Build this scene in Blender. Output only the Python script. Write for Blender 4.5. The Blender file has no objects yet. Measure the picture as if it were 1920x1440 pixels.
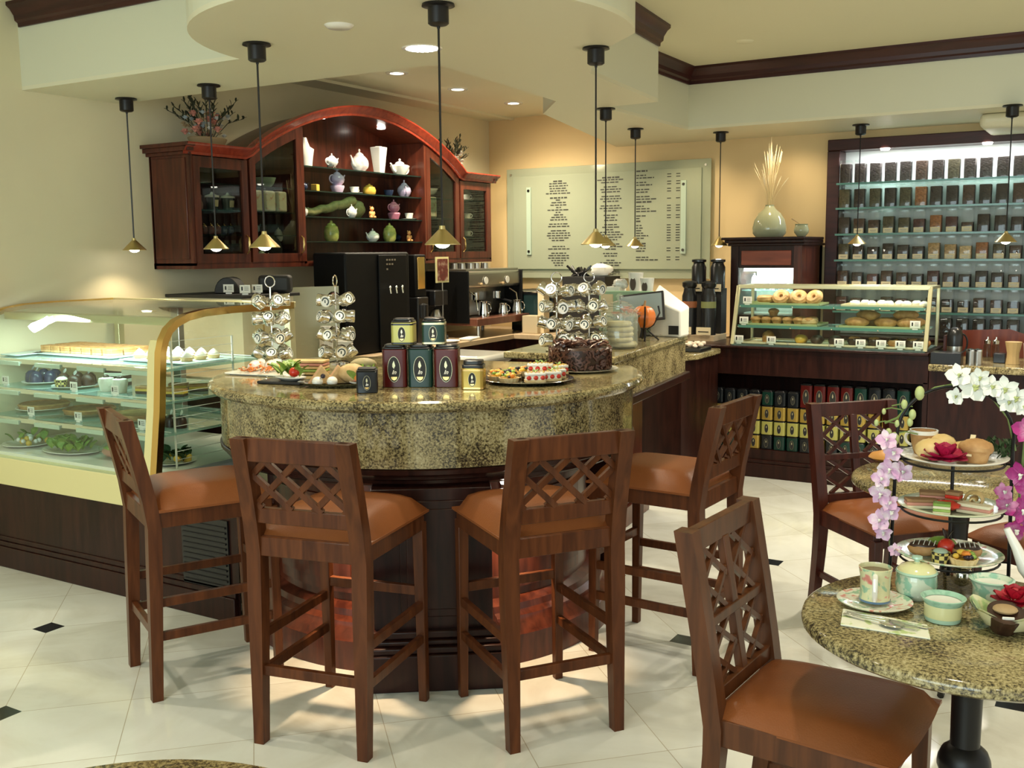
import bpy, math, random
from mathutils import Vector as V, Matrix as Mx
from math import pi, sin, cos, radians as R_
random.seed(7)
SC = bpy.context.scene
COL = SC.collection
# ------------------------------------------------------------------ camera
def _camera():
    PI_, RO, YA = R_(7.4), R_(-.56), R_(31)
    cy, sy = cos(YA), sin(YA)
    fw = V((-sy*cos(PI_), cy*cos(PI_), -sin(PI_)))
    r0 = V((cy, sy, 0)); u0 = r0.cross(fw)
    r = r0*cos(RO)+u0*sin(RO); u = u0*cos(RO)-r0*sin(RO)
    cd = bpy.data.cameras.new('camera'); cd.sensor_width = 36; cd.lens = 36.0
    cd.clip_start = .05; cd.clip_end = 60
    co = bpy.data.objects.new('camera', cd); COL.objects.link(co)
    m = Mx((r, u, -fw)).transposed().to_4x4(); m.translation = V((0, 0, 1.6))
    co.matrix_world = m; SC.camera = co
_camera()
# ------------------------------------------------------------------ world, exposure, area lights
w = bpy.data.worlds.new('world'); SC.world = w; w.use_nodes = True
w.node_tree.nodes['Background'].inputs[0].default_value = (.94, .95, .84, 1)
w.node_tree.nodes['Background'].inputs[1].default_value = .58
SC.view_settings.view_transform = 'Standard'
try: SC.view_settings.look = 'None'
except Exception: pass
SC.view_settings.exposure = 0.76
SC.view_settings.gamma = 1
SC.view_settings.use_curve_mapping = False
SC.cycles.use_denoising = True
SC.cycles.max_bounces = 8; SC.cycles.diffuse_bounces = 4; SC.cycles.glossy_bounces = 4
SC.cycles.transmission_bounces = 6; SC.cycles.transparent_max_bounces = 24
SC.cycles.sample_clamp_indirect = 4; SC.cycles.caustics_reflective = False; SC.cycles.caustics_refractive = False
def light(kind, name, loc, energy, color=(1, .85, .6), size=.1, to=None, spot=None, blend=.5, sy=None):
    l = bpy.data.lights.new(name, kind); l.energy = energy; l.color = color
    if kind == 'AREA':
        l.size = size
        if sy: l.shape = 'RECTANGLE'; l.size_y = sy
    else: l.shadow_soft_size = size
    if kind == 'SPOT': l.spot_size = R_(spot or 90); l.spot_blend = blend
    o = bpy.data.objects.new(name, l); COL.objects.link(o); o.location = loc
    if to is not None: o.rotation_euler = (V(to)-V(loc)).to_track_quat('-Z', 'Y').to_euler()
    return o
# daylight through the shop front behind the photographer
light('AREA', 'daylight', (-1.2, -3.4, 1.9), 95, (.74, .96, 1), 4.5, (-2.9, 3, .9), sy=2.4)
# unseen spots added at the high ceiling to brighten room and far floor
for x, y, e in ((-.4, 2.2, 30), (-2.5, 1.2, 30), (.5, 5.0, 55), (-.9, 5.6, 75), (-1.6, 6.3, 60), (-4.3, 1.9, 34), (.8, .2, 20), (1.4, 3.2, 45)):
    light('SPOT', 'added_ceiling_fill', (x, y, 2.88), e*1.5, (1, .90, .72), .06, (x, y, 0), 105, .7)

# ------------------------------------------------------------------ materials
def _nt(name):
    m = bpy.data.materials.new(name); m.use_nodes = True
    nt = m.node_tree; b = nt.nodes['Principled BSDF']
    return m, nt, b
def pm(name, col, rough=.5, metal=0, spec=None, coat=0, em=None, es=0, bump=0, bscale=40, var=0, vscale=8, sss=0):
    m, nt, b = _nt(name)
    b.inputs['Base Color'].default_value = (*col, 1)
    b.inputs['Roughness'].default_value = rough; b.inputs['Metallic'].default_value = metal
    if spec is not None: b.inputs['Specular IOR Level'].default_value = spec
    if coat: b.inputs['Coat Weight'].default_value = coat; b.inputs['Coat Roughness'].default_value = .06
    if em: b.inputs['Emission Color'].default_value = (*em, 1); b.inputs['Emission Strength'].default_value = es
    L = nt.links.new
    tc = nt.nodes.new('ShaderNodeTexCoord')
    if var:
        n = nt.nodes.new('ShaderNodeTexNoise'); n.inputs['Scale'].default_value = vscale; n.inputs['Detail'].default_value = 4
        L(tc.outputs['Object'], n.inputs['Vector'])
        r = nt.nodes.new('ShaderNodeValToRGB')
        r.color_ramp.elements[0].position = .3; r.color_ramp.elements[1].position = .7
        r.color_ramp.elements[0].color = (*[c*(1-var) for c in col], 1); r.color_ramp.elements[1].color = (*[min(1, c*(1+var)) for c in col], 1)
        L(n.outputs['Fac'], r.inputs[0]); L(r.outputs[0], b.inputs['Base Color'])
    if bump:
        n = nt.nodes.new('ShaderNodeTexNoise'); n.inputs['Scale'].default_value = bscale; n.inputs['Detail'].default_value = 3
        bp = nt.nodes.new('ShaderNodeBump'); bp.inputs['Strength'].default_value = bump; bp.inputs['Distance'].default_value = .01
        L(tc.outputs['Object'], n.inputs['Vector']); L(n.outputs['Fac'], bp.inputs['Height']); L(bp.outputs[0], b.inputs['Normal'])
    return m
def speck(name, cols, scale, rough=.5, coat=0, detail=3, tex='voronoi', bump=0, world=False):
    """several colours spread by cell noise"""
    m, nt, b = _nt(name); L = nt.links.new
    tc = nt.nodes.new('ShaderNodeTexCoord')
    if tex == 'voronoi':
        n = nt.nodes.new('ShaderNodeTexVoronoi'); n.inputs['Scale'].default_value = scale
        L(tc.outputs['Object'], n.inputs['Vector']); sep = nt.nodes.new('ShaderNodeSeparateColor')
        L(n.outputs['Color'], sep.inputs[0]); out = sep.outputs[0]; h = n.outputs['Distance']
    else:
        n = nt.nodes.new('ShaderNodeTexNoise'); n.inputs['Scale'].default_value = scale; n.inputs['Detail'].default_value = detail
        L(tc.outputs['Object'], n.inputs['Vector']); out = n.outputs['Fac']; h = out
    r = nt.nodes.new('ShaderNodeValToRGB'); r.color_ramp.interpolation = 'CONSTANT' if tex == 'voronoi' else 'LINEAR'
    e = r.color_ramp.elements
    while len(e) < len(cols): e.new(.5)
    for i, (p, c) in enumerate(cols): e[i].position = p; e[i].color = (*c, 1)
    L(out, r.inputs[0]); L(r.outputs[0], b.inputs['Base Color'])
    b.inputs['Roughness'].default_value = rough
    if coat: b.inputs['Coat Weight'].default_value = coat; b.inputs['Coat Roughness'].default_value = .05
    if bump:
        bp = nt.nodes.new('ShaderNodeBump'); bp.inputs['Strength'].default_value = bump; bp.inputs['Distance'].default_value = .01
        L(h, bp.inputs['Height']); L(bp.outputs[0], b.inputs['Normal'])
    return m
def wood(name, c0, c1, rough=.28, scale=3, coat=.3, axis=(9, 9, 1), spec=.3):
    m, nt, b = _nt(name); L = nt.links.new
    tc = nt.nodes.new('ShaderNodeTexCoord'); mp = nt.nodes.new('ShaderNodeMapping'); mp.inputs['Scale'].default_value = axis
    n = nt.nodes.new('ShaderNodeTexNoise'); n.inputs['Scale'].default_value = scale; n.inputs['Detail'].default_value = 8; n.inputs['Distortion'].default_value = .6
    r = nt.nodes.new('ShaderNodeValToRGB'); r.color_ramp.elements[0].position = .3; r.color_ramp.elements[1].position = .72
    r.color_ramp.elements[0].color = (*c0, 1); r.color_ramp.elements[1].color = (*c1, 1)
    L(tc.outputs['Object'], mp.inputs[0]); L(mp.outputs[0], n.inputs['Vector']); L(n.outputs['Fac'], r.inputs[0]); L(r.outputs[0], b.inputs['Base Color'])
    b.inputs['Roughness'].default_value = rough; b.inputs['Coat Weight'].default_value = coat; b.inputs['Coat Roughness'].default_value = .15; b.inputs['Specular IOR Level'].default_value = spec
    return m
def glass(name, tint=(1, 1, 1), rough=.0, ior=1.45, gl=(1, 1, 1), alpha=None):
    """thin sheet glass: see-through with a Fresnel reflection"""
    m = bpy.data.materials.new(name); m.use_nodes = True; nt = m.node_tree; L = nt.links.new
    nt.nodes.remove(nt.nodes['Principled BSDF']); out = nt.nodes['Material Output']
    t = nt.nodes.new('ShaderNodeBsdfTransparent'); t.inputs[0].default_value = (*tint, 1)
    g = nt.nodes.new('ShaderNodeBsdfGlossy'); g.inputs['Color'].default_value = (*gl, 1); g.inputs['Roughness'].default_value = rough
    # Schlick reflectance, the same from both sides of the sheet
    ge = nt.nodes.new('ShaderNodeNewGeometry'); dt = nt.nodes.new('ShaderNodeVectorMath'); dt.operation = 'DOT_PRODUCT'
    L(ge.outputs['Normal'], dt.inputs[0]); L(ge.outputs['Incoming'], dt.inputs[1])
    def mt(op, x, y):
        n = nt.nodes.new('ShaderNodeMath'); n.operation = op
        for i, q in enumerate((x, y)):
            if q is None: continue
            if isinstance(q, (int, float)): n.inputs[i].default_value = q
            else: L(q, n.inputs[i])
        return n
    r0 = ((ior-1)/(ior+1))**2
    f = mt('ADD', r0, mt('MULTIPLY', 1-r0, mt('POWER', mt('SUBTRACT', 1, mt('ABSOLUTE', dt.outputs['Value'], None).outputs[0]).outputs[0], 5.0).outputs[0]).outputs[0])
    mx = nt.nodes.new('ShaderNodeMixShader'); L(f.outputs[0], mx.inputs[0]); L(t.outputs[0], mx.inputs[1]); L(g.outputs[0], mx.inputs[2])
    last = mx.outputs[0]
    if alpha is not None:
        d = nt.nodes.new('ShaderNodeBsdfDiffuse'); d.inputs[0].default_value = (*alpha[0], 1)
        m2 = nt.nodes.new('ShaderNodeMixShader'); m2.inputs[0].default_value = alpha[1]
        L(last, m2.inputs[1]); L(d.outputs[0], m2.inputs[2]); last = m2.outputs[0]
    L(last, out.inputs[0]); return m
def granite(name):
    m, nt, b = _nt(name); L = nt.links.new
    tc = nt.nodes.new('ShaderNodeTexCoord')
    n1 = nt.nodes.new('ShaderNodeTexNoise'); n1.inputs['Scale'].default_value = 120; n1.inputs['Detail'].default_value = 6; n1.inputs['Roughness'].default_value = .72
    n2 = nt.nodes.new('ShaderNodeTexNoise'); n2.inputs['Scale'].default_value = 9; n2.inputs['Detail'].default_value = 5
    ad = nt.nodes.new('ShaderNodeMath'); ad.operation = 'MULTIPLY_ADD'; ad.inputs[1].default_value = .35
    L(tc.outputs['Object'], n1.inputs['Vector']); L(tc.outputs['Object'], n2.inputs['Vector'])
    L(n2.outputs['Fac'], ad.inputs[0]); L(n1.outputs['Fac'], ad.inputs[2])
    r = nt.nodes.new('ShaderNodeValToRGB'); e = r.color_ramp.elements
    cols = [(.52, (.014, .012, .009)), (.59, (.06, .048, .026)), (.64, (.17, .132, .060)), (.70, (.30, .245, .115)), (.78, (.42, .35, .18)), (.88, (.52, .46, .28))]
    while len(e) < len(cols): e.new(.5)
    for i, (p, c) in enumerate(cols): e[i].position = p; e[i].color = (*c, 1)
    L(ad.outputs[0], r.inputs[0]); L(r.outputs[0], b.inputs['Base Color'])
    b.inputs['Roughness'].default_value = .09; b.inputs['Specular IOR Level'].default_value = .6
    return m
def floor_mat():
    m, nt, b = _nt('marble_floor'); L = nt.links.new; N = nt.nodes.new
    def math_(op, a, bb=None, c=None):
        n = N('ShaderNodeMath'); n.operation = op
        for i, x in enumerate((a, bb, c)):
            if x is None: continue
            if isinstance(x, (int, float)): n.inputs[i].default_value = x
            else: L(x, n.inputs[i])
        return n.outputs[0]
    tc = N('ShaderNodeTexCoord'); sp = N('ShaderNodeSeparateXYZ'); L(tc.outputs['Object'], sp.inputs[0])
    X, Y = sp.outputs[0], sp.outputs[1]
    s = math_('DIVIDE', math_('ADD', math_('ADD', X, Y), 1.31), .61)
    d = math_('DIVIDE', math_('ADD', math_('SUBTRACT', X, Y), 5.33), .61)
    def linedist(v): return math_('ABSOLUTE', math_('SUBTRACT', v, math_('ROUND', v)))
    gl = math_('LESS_THAN', math_('MINIMUM', linedist(s), linedist(d)), .0035)
    # small dark insets: axis-parallel squares where every second pair of joints meets
    s2, d2 = math_('DIVIDE', s, 2), math_('DIVIDE', d, 2)
    es = math_('MULTIPLY', math_('SUBTRACT', s2, math_('ROUND', s2)), 1.22)
    ed = math_('MULTIPLY', math_('SUBTRACT', d2, math_('ROUND', d2)), 1.22)
    dx = math_('ABSOLUTE', math_('MULTIPLY', math_('ADD', es, ed), .5)); dy = math_('ABSOLUTE', math_('MULTIPLY', math_('SUBTRACT', es, ed), .5))
    ri = math_('ROUND', s2)       # the dark insets only mark some of the rows
    row = math_('ADD', math_('LESS_THAN', math_('ABSOLUTE', ri), .5), math_('LESS_THAN', math_('ABSOLUTE', math_('SUBTRACT', ri, 3.5)), .6))
    dot = math_('MULTIPLY', math_('LESS_THAN', math_('MAXIMUM', dx, dy), .047), math_('MINIMUM', row, 1))
    n = N('ShaderNodeTexNoise'); n.inputs['Scale'].default_value = 2.2; n.inputs['Detail'].default_value = 9; n.inputs['Roughness'].default_value = .6; n.inputs['Distortion'].default_value = 1.2
    L(tc.outputs['Object'], n.inputs['Vector'])
    cell = N('ShaderNodeTexWhiteNoise'); cell.noise_dimensions = '2D'; cb = N('ShaderNodeCombineXYZ')
    L(math_('FLOOR', s), cb.inputs[0]); L(math_('FLOOR', d), cb.inputs[1]); L(cb.outputs[0], cell.inputs['Vector'])
    f = math_('ADD', n.outputs['Fac'], math_('MULTIPLY', math_('SUBTRACT', cell.outputs['Value'], .5), .16))
    r = N('ShaderNodeValToRGB'); e = r.color_ramp.elements
    for i in range(2): e.new(.5)
    for i, (p, c) in enumerate([(.25, (.52, .51, .44)), (.45, (.62, .62, .55)), (.6, (.67, .68, .62)), (.8, (.72, .73, .68))]): e[i].position = p; e[i].color = (*c, 1)
    L(f, r.inputs[0])
    m1 = N('ShaderNodeMix'); m1.data_type = 'RGBA'; m1.inputs[7].default_value = (.42, .38, .29, 1)
    L(gl, m1.inputs[0]); L(r.outputs[0], m1.inputs[6])
    m2 = N('ShaderNodeMix'); m2.data_type = 'RGBA'; m2.inputs[7].default_value = (.016, .018, .02, 1)
    L(dot, m2.inputs[0]); L(m1.outputs[2], m2.inputs[6]); L(m2.outputs[2], b.inputs['Base Color'])
    b.inputs['Roughness'].default_value = .10; b.inputs['Specular IOR Level'].default_value = .55
    return m
MT = {}
MT['floor'] = floor_mat()
MT['granite'] = granite('speckled_granite')
MT['dark_wood'] = wood('dark_cherry_wood', (.012, .0040, .0032), (.036, .011, .0075), .30, coat=.04, spec=.22)
MT['cab_wood'] = wood('cabinet_cherry_wood', (.038, .009, .0055), (.115, .027, .013), .28, coat=.15)
MT['crown'] = wood('red_crown_wood', (.20, .022, .012), (.32, .045, .02), .22)
MT['trim'] = wood('dark_trim_wood', (.028, .007, .006), (.055, .013, .010), .4, axis=(1, 1, 9), coat=.1)
MT['stool'] = wood('stool_wood', (.052, .0150, .0055), (.118, .036, .0115), .34, scale=4, coat=.03, spec=.2)
MT['chair'] = wood('chair_wood', (.060, .020, .0075), (.125, .041, .014), .34, scale=4, coat=.03)
MT['chair_red'] = wood('chair_red_wood', (.036, .008, .0055), (.080, .018, .010), .28, scale=4, coat=.1)
MT['leather'] = pm('brown_leather', (.205, .064, .019), .36, spec=.25, bump=.12, bscale=220, var=.12, vscale=5)
MT['wall'] = pm('warm_painted_wall', (.72, .54, .28), .65, var=.03, vscale=1.2)
MT['wall_side'] = pm('cream_painted_wall', (.72, .64, .43), .6, var=.04, vscale=1.5)
MT['soffit'] = pm('cream_ceiling_paint', (.72, .68, .50), .45)
MT['fascia'] = pm('cream_fascia_paint', (.66, .65, .50), .4)
MT['ceiling'] = pm('ceiling_paint', (.72, .68, .47), .6)
MT['white'] = pm('white_china', (.82, .80, .74), .18, coat=.3)
MT['paper'] = pm('white_paper', (.80, .78, .70), .7)
MT['aqua_tray'] = pm('aqua_white_tray', (.50, .66, .66), .2)
MT['cream'] = pm('cream_card', (.74, .62, .40), .6)
MT['black'] = pm('black_plastic', (.010, .010, .011), .28)
MT['deep_black'] = pm('deep_black', (.003, .003, .003), .5, spec=.2)
MT['jar_glass'] = glass('ribbed_jar_glass', (.97, 1, .98), ior=1.8, alpha=((.8, .85, .8), .10))
MT['matt_black'] = pm('matt_black', (.012, .011, .010), .6)
MT['iron'] = pm('black_iron', (.008, .007, .007), .38, metal=.4)
MT['bronze'] = pm('dark_bronze', (.012, .010, .010), .35, metal=.3)
MT['brass'] = pm('brass', (.70, .48, .18), .18, metal=1)
MT['shade'] = pm('brass_shade', (.62, .50, .24), .33, metal=1)
MT['pale_gold'] = pm('pale_gold_metal', (.62, .58, .36), .3, metal=.7)
MT['sill'] = pm('cream_yellow_sill', (.66, .60, .30), .35)
MT['chrome'] = pm('chrome', (.80, .79, .75), .12, metal=1)
MT['steel'] = pm('brushed_steel', (.48, .46, .42), .3, metal=1)
MT['dark_steel'] = pm('dark_steel', (.16, .15, .13), .28, metal=1)
MT['glass'] = glass('clear_glass', ior=1.52)
MT['case_glass'] = glass('case_glass', (.93, .97, .95), ior=1.42)
MT['green_glass'] = glass('green_edge_glass', (.80, .92, .88), ior=1.5, alpha=((.34, .52, .48), .22))
MT['dark_glass'] = glass('door_glass', (.72, .74, .68), ior=1.45)
MT['frost'] = glass('frosted_board', (.80, .88, .80), rough=.12, ior=1.35, alpha=((.47, .50, .37), .62))
MT['shelf_glass'] = glass('shelf_glass', (.45, .58, .52), ior=1.5, alpha=((.03, .06, .05), .3))
MT['counter'] = wood('laminate_counter', (.46, .33, .20), (.56, .42, .27), .35, axis=(6, 1, 1), coat=0)
MT['bulb'] = pm('lit_bulb', (1, 1, 1), .4, em=(1, .93, .80), es=14)
MT['lamp_disc'] = pm('lit_lamp', (1, 1, 1), .4, em=(1, .94, .82), es=9)
MT['tube'] = pm('lit_tube', (1, 1, 1), .4, em=(.88, 1, .98), es=5)
def c(name, col, rough=.45, **k):
    if name not in MT: MT[name] = pm(name, col, rough, **k)
    return MT[name]
# ------------------------------------------------------------------ mesh helpers
class MB:
    def __init__(s): s.v = []; s.f = []; s.m = []; s.T = Mx.Identity(4)
    def add(s, vs, fs, mi=0):
        k = len(s.v); s.v += [tuple(s.T @ V(p)) for p in vs]
        s.f += [tuple(k+i for i in f) for f in fs]; s.m += [mi]*len(fs); return s
    def box(s, x0, x1, y0, y1, z0, z1, mi=0):
        vs = [(x, y, z) for z in (z0, z1) for y in (y0, y1) for x in (x0, x1)]
        return s.add(vs, [(0, 2, 3, 1), (4, 5, 7, 6), (0, 1, 5, 4), (2, 6, 7, 3), (0, 4, 6, 2), (1, 3, 7, 5)], mi)
    def cb(s, c_, d, rz=0, mi=0):
        o = s.T; s.T = o @ Mx.Translation(c_) @ Mx.Rotation(rz, 4, 'Z'); a, b, e = [q/2 for q in d]
        s.box(-a, a, -b, b, -e, e, mi); s.T = o; return s
    def bar(s, p, q, w, h, up=(0, 0, 1), w2=None, h2=None, mi=0):
        p, q = V(p), V(q); d = (q-p).normalized(); u = V(up)
        if abs(d.dot(u)) > .98: u = V((0, 1, 0))
        x = d.cross(u).normalized(); y = x.cross(d).normalized(); w2 = w if w2 is None else w2; h2 = h if h2 is None else h2
        vs = []
        for c_, a, b in ((p, w/2, h/2), (q, w2/2, h2/2)):
            vs += [c_-x*a-y*b, c_+x*a-y*b, c_+x*a+y*b, c_-x*a+y*b]
        return s.add(vs, [(3, 2, 1, 0), (4, 5, 6, 7), (0, 1, 5, 4), (1, 2, 6, 5), (2, 3, 7, 6), (3, 0, 4, 7)], mi)
    def tube(s, pts, r, n=8, closed=False, mi=0, flat=1):
        pts = [V(p) for p in pts]; N = len(pts); rs = r if isinstance(r, (list, tuple)) else [r]*N
        vs = []; u = None
        for i, p in enumerate(pts):
            a = pts[(i-1) % N] if (closed or i > 0) else p; b = pts[(i+1) % N] if (closed or i < N-1) else p
            t = (b-a); t = t.normalized() if t.length > 1e-9 else V((0, 0, 1))
            if u is None: u = t.orthogonal().normalized()
            u = (u-t*u.dot(t)); u = u.normalized() if u.length > 1e-6 else t.orthogonal().normalized()
            v = t.cross(u)
            for k in range(n):
                an = 2*pi*k/n; vs.append(p+u*cos(an)*rs[i]+v*sin(an)*rs[i]*flat)
        fs = []
        for i in range(N if closed else N-1):
            j = (i+1) % N
            for k in range(n): fs.append((i*n+k, i*n+(k+1) % n, j*n+(k+1) % n, j*n+k))
        if not closed: fs += [tuple(range(n-1, -1, -1)), tuple((N-1)*n+k for k in range(n))]
        return s.add(vs, fs, mi)
    def lathe(s, prof, c_=(0, 0, 0), n=24, mi=0, a0=0, a1=2*pi, sx=1, sy=1):
        full = abs(a1-a0-2*pi) < 1e-6; m = n if full else n+1; vs = []; fs = []
        for r, z in prof:
            for k in range(m):
                a = a0+(a1-a0)*k/n; vs.append((c_[0]+r*cos(a)*sx, c_[1]+r*sin(a)*sy, c_[2]+z))
        for i in range(len(prof)-1):
            for k in range(n):
                k2 = (k+1) % m; a, b, d, e = i*m+k, i*m+k2, (i+1)*m+k2, (i+1)*m+k
                if prof[i][0] < 1e-6: fs.append((a, d, e))
                elif prof[i+1][0] < 1e-6: fs.append((a, b, d))
                else: fs.append((a, b, d, e))
        return s.add(vs, fs, mi)
    def prism(s, poly, z0, z1, mi=0):
        n = len(poly); vs = [(x, y, z0) for x, y in poly]+[(x, y, z1) for x, y in poly]
        fs = [tuple(range(n-1, -1, -1)), tuple(range(n, 2*n))]+[(i, (i+1) % n, n+(i+1) % n, n+i) for i in range(n)]
        return s.add(vs, fs, mi)
    def ball(s, c_, rx, ry=None, rz=None, n=12, m=8, jit=0, mi=0, rnd=random):
        ry = ry or rx; rz = rz or rx; vs = [(c_[0], c_[1], c_[2]-rz)]
        for j in range(1, m):
            ph = -pi/2+pi*j/m
            for k in range(n):
                a = 2*pi*k/n; q = 1+(rnd.uniform(-jit, jit) if jit else 0)
                vs.append((c_[0]+rx*cos(ph)*cos(a)*q, c_[1]+ry*cos(ph)*sin(a)*q, c_[2]+rz*sin(ph)*q))
        vs.append((c_[0], c_[1], c_[2]+rz)); fs = [(0, 1+(k+1) % n, 1+k) for k in range(n)]
        for j in range(m-2):
            for k in range(n):
                a = 1+j*n+k; b = 1+j*n+(k+1) % n; fs.append((a, b, b+n, a+n))
        t = 1+(m-2)*n; fs += [(t+k, t+(k+1) % n, len(vs)-1) for k in range(n)]
        return s.add(vs, fs, mi)
    def grid(s, rows, mi=0, two=False):
        n = len(rows[0]); vs = [p for r in rows for p in r]
        fs = [(i*n+k, i*n+k+1, (i+1)*n+k+1, (i+1)*n+k) for i in range(len(rows)-1) for k in range(n-1)]
        return s.add(vs, fs, mi)
    def leaf(s, p, d, up, L, w, curl=.2, mi=0, th=.0012):
        """pointed petal/leaf with a little thickness"""
        p, d, up = V(p), V(d).normalized(), V(up); x = d.cross(up)
        x = x.normalized() if x.length > 1e-5 else d.orthogonal().normalized(); n = x.cross(d).normalized()
        prof = ((0, .12), (.25, .7), (.5, 1), (.75, .8), (1, .06)); top = []; bot = []
        for t, ww in prof:
            c_ = p+d*L*t+n*(curl*L*sin(t*pi*.6)); a = w*ww/2
            top.append([c_-x*a, c_+n*w*.10*-1, c_+x*a]); bot.append([q-n*th for q in (c_-x*a, c_-n*w*.1, c_+x*a)])
        s.grid(top, mi); s.grid([r[::-1] for r in bot], mi)
        return s
    def obj(s, name, mats, parent=None, loc=None, rz=None, smooth=40, bevel=0, seg=2, sub=0, solid=0):
        me = bpy.data.meshes.new(name); me.from_pydata(s.v, [], s.f)
        if not isinstance(mats, (list, tuple)): mats = [mats]
        for m in mats: me.materials.append(MT[m] if isinstance(m, str) else m)
        me.polygons.foreach_set('material_index', s.m)
        if smooth:
            me.polygons.foreach_set('use_smooth', [True]*len(s.f)); me.set_sharp_from_angle(angle=R_(smooth))
        me.update(); o = bpy.data.objects.new(name, me); COL.objects.link(o)
        if parent: o.parent = parent
        if loc is not None: o.location = loc
        if rz is not None: o.rotation_euler = (0, 0, rz)
        if solid: md = o.modifiers.new('thick', 'SOLIDIFY'); md.thickness = solid; md.offset = 0
        if bevel:
            md = o.modifiers.new('bevel', 'BEVEL'); md.width = bevel; md.segments = seg; md.limit_method = 'ANGLE'; md.angle_limit = R_(35)
        if sub: md = o.modifiers.new('sub', 'SUBSURF'); md.levels = sub; md.render_levels = sub
        return o
def tag(o, label, cat, group=None, kind=None):
    if label: o['label'] = label
    if cat: o['category'] = cat
    if group: o['group'] = group
    if kind: o['kind'] = kind
    return o
def thing(name, label, cat, loc=(0, 0, 0), rz=0, group=None):
    o = bpy.data.objects.new(name, None); COL.objects.link(o); o.empty_display_size = .05
    o.location = loc; o.rotation_euler = (0, 0, rz); return tag(o, label, cat, group)
def struct(mb, name, mat, **k): return tag(mb.obj(name, mat, **k), None, None, kind='structure')
def dup(src, loc, rz=None, label=None, group=None, scale=None):
    r = src.copy(); COL.objects.link(r); r.location = loc
    if rz is not None: r.rotation_euler = (0, 0, rz)
    if scale: r.scale = (scale,)*3 if not hasattr(scale, '__len__') else scale
    if label: r['label'] = label
    if group: r['group'] = group
    for ch in src.children:
        q = ch.copy(); COL.objects.link(q); q.parent = r
        for g in ch.children:
            d = g.copy(); COL.objects.link(d); d.parent = q
    return r
def arc(c_, r, a0, a1, n): return [(c_[0]+r*cos(a0+(a1-a0)*i/n), c_[1]+r*sin(a0+(a1-a0)*i/n)) for i in range(n+1)]
def rrect(w_, d, r, n=4):
    p = []
    for cx, cy, a in ((w_/2-r, d/2-r, 0), (-w_/2+r, d/2-r, pi/2), (-w_/2+r, -d/2+r, pi), (w_/2-r, -d/2+r, 1.5*pi)):
        p += [(cx+r*cos(a+pi/2*i/n), cy+r*sin(a+pi/2*i/n)) for i in range(n+1)]
    return p
def text_mesh(txt, size, depth, name, mat, parent, M, shear=0, bold=0):
    cu = bpy.data.curves.new('t', 'FONT'); cu.body = txt; cu.size = size; cu.extrude = depth; cu.shear = shear; cu.offset = bold
    cu.align_x = 'CENTER'; cu.align_y = 'CENTER'; cu.resolution_u = 3
    t = bpy.data.objects.new('t', cu); me = bpy.data.meshes.new_from_object(t); bpy.data.objects.remove(t); bpy.data.curves.remove(cu)
    me.materials.clear(); me.materials.append(MT[mat]); me.transform(M)
    o = bpy.data.objects.new(name, me); COL.objects.link(o); o.parent = parent; return o
FACE = Mx.Rotation(pi/2, 4, 'X')      # lays XY artwork onto a face that looks to -Y
# ------------------------------------------------------------------ room shell
ZS, ZH, ZK = 2.48, 2.92, 2.80     # soffit, high ceiling, kitchen ceiling
XW, YW = -5.15, 8.2
struct(MB().box(-5.4, 3.2, -1.5, 8.4, -.05, 0), 'floor', 'floor')
struct(MB().box(XW-.12, XW, -1.5, 8.4, 0, 2.95), 'wall_left', 'wall_side')
wb = MB().box(XW, -2.03, YW, YW+.12, 0, 2.95).box(-.50, 3.2, YW, YW+.12, 0, 2.95).box(-2.03, -.5, YW, YW+.12, 0, .93).box(-2.03, -.5, YW, YW+.12, 2.36, 2.95)
struct(wb, 'wall_back', 'wall')
struct(MB().box(-5.4, 3.2, -1.5, 8.4, ZH, ZH+.06), 'ceiling', 'ceiling')
CR, RR = (-2.625, 3.61), .915
# outline of the lowered soffit: straight run, half round over the bar, stepped return, straight run to the right
ya = 3.50
a_in = math.atan2(ya-CR[1], -math.sqrt(RR**2-(ya-CR[1])**2)); a_in = a_in+2*pi if a_in < 0 else a_in
rot = [(CR[0]+RR*cos(a), CR[1]+RR*sin(a)) for a in [a_in+(2*pi+.42-a_in)*i/40 for i in range(41)]]
out = [(XW, ya)]+rot+[(-2.12, 4.3), (-2.38, 4.75), (-2.49, 5.88), (-2.87, 5.90), (-2.87, 7.35), (3.2, 7.35)]
low = out+[(3.2, YW), (-3.85, YW), (-3.32, 5.95), (-2.98, 5.5), (-2.87, 4.12), (XW, 4.12)]
struct(MB().prism(low, ZS, ZS+.02), 'ceiling_soffit', 'soffit')
fa = MB()
for (x0, y0), (x1, y1) in zip(out, out[1:]):
    fa.add([(x0, y0, ZS+.02), (x1, y1, ZS+.02), (x1, y1, ZH), (x0, y0, ZH)], [(0, 1, 2, 3)])
fo = struct(fa, 'trim_1', 'fascia', smooth=30)
fa = MB()
inn = [(XW, 4.12), (-2.87, 4.12), (-2.98, 5.5), (-3.32, 5.95), (-3.85, YW)]
for (x0, y0), (x1, y1) in zip(inn, inn[1:]):
    fa.add([(x0, y0, ZS+.02), (x1, y1, ZS+.02), (x1, y1, ZK+.02), (x0, y0, ZK+.02)], [(0, 1, 2, 3)])
struct(fa, 'trim_2', 'fascia', smooth=30)
struct(MB().prism([(XW, 4.12), (-2.87, 4.12), (-2.98, 5.5), (-3.32, 5.95), (-3.85, YW), (XW, YW)], ZK, ZK+.02), 'ceiling_kitchen', 'soffit')
struct(MB().box(XW, XW+.22, 4.13, YW, ZK-.012, ZK).box(XW+.24, XW+.27, 4.13, YW, ZK-.02, ZK), 'trim_3', 'soffit')
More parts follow.
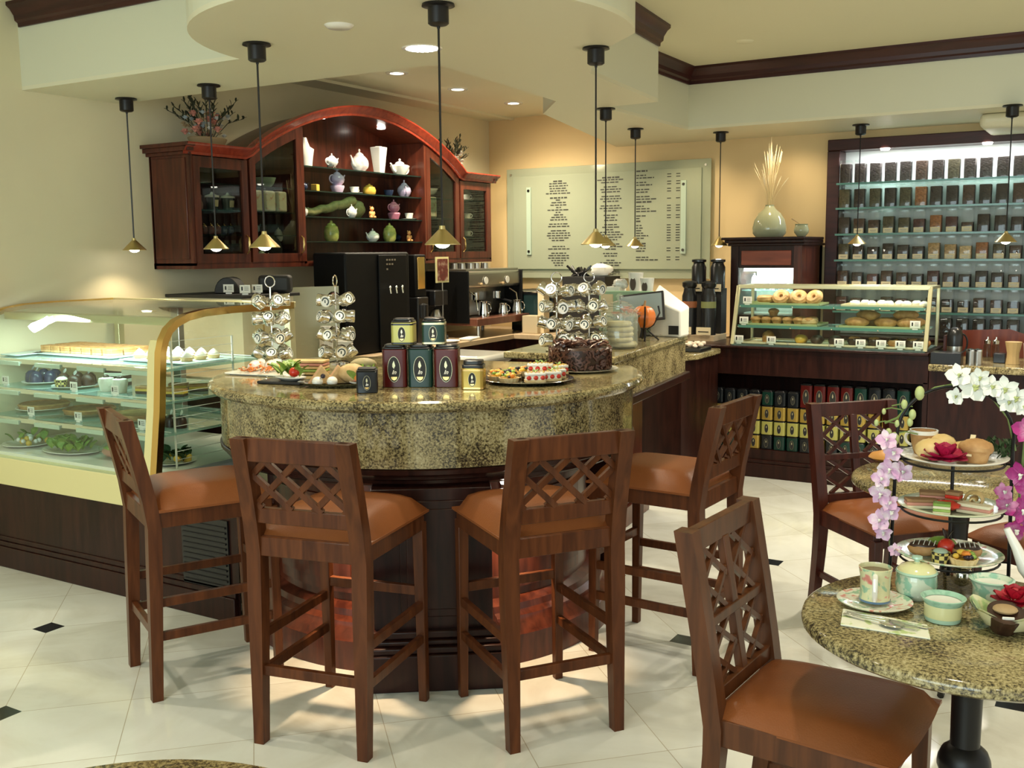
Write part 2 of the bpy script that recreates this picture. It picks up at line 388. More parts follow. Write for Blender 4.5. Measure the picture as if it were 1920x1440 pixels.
# dark crown moulding along the top of the fascia
def crown_run(path, name, flip=1):
    prof = [(0, 0), (.012, .0), (.014, .02), (.03, .03), (.034, .055), (.055, .085), (.075, .10), (.075, .118), (0, .118)]
    mb = MB(); P = [V((x, y, 0)) for x, y in path]; rows = []
    for i, p in enumerate(P):
        a = (P[i]-P[i-1]).normalized() if i else (P[1]-P[0]).normalized(); b = (P[i+1]-P[i]).normalized() if i < len(P)-1 else a
        na = V((a.y, -a.x, 0)); nb = V((b.y, -b.x, 0)); n = (na+nb).normalized(); k = 1/max(.4, n.dot(na))
        rows.append([tuple(p+n*k*u*flip+V((0, 0, ZH-.118+z))) for u, z in prof])
    mb.grid(rows); k = len(prof)
    mb.add(rows[0], [tuple(range(k))]); mb.add(rows[-1], [tuple(range(k-1, -1, -1))])
    return struct(mb, name, 'trim', smooth=25)
crown_run([(XW+.02, ya)]+[p for p in rot if p[1] < 3.56 and p[0] < CR[0]-.75], 'trim_4')
crown_run([(-2.385, 4.8), (-2.49, 5.88)], 'trim_5')
crown_run([(-2.87, 5.91), (-2.87, 7.35), (3.2, 7.35)], 'trim_6')
# bulkhead above the tea wall, at the right
struct(MB().box(-.92, 3.2, 7.62, YW, 2.38, ZS), 'trim_7', 'soffit', bevel=.04, seg=3)
# recessed lights
def downlight(x, y, z, label, e=30, r=.062, rim='white', col=(1, .87, .64), ang=110, to=None, power=True):
    t = thing('recessed_light', label, 'ceiling light', (x, y, z), group=None)
    MB().lathe([(r*.72, .0), (r*.78, -.006), (r*1.2, -.006), (r*1.25, 0)], n=28).obj('trim_ring', rim, t)
    MB().lathe([(0, -.003), (r*.72, -.003)], n=24).obj('lamp', 'lamp_disc', t)
    if power: light('SPOT', 'recessed_bulb', (x, y, z-.02), e, col, .04, to or (x, y, 0), ang, .8)
    return t
downlight(-4.32, 5.72, ZK, 'lit recessed light over the back counter, nearest of the row of three', 75, ang=150)
downlight(-4.37, 6.53, ZK, 'lit recessed light over the back counter, middle of the row of three', 75, ang=150)
downlight(-4.40, 7.39, ZK, 'lit recessed light over the back counter, farthest of the row of three', 75, ang=150)
t = thing('recessed_light', 'wide silvery recessed reflector light in the soffit above the bar', 'ceiling light', (-2.70, 3.76, ZS))
MB().lathe([(.05, .0), (.085, -.004), (.09, 0)], n=28).obj('trim_ring', 'white', t)
rb = MB()
for k in range(18):
    a = k*2*pi/18; rb.add([(.012*cos(a), .012*sin(a), -.002), (.07*cos(a), .07*sin(a), -.005), (.07*cos(a+.3), .07*sin(a+.3), -.003)], [(0, 1, 2)])
rb.obj('reflector', 'lamp_disc', t, smooth=0)
light('SPOT', 'recessed_bulb', (-2.7, 3.76, ZS-.03), 60, (1, .88, .66), .05, (-2.7, 3.72, 0), 120, .8)
tag(MB().lathe([(0, -.012), (.045, -.012), (.055, -.004), (.058, 0)], (-2.70, 3.21, ZS), 28).obj('smoke_detector_cover', 'white'), 'flat white round cover plate on the soffit beside the nearest pendant lamp', 'ceiling cover')
tag(MB().lathe([(0, -.010), (.045, -.010), (.055, -.003), (.06, 0)], (-2.2, 6.6, ZH), 28).obj('sprinkler_cover', 'ceiling'), 'cream round cover plate flush in the high ceiling', 'ceiling cover')
# wall washers that light the menu wall and the wall above the pastry hutch
for x, y, e, to in ((-4.5, 7.1, 15, (-4.3, 8.2, 1.9)), (-3.1, 7.55, 12, (-3.1, 8.2, 1.6)), (-2.3, 7.6, 10, (-2.3, 8.2, 1.7)), (-5.0, 3.75, 0, (-5.15, 3.7, 1.5))):
    if e: light('SPOT', 'wall_washer', (x, y, 2.45), e, (1, .80, .52), .05, to, 95, .8)

# ------------------------------------------------------------------ pendants
def pendant():
    t = thing('pendant_lamp', 'x', 'pendant lamp', group='small cone pendant lamps hanging from the soffit')
    MB().lathe([(0, 0), (.058, 0), (.060, -.008), (.040, -.010), (.038, -.012), (.038, -.068), (.030, -.074), (.006, -.078), (.006, -.085), (0, -.085)], n=24).obj('canopy', 'bronze', t)
    MB().tube([(0, 0, -.07), (0, 0, -.80)], .0042, 6).obj('rod', 'bronze', t)
    MB().lathe([(0, -.785), (.010, -.785), (.012, -.798), (.018, -.803), (.066, -.852), (.066, -.855), (.016, -.808), (0, -.80)], n=28).obj('shade', 'shade', t)
    MB().ball((0, 0, -.846), .030, .030, .022, 14, 8).obj('bulb', 'bulb', t)
    return t
PD = pendant()
pl = [(-4.94, 4.0, 'in front of the bare left wall, over the glass pastry case'), (-4.20, 3.93, 'in front of the left glass door of the teapot cabinet'),
      (-3.22, 3.29, 'second nearest, over the left side of the bar'), (-2.18, 3.14, 'nearest and largest in view, over the middle of the bar front'),
      (-2.06, 4.17, 'before the menu board, larger of two overlapping shades'), (-2.87, 5.95, 'in front of the menu board, shade half behind a nearer one'),
      (-3.16, 7.05, 'in front of the price columns of the menu board'), (-2.72, 7.64, 'between the menu board and the dark pastry hutch'),
      (-1.72, 7.78, 'in front of the left half of the tea jar wall'), (-.69, 7.3, 'at the right edge of the photo, before the tea jars')]
for i, (x, y, l) in enumerate(pl):
    zz = ZS if i < 9 else ZS
    o = PD if i == 0 else dup(PD, (x, y, zz))
    o.location = (x, y, zz); o['label'] = 'brass cone pendant lamp, '+l
    light('SPOT', 'pendant_glow', (x, y, ZS-.875), 5, (1, .84, .58), .03, (x, y, 0), 130, .6)
# ------------------------------------------------------------------ bar
BC = (-2.66, 3.71)
ZB = 1.07
A0, A1 = R_(157), R_(400)     # the half round, left end round the front to the right end
bar = thing('bar_counter', 'half-round bar with speckled granite top and apron over dark wood panelling', 'bar counter', (BC[0], BC[1], 0))
lip = [(0, ZB-.045), (.905, ZB-.045), (.935, ZB-.042), (.950, ZB-.030), (.953, ZB-.018), (.945, ZB-.006), (.930, ZB), (0, ZB)]
top = MB().lathe(lip[1:7], n=96, a0=A0, a1=A1)
ca, cb_ = [(BR*cos(A0), BR*sin(A0)) for BR in (.905,)][0], (.905*cos(A1), .905*sin(A1))
for zz, rr, fl in ((ZB, .930, 0), (ZB-.045, .905, 1)):
    pp_ = [(rr*cos(A0+(A1-A0)*k/96), rr*sin(A0+(A1-A0)*k/96), zz) for k in range(97)]
    top.add(pp_, [tuple(range(97)) if not fl else tuple(range(96, -1, -1))])
e0 = [(r*cos(A0), r*sin(A0), z) for r, z in lip[1:7]]; e1 = [(r*cos(A1), r*sin(A1), z) for r, z in lip[1:7]]
top.add(e0+e1, [tuple(range(6))+tuple(range(11, 5, -1))])
top.obj('countertop', 'granite', bar, smooth=30)
d_ = V((cb_[0]-ca[0], cb_[1]-ca[1], 0)).normalized()*.05
MB().bar((ca[0]+d_.x, ca[1]+d_.y-.03, .5), (cb_[0]-d_.x, cb_[1]-d_.y-.03, .5), .02, 1.0).obj('back_panel', 'dark_wood', bar)
MB().lathe([(.895, .815), (.905, .818), (.905, ZB-.045)], n=72, a0=A0, a1=A1).add([], []).obj('granite_apron', 'granite', bar)
MB().lathe([(.70, .745), (.86, .745), (.865, .752), (.880, .758), (.882, .770), (.893, .776), (.897, .788), (.910, .796), (.912, .812), (.90, .8149), (.70, .8149)], n=72, a0=A0, a1=A1).obj('cornice', 'dark_wood', bar)
MB().lathe([(.70, .20), (.70, .745)], n=72, a0=A0, a1=A1).obj('body', 'cab_wood', bar)
MB().lathe([(.815, .0), (.815, .115), (.80, .125), (.795, .14), (.775, .155), (.77, .175), (.745, .19), (.74, .215), (.70, .235)], n=72, a0=A0, a1=A1).obj('base_moulding', 'cab_wood', bar)
def curved_panel(a, half, z0, z1):
    mb = MB()
    for r, e, zz in ((.712, 0, 0), (.722, .035, .05)):
        poly = [(r*cos(a-half+e+(2*half-2*e)*i/10), r*sin(a-half+e+(2*half-2*e)*i/10)) for i in range(11)]
        inner = [(.699*x/r, .699*y/r) for x, y in poly[::-1]]
        mb.prism(poly+inner, z0+zz, z1-zz)
    return mb
for a in (R_(208), R_(262), R_(347)):
    curved_panel(a, R_(19), .27, .71).obj('raised_panel', 'cab_wood', bar)
# pillar facing the photographer
ap = R_(305.5)
def rbox(mb, r0, r1, w_, z0, z1):
    o = mb.T; mb.T = o @ Mx.Rotation(ap, 4, 'Z'); mb.box(r0, r1, -w_/2, w_/2, z0, z1); mb.T = o; return mb
pil = rbox(MB(), .60, .90, .44, .20, .745).obj('pillar', 'dark_wood', bar, bevel=.004)
bl = rbox(MB(), .60, .975, .53, 0, .14); rbox(bl, .60, .965, .515, .14, .165); rbox(bl, .6, .945, .49, .165, .185); rbox(bl, .60, .93, .47, .185, .215)
bl.obj('pillar_base', 'dark_wood', bar, bevel=.006)
pp = rbox(MB(), .89, .908, .24, .26, .70); rbox(pp, .9, .914, .19, .29, .67); pp.obj('raised_panel', 'dark_wood', bar, bevel=.004)
# pucks added for the warm glow, one each side of the pillar
for da, nm in ((-.345, 'a'), (.345, 'b')):
    x, y = .84*cos(ap+da), .84*sin(ap+da)
    MB().lathe([(0, -.012), (.022, -.012), (.026, 0), (0, 0)], (x, y, .742), 16).obj('added_glow_puck', 'lamp_disc', bar)
    light('SPOT', 'added_glow_bulb', (BC[0]+x, BC[1]+y, .715), 20, (1, .70, .42), .015, (BC[0]+x*.97, BC[1]+y*.97, 0), 78, .5)
# ---- side counter that runs back from the bar
sc = thing('side_counter', 'straight granite-fronted counter running back from the round bar', 'counter')
fx = lambda y: -2.06-.12*(y-4.4)
ys = (4.37, 5.72)
poly = [(fx(ys[0]), ys[0]), (fx(ys[1]), ys[1]), (fx(ys[1])-.62, ys[1]), (fx(ys[0])-.62, ys[0])]
MB().prism(poly, 1.065, 1.10).obj('countertop', 'granite', sc, bevel=.008, seg=3)
poly2 = [(fx(ys[0])-.012, ys[0]+.01), (fx(ys[1])-.012, ys[1]-.01), (fx(ys[1])-.09, ys[1]-.01), (fx(ys[0])-.09, ys[0]+.01)]
MB().prism(poly2, .88, 1.065).obj('granite_face', 'granite', sc)
poly3 = [(x-.015, y) for x, y in poly2]
MB().prism([(fx(4.39)+.012, 4.39), (fx(5.74)+.012, 5.74), (fx(5.74)-.34, 5.74), (fx(4.39)-.34, 4.39)], .835, .88).obj('cornice', 'dark_wood', sc, bevel=.006)
bx = lambda y: fx(y)-.30
bd = MB().prism([(bx(4.39), 4.39), (bx(5.74), 5.74), (bx(5.74)-.3, 5.74), (bx(4.39)-.3, 4.39)], 0, .835); bd.obj('body', 'cab_wood', sc)
def sidepanel(y0, y1):
    mb = MB()
    for o, e in ((.014, 0), (.026, .03), (.018, .055)):
        y0_, y1_ = y0+e, y1-e
        mb.prism([(bx(y0_)-.01, y0_), (bx(y1_)-.01, y1_), (bx(y1_)+o, y1_), (bx(y0_)+o, y0_)][::-1], .24+e, .78-e)
    return mb
for a, b in ((4.42, 4.80), (4.92, 5.28), (5.38, 5.70)): sidepanel(a, b).obj('raised_panel', 'cab_wood', sc, smooth=0)
MB().prism([(bx(4.39)+.05, 4.39), (bx(5.76)+.05, 5.76), (bx(5.76)-.05, 5.76), (bx(4.39)-.05, 4.39)][::-1], 0, .12).prism([(bx(4.39)+.035, 4.39), (bx(5.76)+.035, 5.76), (bx(5.76)-.05, 5.76), (bx(4.39)-.05, 4.39)][::-1], .12, .15).obj('base_moulding', 'cab_wood', sc, bevel=.006)
# ------------------------------------------------------------------ bar stools
def lattice_lines(mb, x0, x1, z0, z1, yf, th, wd, sp, first, travel):
    """two families of crossing slats, meeting in nodes along the top rail, clipped to the opening"""
    slope = (z1-z0)/travel
    for fam in (1, -1):
        for k in range(-3, 7):
            xt = x0+first+k*sp; f = lambda z: xt-fam*(z1-z)/slope
            cand = [z0, z1]+[z1+fam*(xe-xt)*slope for xe in (x0, x1)]
            ok = sorted(z for z in cand if z0-1e-6 <= z <= z1+1e-6 and x0-1e-6 <= f(z) <= x1+1e-6)
            if len(ok) < 2 or ok[-1]-ok[0] < .012: continue
            a, b = ok[0], ok[-1]
            mb.bar((f(a), yf(a)+.001*fam, a), (f(b), yf(b)+.001*fam, b), wd, th, up=(0, 1, 0))
def make_stool():
    t = thing('bar_stool', 'x', 'bar stool', group='lattice-backed bar stools round the bar')
    W_ = 'stool'
    by = lambda z: -.215-.02*max(0, (.62-z)/.62)-.075*max(0, (z-.66)/.37)**1.15
    for s in (-1, 1):
        MB().bar((s*.188, .215, .66), (s*.190, .222, 0), .040, .040, w2=.030, h2=.030, up=(0, 1, 0)).obj('leg', W_, t, bevel=.003)
        m = MB(); zs = [0, .25, .5, .64, .74, .85, .95, 1.03]; pr = []
        rows = []
        for z in zs:
            hw = .018+.008*min(1, z/.5); x = s*(.190-.006*max(0, (z-.66)/.37)); y = by(z); d = .019+.005*min(1, z/.5)
            rows.append([(x-hw, y-d, z), (x+hw, y-d, z), (x+hw, y+d, z), (x-hw, y+d, z), (x-hw, y-d, z)])
        m.grid([r[::-1] for r in rows]); m.add(rows[0][:4], [(3, 2, 1, 0)]); m.add(rows[-1][:4], [(0, 1, 2, 3)])
        m.obj('leg', W_, t, smooth=30)
    # seat frame
    MB().box(-.172, .172, -.235, -.205, .635, .70).box(-.172, .172, .20, .228, .635, .70).box(-.208, -.172, -.2, .215, .635, .70).box(.172, .208, -.2, .215, .635, .70).obj('seat_frame', W_, t, bevel=.003)
    m = MB(); n = 10; rows = []
    for j in range(n+1):
        y = -.215+.46*j/n; row = []
        for i in range(n+1):
            x = -.214+.428*i/n; u, v = abs(2*i/n-1), abs(2*j/n-1)
            row.append((x*(1-.02*v*v), y, .700+.068*(1-u**5)**.5*(1-v**6)**.5+.004*(1-u*u)*(1-v*v)))
        rows.append(row)
    m.grid(rows); m.prism([(-.214, -.215), (.214, -.215), (.214, .245), (-.214, .245)], .692, .7005)
    m.obj('seat', 'leather', t, smooth=60)
    m = MB(); m.bar((-.190, by(.993), .993), (.190, by(.993), .993), .028, .074, up=(0, -.0, 1)); 
    m.obj('top_rail', W_, t, bevel=.003)
    MB().bar((-.185, by(.772), .772), (.185, by(.772), .772), .026, .050).obj('lower_rail', W_, t, bevel=.003)
    m = MB(); lattice_lines(m, -.163, .163, .796, .958, by, .015, .019, .108, .055, .178); m.obj('lattice', W_, t, smooth=0)
    MB().bar((-.19, by(.25), .25), (.19, by(.25), .25), .022, .034).obj('stretcher', W_, t, bevel=.002)
    MB().bar((-.19, .218, .41), (.19, .218, .41), .022, .034).obj('stretcher', W_, t, bevel=.002)
    for s in (-1, 1):
        for z in (.235, .36): MB().bar((s*.19, by(z), z), (s*.19, .218, z), .020, .032).obj('stretcher', W_, t, bevel=.002)
    return t
ST = make_stool()
def face(o, x, y, fxy): o.location = (x, y, 0); o.rotation_euler = (0, 0, math.atan2(fxy[1], fxy[0])-pi/2)
stools = [((-2.99, 2.655), (.46, .89), 'lattice-back bar stool at the left end of the round bar, beside the glass pastry case'),
          ((-2.23, 2.585), (-.20, .98), 'lattice-back bar stool at the bar front, standing left of the dark pillar'),
          ((-1.695, 2.965), (-.81, .585), 'lattice-back bar stool at the bar front, standing right of the dark pillar'),
          ((-1.535, 3.735), (-1, .05), 'lattice-back bar stool at the right side of the bar, seen side-on')]
for i, (p, f, l) in enumerate(stools):
    o = ST if i == 0 else dup(ST, (0, 0, 0)); face(o, p[0], p[1], f); o['label'] = l
# ------------------------------------------------------------------ dining chairs
def make_chair(W_):
    t = thing('dining_chair', 'x', 'dining chair')
    by = lambda z: -.205-.045*max(0, (.40-z)/.40)**1.5-.085*max(0, (z-.43)/.5)**1.1
    for s in (-1, 1):
        MB().bar((s*.185, .195, .42), (s*.188, .20, 0), .042, .042, w2=.030, h2=.030, up=(0, 1, 0)).obj('leg', W_, t, bevel=.003)
        m = MB(); rows = []
        for z in (0, .12, .25, .36, .43, .55, .7, .82, .916):
            hw = .018+.006*min(1, z/.4); x = s*(.188+.006*max(0, (z-.4)/.5)); y = by(z); d = .020+.004*min(1, z/.4)
            rows.append([(x-hw, y-d, z), (x+hw, y-d, z), (x+hw, y+d, z), (x-hw, y+d, z), (x-hw, y-d, z)])
        m.grid([r[::-1] for r in rows]); m.add(rows[0][:4], [(3, 2, 1, 0)]); m.add(rows[-1][:4], [(0, 1, 2, 3)]); m.obj('leg', W_, t, smooth=30)
    MB().box(-.165, .165, -.222, -.195, .385, .455).box(-.165, .165, .18, .205, .385, .455).box(-.203, -.165, -.19, .2, .385, .455).box(.165, .203, -.19, .2, .385, .455).obj('seat_frame', W_, t, bevel=.003)
    m = MB(); n = 12; rows = []
    for j in range(n+1):
        row = []
        for i in range(n+1):
            u, v = 2*i/n-1, 2*j/n-1
            hw = .212-.018*(1-(v+1)/2)+.004*(1-v*v)
            y = .005+.228*v+.012*(1-u*u)*max(0, v)
            row.append((hw*u, y, .455+.045*(1-abs(u)**6)**.5*(1-abs(v)**6)**.5+.010*(1-u*u)*(1-v*v)))
        rows.append(row)
    m.grid(rows); m.prism([(-.196, -.223), (.196, -.223), (.214, .235), (-.214, .235)], .448, .456); m.obj('seat', 'leather', t, smooth=60)
    def rail(z, h, x0=-.185, x1=.185, nm='back_rail', d=.026): MB().bar((x0, by(z), z), (x1, by(z), z), d, h).obj(nm, W_, t, bevel=.002)
    rail(.886, .060, nm='top_rail'); rail(.678, .026, -.175, .175); rail(.500, .040)
    m = MB(); m.bar((0, by(.515), .515), (0, by(.86), .86), .034, .022, up=(0, 1, 0)); m.obj('back_stile', W_, t, bevel=.002)
    for x0, x1 in ((-.168, -.016), (.016, .168)):
        for z0, z1 in ((.519, .666), (.690, .858)):
            m = MB(); w_ = x1-x0; h = z1-z0; q = lambda x, z: (x, by(z), z)
            for fl in (0, 1):
                X = (lambda u: x0+u*w_) if fl == 0 else (lambda u: x1-u*w_)
                m.bar(q(X(0), z0+.45*h), q(X(.80), z1), .014, .014, up=(0, 1, 0))
                m.bar(q(X(0), z0+.55*h), q(X(.80), z0), .014, .014, up=(0, 1, 0))
            m.obj('lattice', W_, t, smooth=0)
    for s in (-1, 1): MB().bar((s*.187, by(.16), .16), (s*.187, .2, .16), .018, .028).obj('stretcher', W_, t, bevel=.002)
    MB().bar((-.18, 0, .16), (.18, 0, .16), .018, .026).obj('stretcher', W_, t, bevel=.002)
    return t
CH1 = make_chair('chair'); face(CH1, -.595, 2.49, (1, -.07)); CH1['label'] = 'brown leather dining chair in the right foreground, nearest to the camera'
CH2 = make_chair('chair_red'); face(CH2, -.83, 4.485, (.72, -.69)); CH2['label'] = 'reddish lattice-back dining chair behind the laid table, facing the camera'
CH3 = make_chair('chair_red'); face(CH3, -.20, 4.42, (-.55, -.83)); CH3['label'] = 'dining chair at the right edge, only its rounded seat in view behind the teapot'
# ------------------------------------------------------------------ granite tables
def make_table(r, label, x, y):
    t = thing('round_table', label, 'table', (x, y, 0))
    MB().lathe([(0, .715), (r-.012, .715), (r-.002, .722), (r, .733), (r-.004, .744), (r-.014, .75), (0, .75)], n=72).obj('tabletop', 'granite', t)
    m = MB().lathe([(0, .705), (.10, .705), (.10, .697), (.036, .69), (.034, .675), (.040, .66), (.047, .645), (.047, .635), (.038, .615), (.034, .56), (.033, .47), (.033, .45), (.050, .435), (.058, .415), (.060, .398), (.052, .375), (.050, .362), (.036, .345), (.033, .33), (.036, .10), (.05, .07)], n=20)
    m.obj('column', 'iron', t)
    m = MB()
    for k in range(4):
        a = k*pi/2; m.tube([(.03*cos(a), .03*sin(a), .13), (.12*cos(a), .12*sin(a), .09), (.22*cos(a), .22*sin(a), .035), (.27*cos(a), .27*sin(a), .012)], [.02, .018, .015, .012], 8)
    m.obj('foot', 'iron', t)
    return t
make_table(.375, 'small round granite-topped table laid for tea in the right foreground', -.265, 2.475)
make_table(.385, 'round granite-topped table behind the tiered plate stand', -.49, 4.03)
make_table(.43, 'granite table whose rim just shows at the bottom left edge', -1.125, .755)
# ------------------------------------------------------------------ pottery and small-ware builders
def handle(mb, x, z, h, w_, r=.004, y=0, n=10):
    mb.tube([(x+w_*sin(pi*i/n), y, z+h/2*cos(pi*i/n)) for i in range(n+1)], r, 6, flat=1); return mb
def teapot(label, mat, loc, rz=0, R=.07, tall=1.0, group=None, lid=None, squat=False, feet=False, cat='teapot'):
    t = thing('teapot', label, cat, loc, rz, group)
    H = R*1.5*tall
    pr = [(0, 0), (R*.55, 0), (R*.60, .006), (R*.86, H*.25), (R, H*.5), (R*.92, H*.75), (R*.62, H*.94), (R*.45, H)] if not squat else [(0, 0), (R*.5, 0), (R*.6, .01), (R*.9, H*.5), (R*1.05, H*.78), (R*.9, H*.86), (R*.5, H*.93)]
    MB().lathe(pr, n=24).obj('body', mat, t)
    MB().lathe([(R*.5, H*.96), (R*.42, H*1.08), (R*.16, H*1.18), (R*.07, H*1.20), (R*.13, H*1.30), (R*.08, H*1.38), (0, H*1.4)], n=20).obj('lid', lid or mat, t)
    MB().tube([(R*.8, 0, H*.35), (R*1.15, 0, H*.5), (R*1.35, 0, H*.78), (R*1.55, 0, H*.96)], [R*.2, R*.16, R*.10, R*.08], 8).obj('spout', mat, t)
    handle(MB(), -R*.85, H*.55, H*.7, -R*.65, R*.08).obj('handle', mat, t)
    return t
def jar_pot(label, mat, loc, R=.05, H=.11, lidm=None, cat='jar', name='lidded_jar'):
    t = thing(name, label, cat, loc)
    MB().lathe([(0, 0), (R*.7, 0), (R*.95, H*.2), (R, H*.5), (R*.85, H*.8), (R*.6, H*.88), (0, H*.88)], n=20).obj('body', mat, t)
    MB().lathe([(R*.62, H*.88), (R*.5, H*.98), (R*.15, H*1.04), (R*.18, H*1.12), (0, H*1.16)], n=16).obj('lid', lidm or mat, t)
    return t
def cup_saucer(label, mat, loc, rz=0, group=None, R=.035, saucer=True):
    t = thing('teacup', label, 'cup', loc, rz, group)
    if saucer: MB().lathe([(0, 0), (R*.9, .001), (R*1.75, .010), (R*1.8, .013), (R*.9, .005), (0, .004)], n=24).obj('saucer', mat, t)
    MB().lathe([(0, .006), (R*.55, .006), (R*.85, .03), (R, .055), (R*.95, .055), (R*.8, .03), (0, .012)], n=20).obj('cup', mat, t)
    handle(MB(), R*.9, .034, .032, .022, .003).obj('handle', mat, t)
    return t
def bowl(name, label, mat, loc, R, H, cat='bowl', group=None):
    o = MB().lathe([(0, 0), (R*.5, 0), (R*.8, H*.4), (R, H), (R*.96, H), (R*.75, H*.45), (0, H*.15)], n=24).obj(name, mat, None, loc)
    return tag(o, label, cat, group)
def box_thing(name, label, cat, mat, cx, cy, z0, sx, sy, sz, rz=0, group=None, bevel=.003):
    return tag(MB().cb((0, 0, sz/2), (sx, sy, sz)).obj(name, mat, None, (cx, cy, z0), rz, bevel=bevel), label, cat, group)

# ------------------------------------------------------------------ arched display cabinet on the left wall
XC, XB = -4.80, XW            # front and back of the cabinet
cab = thing('display_cabinet', 'wall-hung dark cherry display cabinet with arched crown, glass doors and open teapot shelves', 'display cabinet', (XB, 5.98, 1.51))
def P(y, z, x=XC): return (x-XB, y-5.98, z-1.51)
def ytop(y):
    if y <= 4.79: return 2.20
    if y >= 7.17: return 2.20
    k = (y-5.98)/1.19; return 2.20+.385*cos(k*pi/2)**.80 if abs(k) < 1 else 2.20
W_ = 'cab_wood'
def yzprism(mb, pts, x0, x1, mi=0):
    n = len(pts); a = [P(y, z, x0) for y, z in pts]; b = [P(y, z, x1) for y, z in pts]
    return mb.add(a+b, [tuple(range(n)), tuple(range(2*n-1, n-1, -1))]+[(i, n+i, n+(i+1) % n, (i+1) % n) for i in range(n)], mi)
ysm = [4.31+(7.66-4.31)*i/60 for i in range(61)]
yzprism(MB(), [(4.31, 1.51)]+[(y, ytop(y)) for y in ysm]+[(7.66, 1.51)], XB+.002, XB+.02).obj('back_panel', W_, cab)
MB().box(0, .35, 4.31-5.98, 7.66-5.98, 0, .035).obj('bottom', W_, cab)
for y0, y1 in ((4.31, 4.335), (4.775, 4.795), (5.275, 5.30), (6.68, 6.705), (7.16, 7.18), (7.635, 7.66)):
    pts = [(y0, 1.53), (y0, ytop(y0)-.01), (y1, ytop(y1)-.01), (y1, 1.53)]
    yzprism(MB(), pts, XB+.01, XC-.022 if 4.5 < y0 < 7.5 and not (5.2 < y0 < 6.7) else XC).obj('side_panel', W_, cab)
# side stile panel of the left end
MB().box(.03, .32, 4.304-5.98, 4.312-5.98, .06, .66).obj('side_panel', W_, cab, bevel=.003)
# arched crown
prof = [(0, -.015), (.018, -.015), (.022, .0), (.030, .004), (.042, .022), (.060, .034), (.066, .042), (.066, .052), (0, .052)]
def crown_rows(ys, x, ):
    rows = []
    for i, y in enumerate(ys):
        e = .004; t = V((1, (ytop(min(7.66, y+e))-ytop(max(4.31, y-e)))/(2*e))).normalized(); n = V((-t.y, t.x))
        k = 1/max(.75, n.y)
        rows.append([(x-XB+u, y-5.98+n.x*v, ytop(y)+n.y*v-1.51) for u, v in prof])
    return rows
ysc = [4.25]+ysm+[7.72]
m = MB(); rows = []
for y in ysc:
    yy = min(7.66, max(4.31, y)); r = crown_rows([yy], XC)[0]; rows.append([(p[0], p[1]+(y-yy), p[2]) for p in r])
m.grid(rows)
m.obj('crown_moulding', 'crown', cab, smooth=35)
for sgn, y in ((-1, 4.31), (1, 7.66)):
    m = MB()
    for u0, u1, z0, z1 in ((0, .022, -.015, .004), (0, .045, .004, .03), (0, .062, .03, .052)):
        ya_, yb_ = sorted((y, y+sgn*u1)); m.box(0, .35+u1, ya_-5.98, yb_-5.98, 2.20-1.51+z0, 2.20-1.51+z1)
    m.obj('crown_return', W_, cab, bevel=.002)
# roof of the arch (soffit of the niche)
m = MB(); rows = []
for y in ysm: rows.append([P(y, ytop(y)-.006, XB+.01), P(y, ytop(y)-.006, XC-.003)])
m.grid(rows); rows2 = [[(p[0], p[1], p[2]+.012) for p in r][::-1] for r in rows]; m.grid(rows2); m.obj('arched_roof', W_, cab)
# doors: frame with pane and knob
def door(y0, y1, hy, label):
    d = yzprism(MB(), [(y0, 1.545), (y0, ytop(y0)-.02), (y0+.05, ytop(y0+.05)-.02), (y0+.05, 1.545)], XC-.02, XC+.004)
    yzprism(d, [(y1-.05, 1.545), (y1-.05, ytop(y1-.05)-.02), (y1, ytop(y1)-.02), (y1, 1.545)], XC-.02, XC+.004)
    yzprism(d, [(y0+.05, 1.545), (y0+.05, 1.60), (y1-.05, 1.60), (y1-.05, 1.545)], XC-.02, XC+.003)
    n = 10; yy = [y0+.05+(y1-y0-.1)*i/n for i in range(n+1)]
    yzprism(d, [(y, ytop(y)-.085) for y in yy]+[(y, ytop(y)-.02) for y in yy[::-1]], XC-.02, XC+.003)
    do = d.obj('door', W_, cab, smooth=0); do['label'] = label
    yzprism(MB(), [(y0+.05, 1.60)]+[(y, ytop(y)-.085) for y in yy]+[(y1-.05, 1.60)], XC-.012, XC-.009).obj('pane', 'dark_glass', do)
    MB().tube([P(hy, 1.60, XC+.006), P(hy, 1.62, XC+.026), P(hy, 1.66, XC+.028), P(hy, 1.70, XC+.024), P(hy, 1.715, XC+.006)], [.005, .006, .0075, .006, .004], 8).obj('door_handle', 'brass', do)
    m = MB()
    for z in (1.72, 1.87, 2.03): m.box(.02, .31, y0+.02-5.98, y1-.02-5.98, z-1.51-.008, z-1.51)
    for q in (m,): q.obj('glass_shelf', 'shelf_glass', cab)
door(4.335, 4.775, 4.745, 'square-topped glass door at the left end')
door(4.795, 5.275, 5.245, 'glass door with a sloping top, left of the open shelves')
door(6.705, 7.16, 6.74, 'glass door with a sloping top, right of the open shelves')
door(7.18, 7.635, 7.21, 'square-topped glass door at the right end')
for z in (2.19, 2.025, 1.85, 1.68):
    MB().box(.02, .32, 5.30-5.98, 6.68-5.98, z-1.51-.008, z-1.51).obj('glass_shelf', 'shelf_glass', cab)
for y, a in ((5.66, 'left'), (6.34, 'right')):
    z = ytop(y)-.012
    MB().lathe([(0, -.008), (.028, -.008), (.034, 0), (0, 0)], P(y, z, XB+.2), 16).obj('puck_light', 'lamp_disc', cab)
    light('SPOT', 'puck_bulb', (XB+.2, y, z-.03), 5.5, (1, .9, .74), .02, (XB+.12, y, 1.6), 120, .7)
light('SPOT', 'door_bulb', (XB+.2, 5.03, 2.24), 2.2, (1, .9, .74), .02, (XB+.12, 5.03, 1.5), 120, .7)
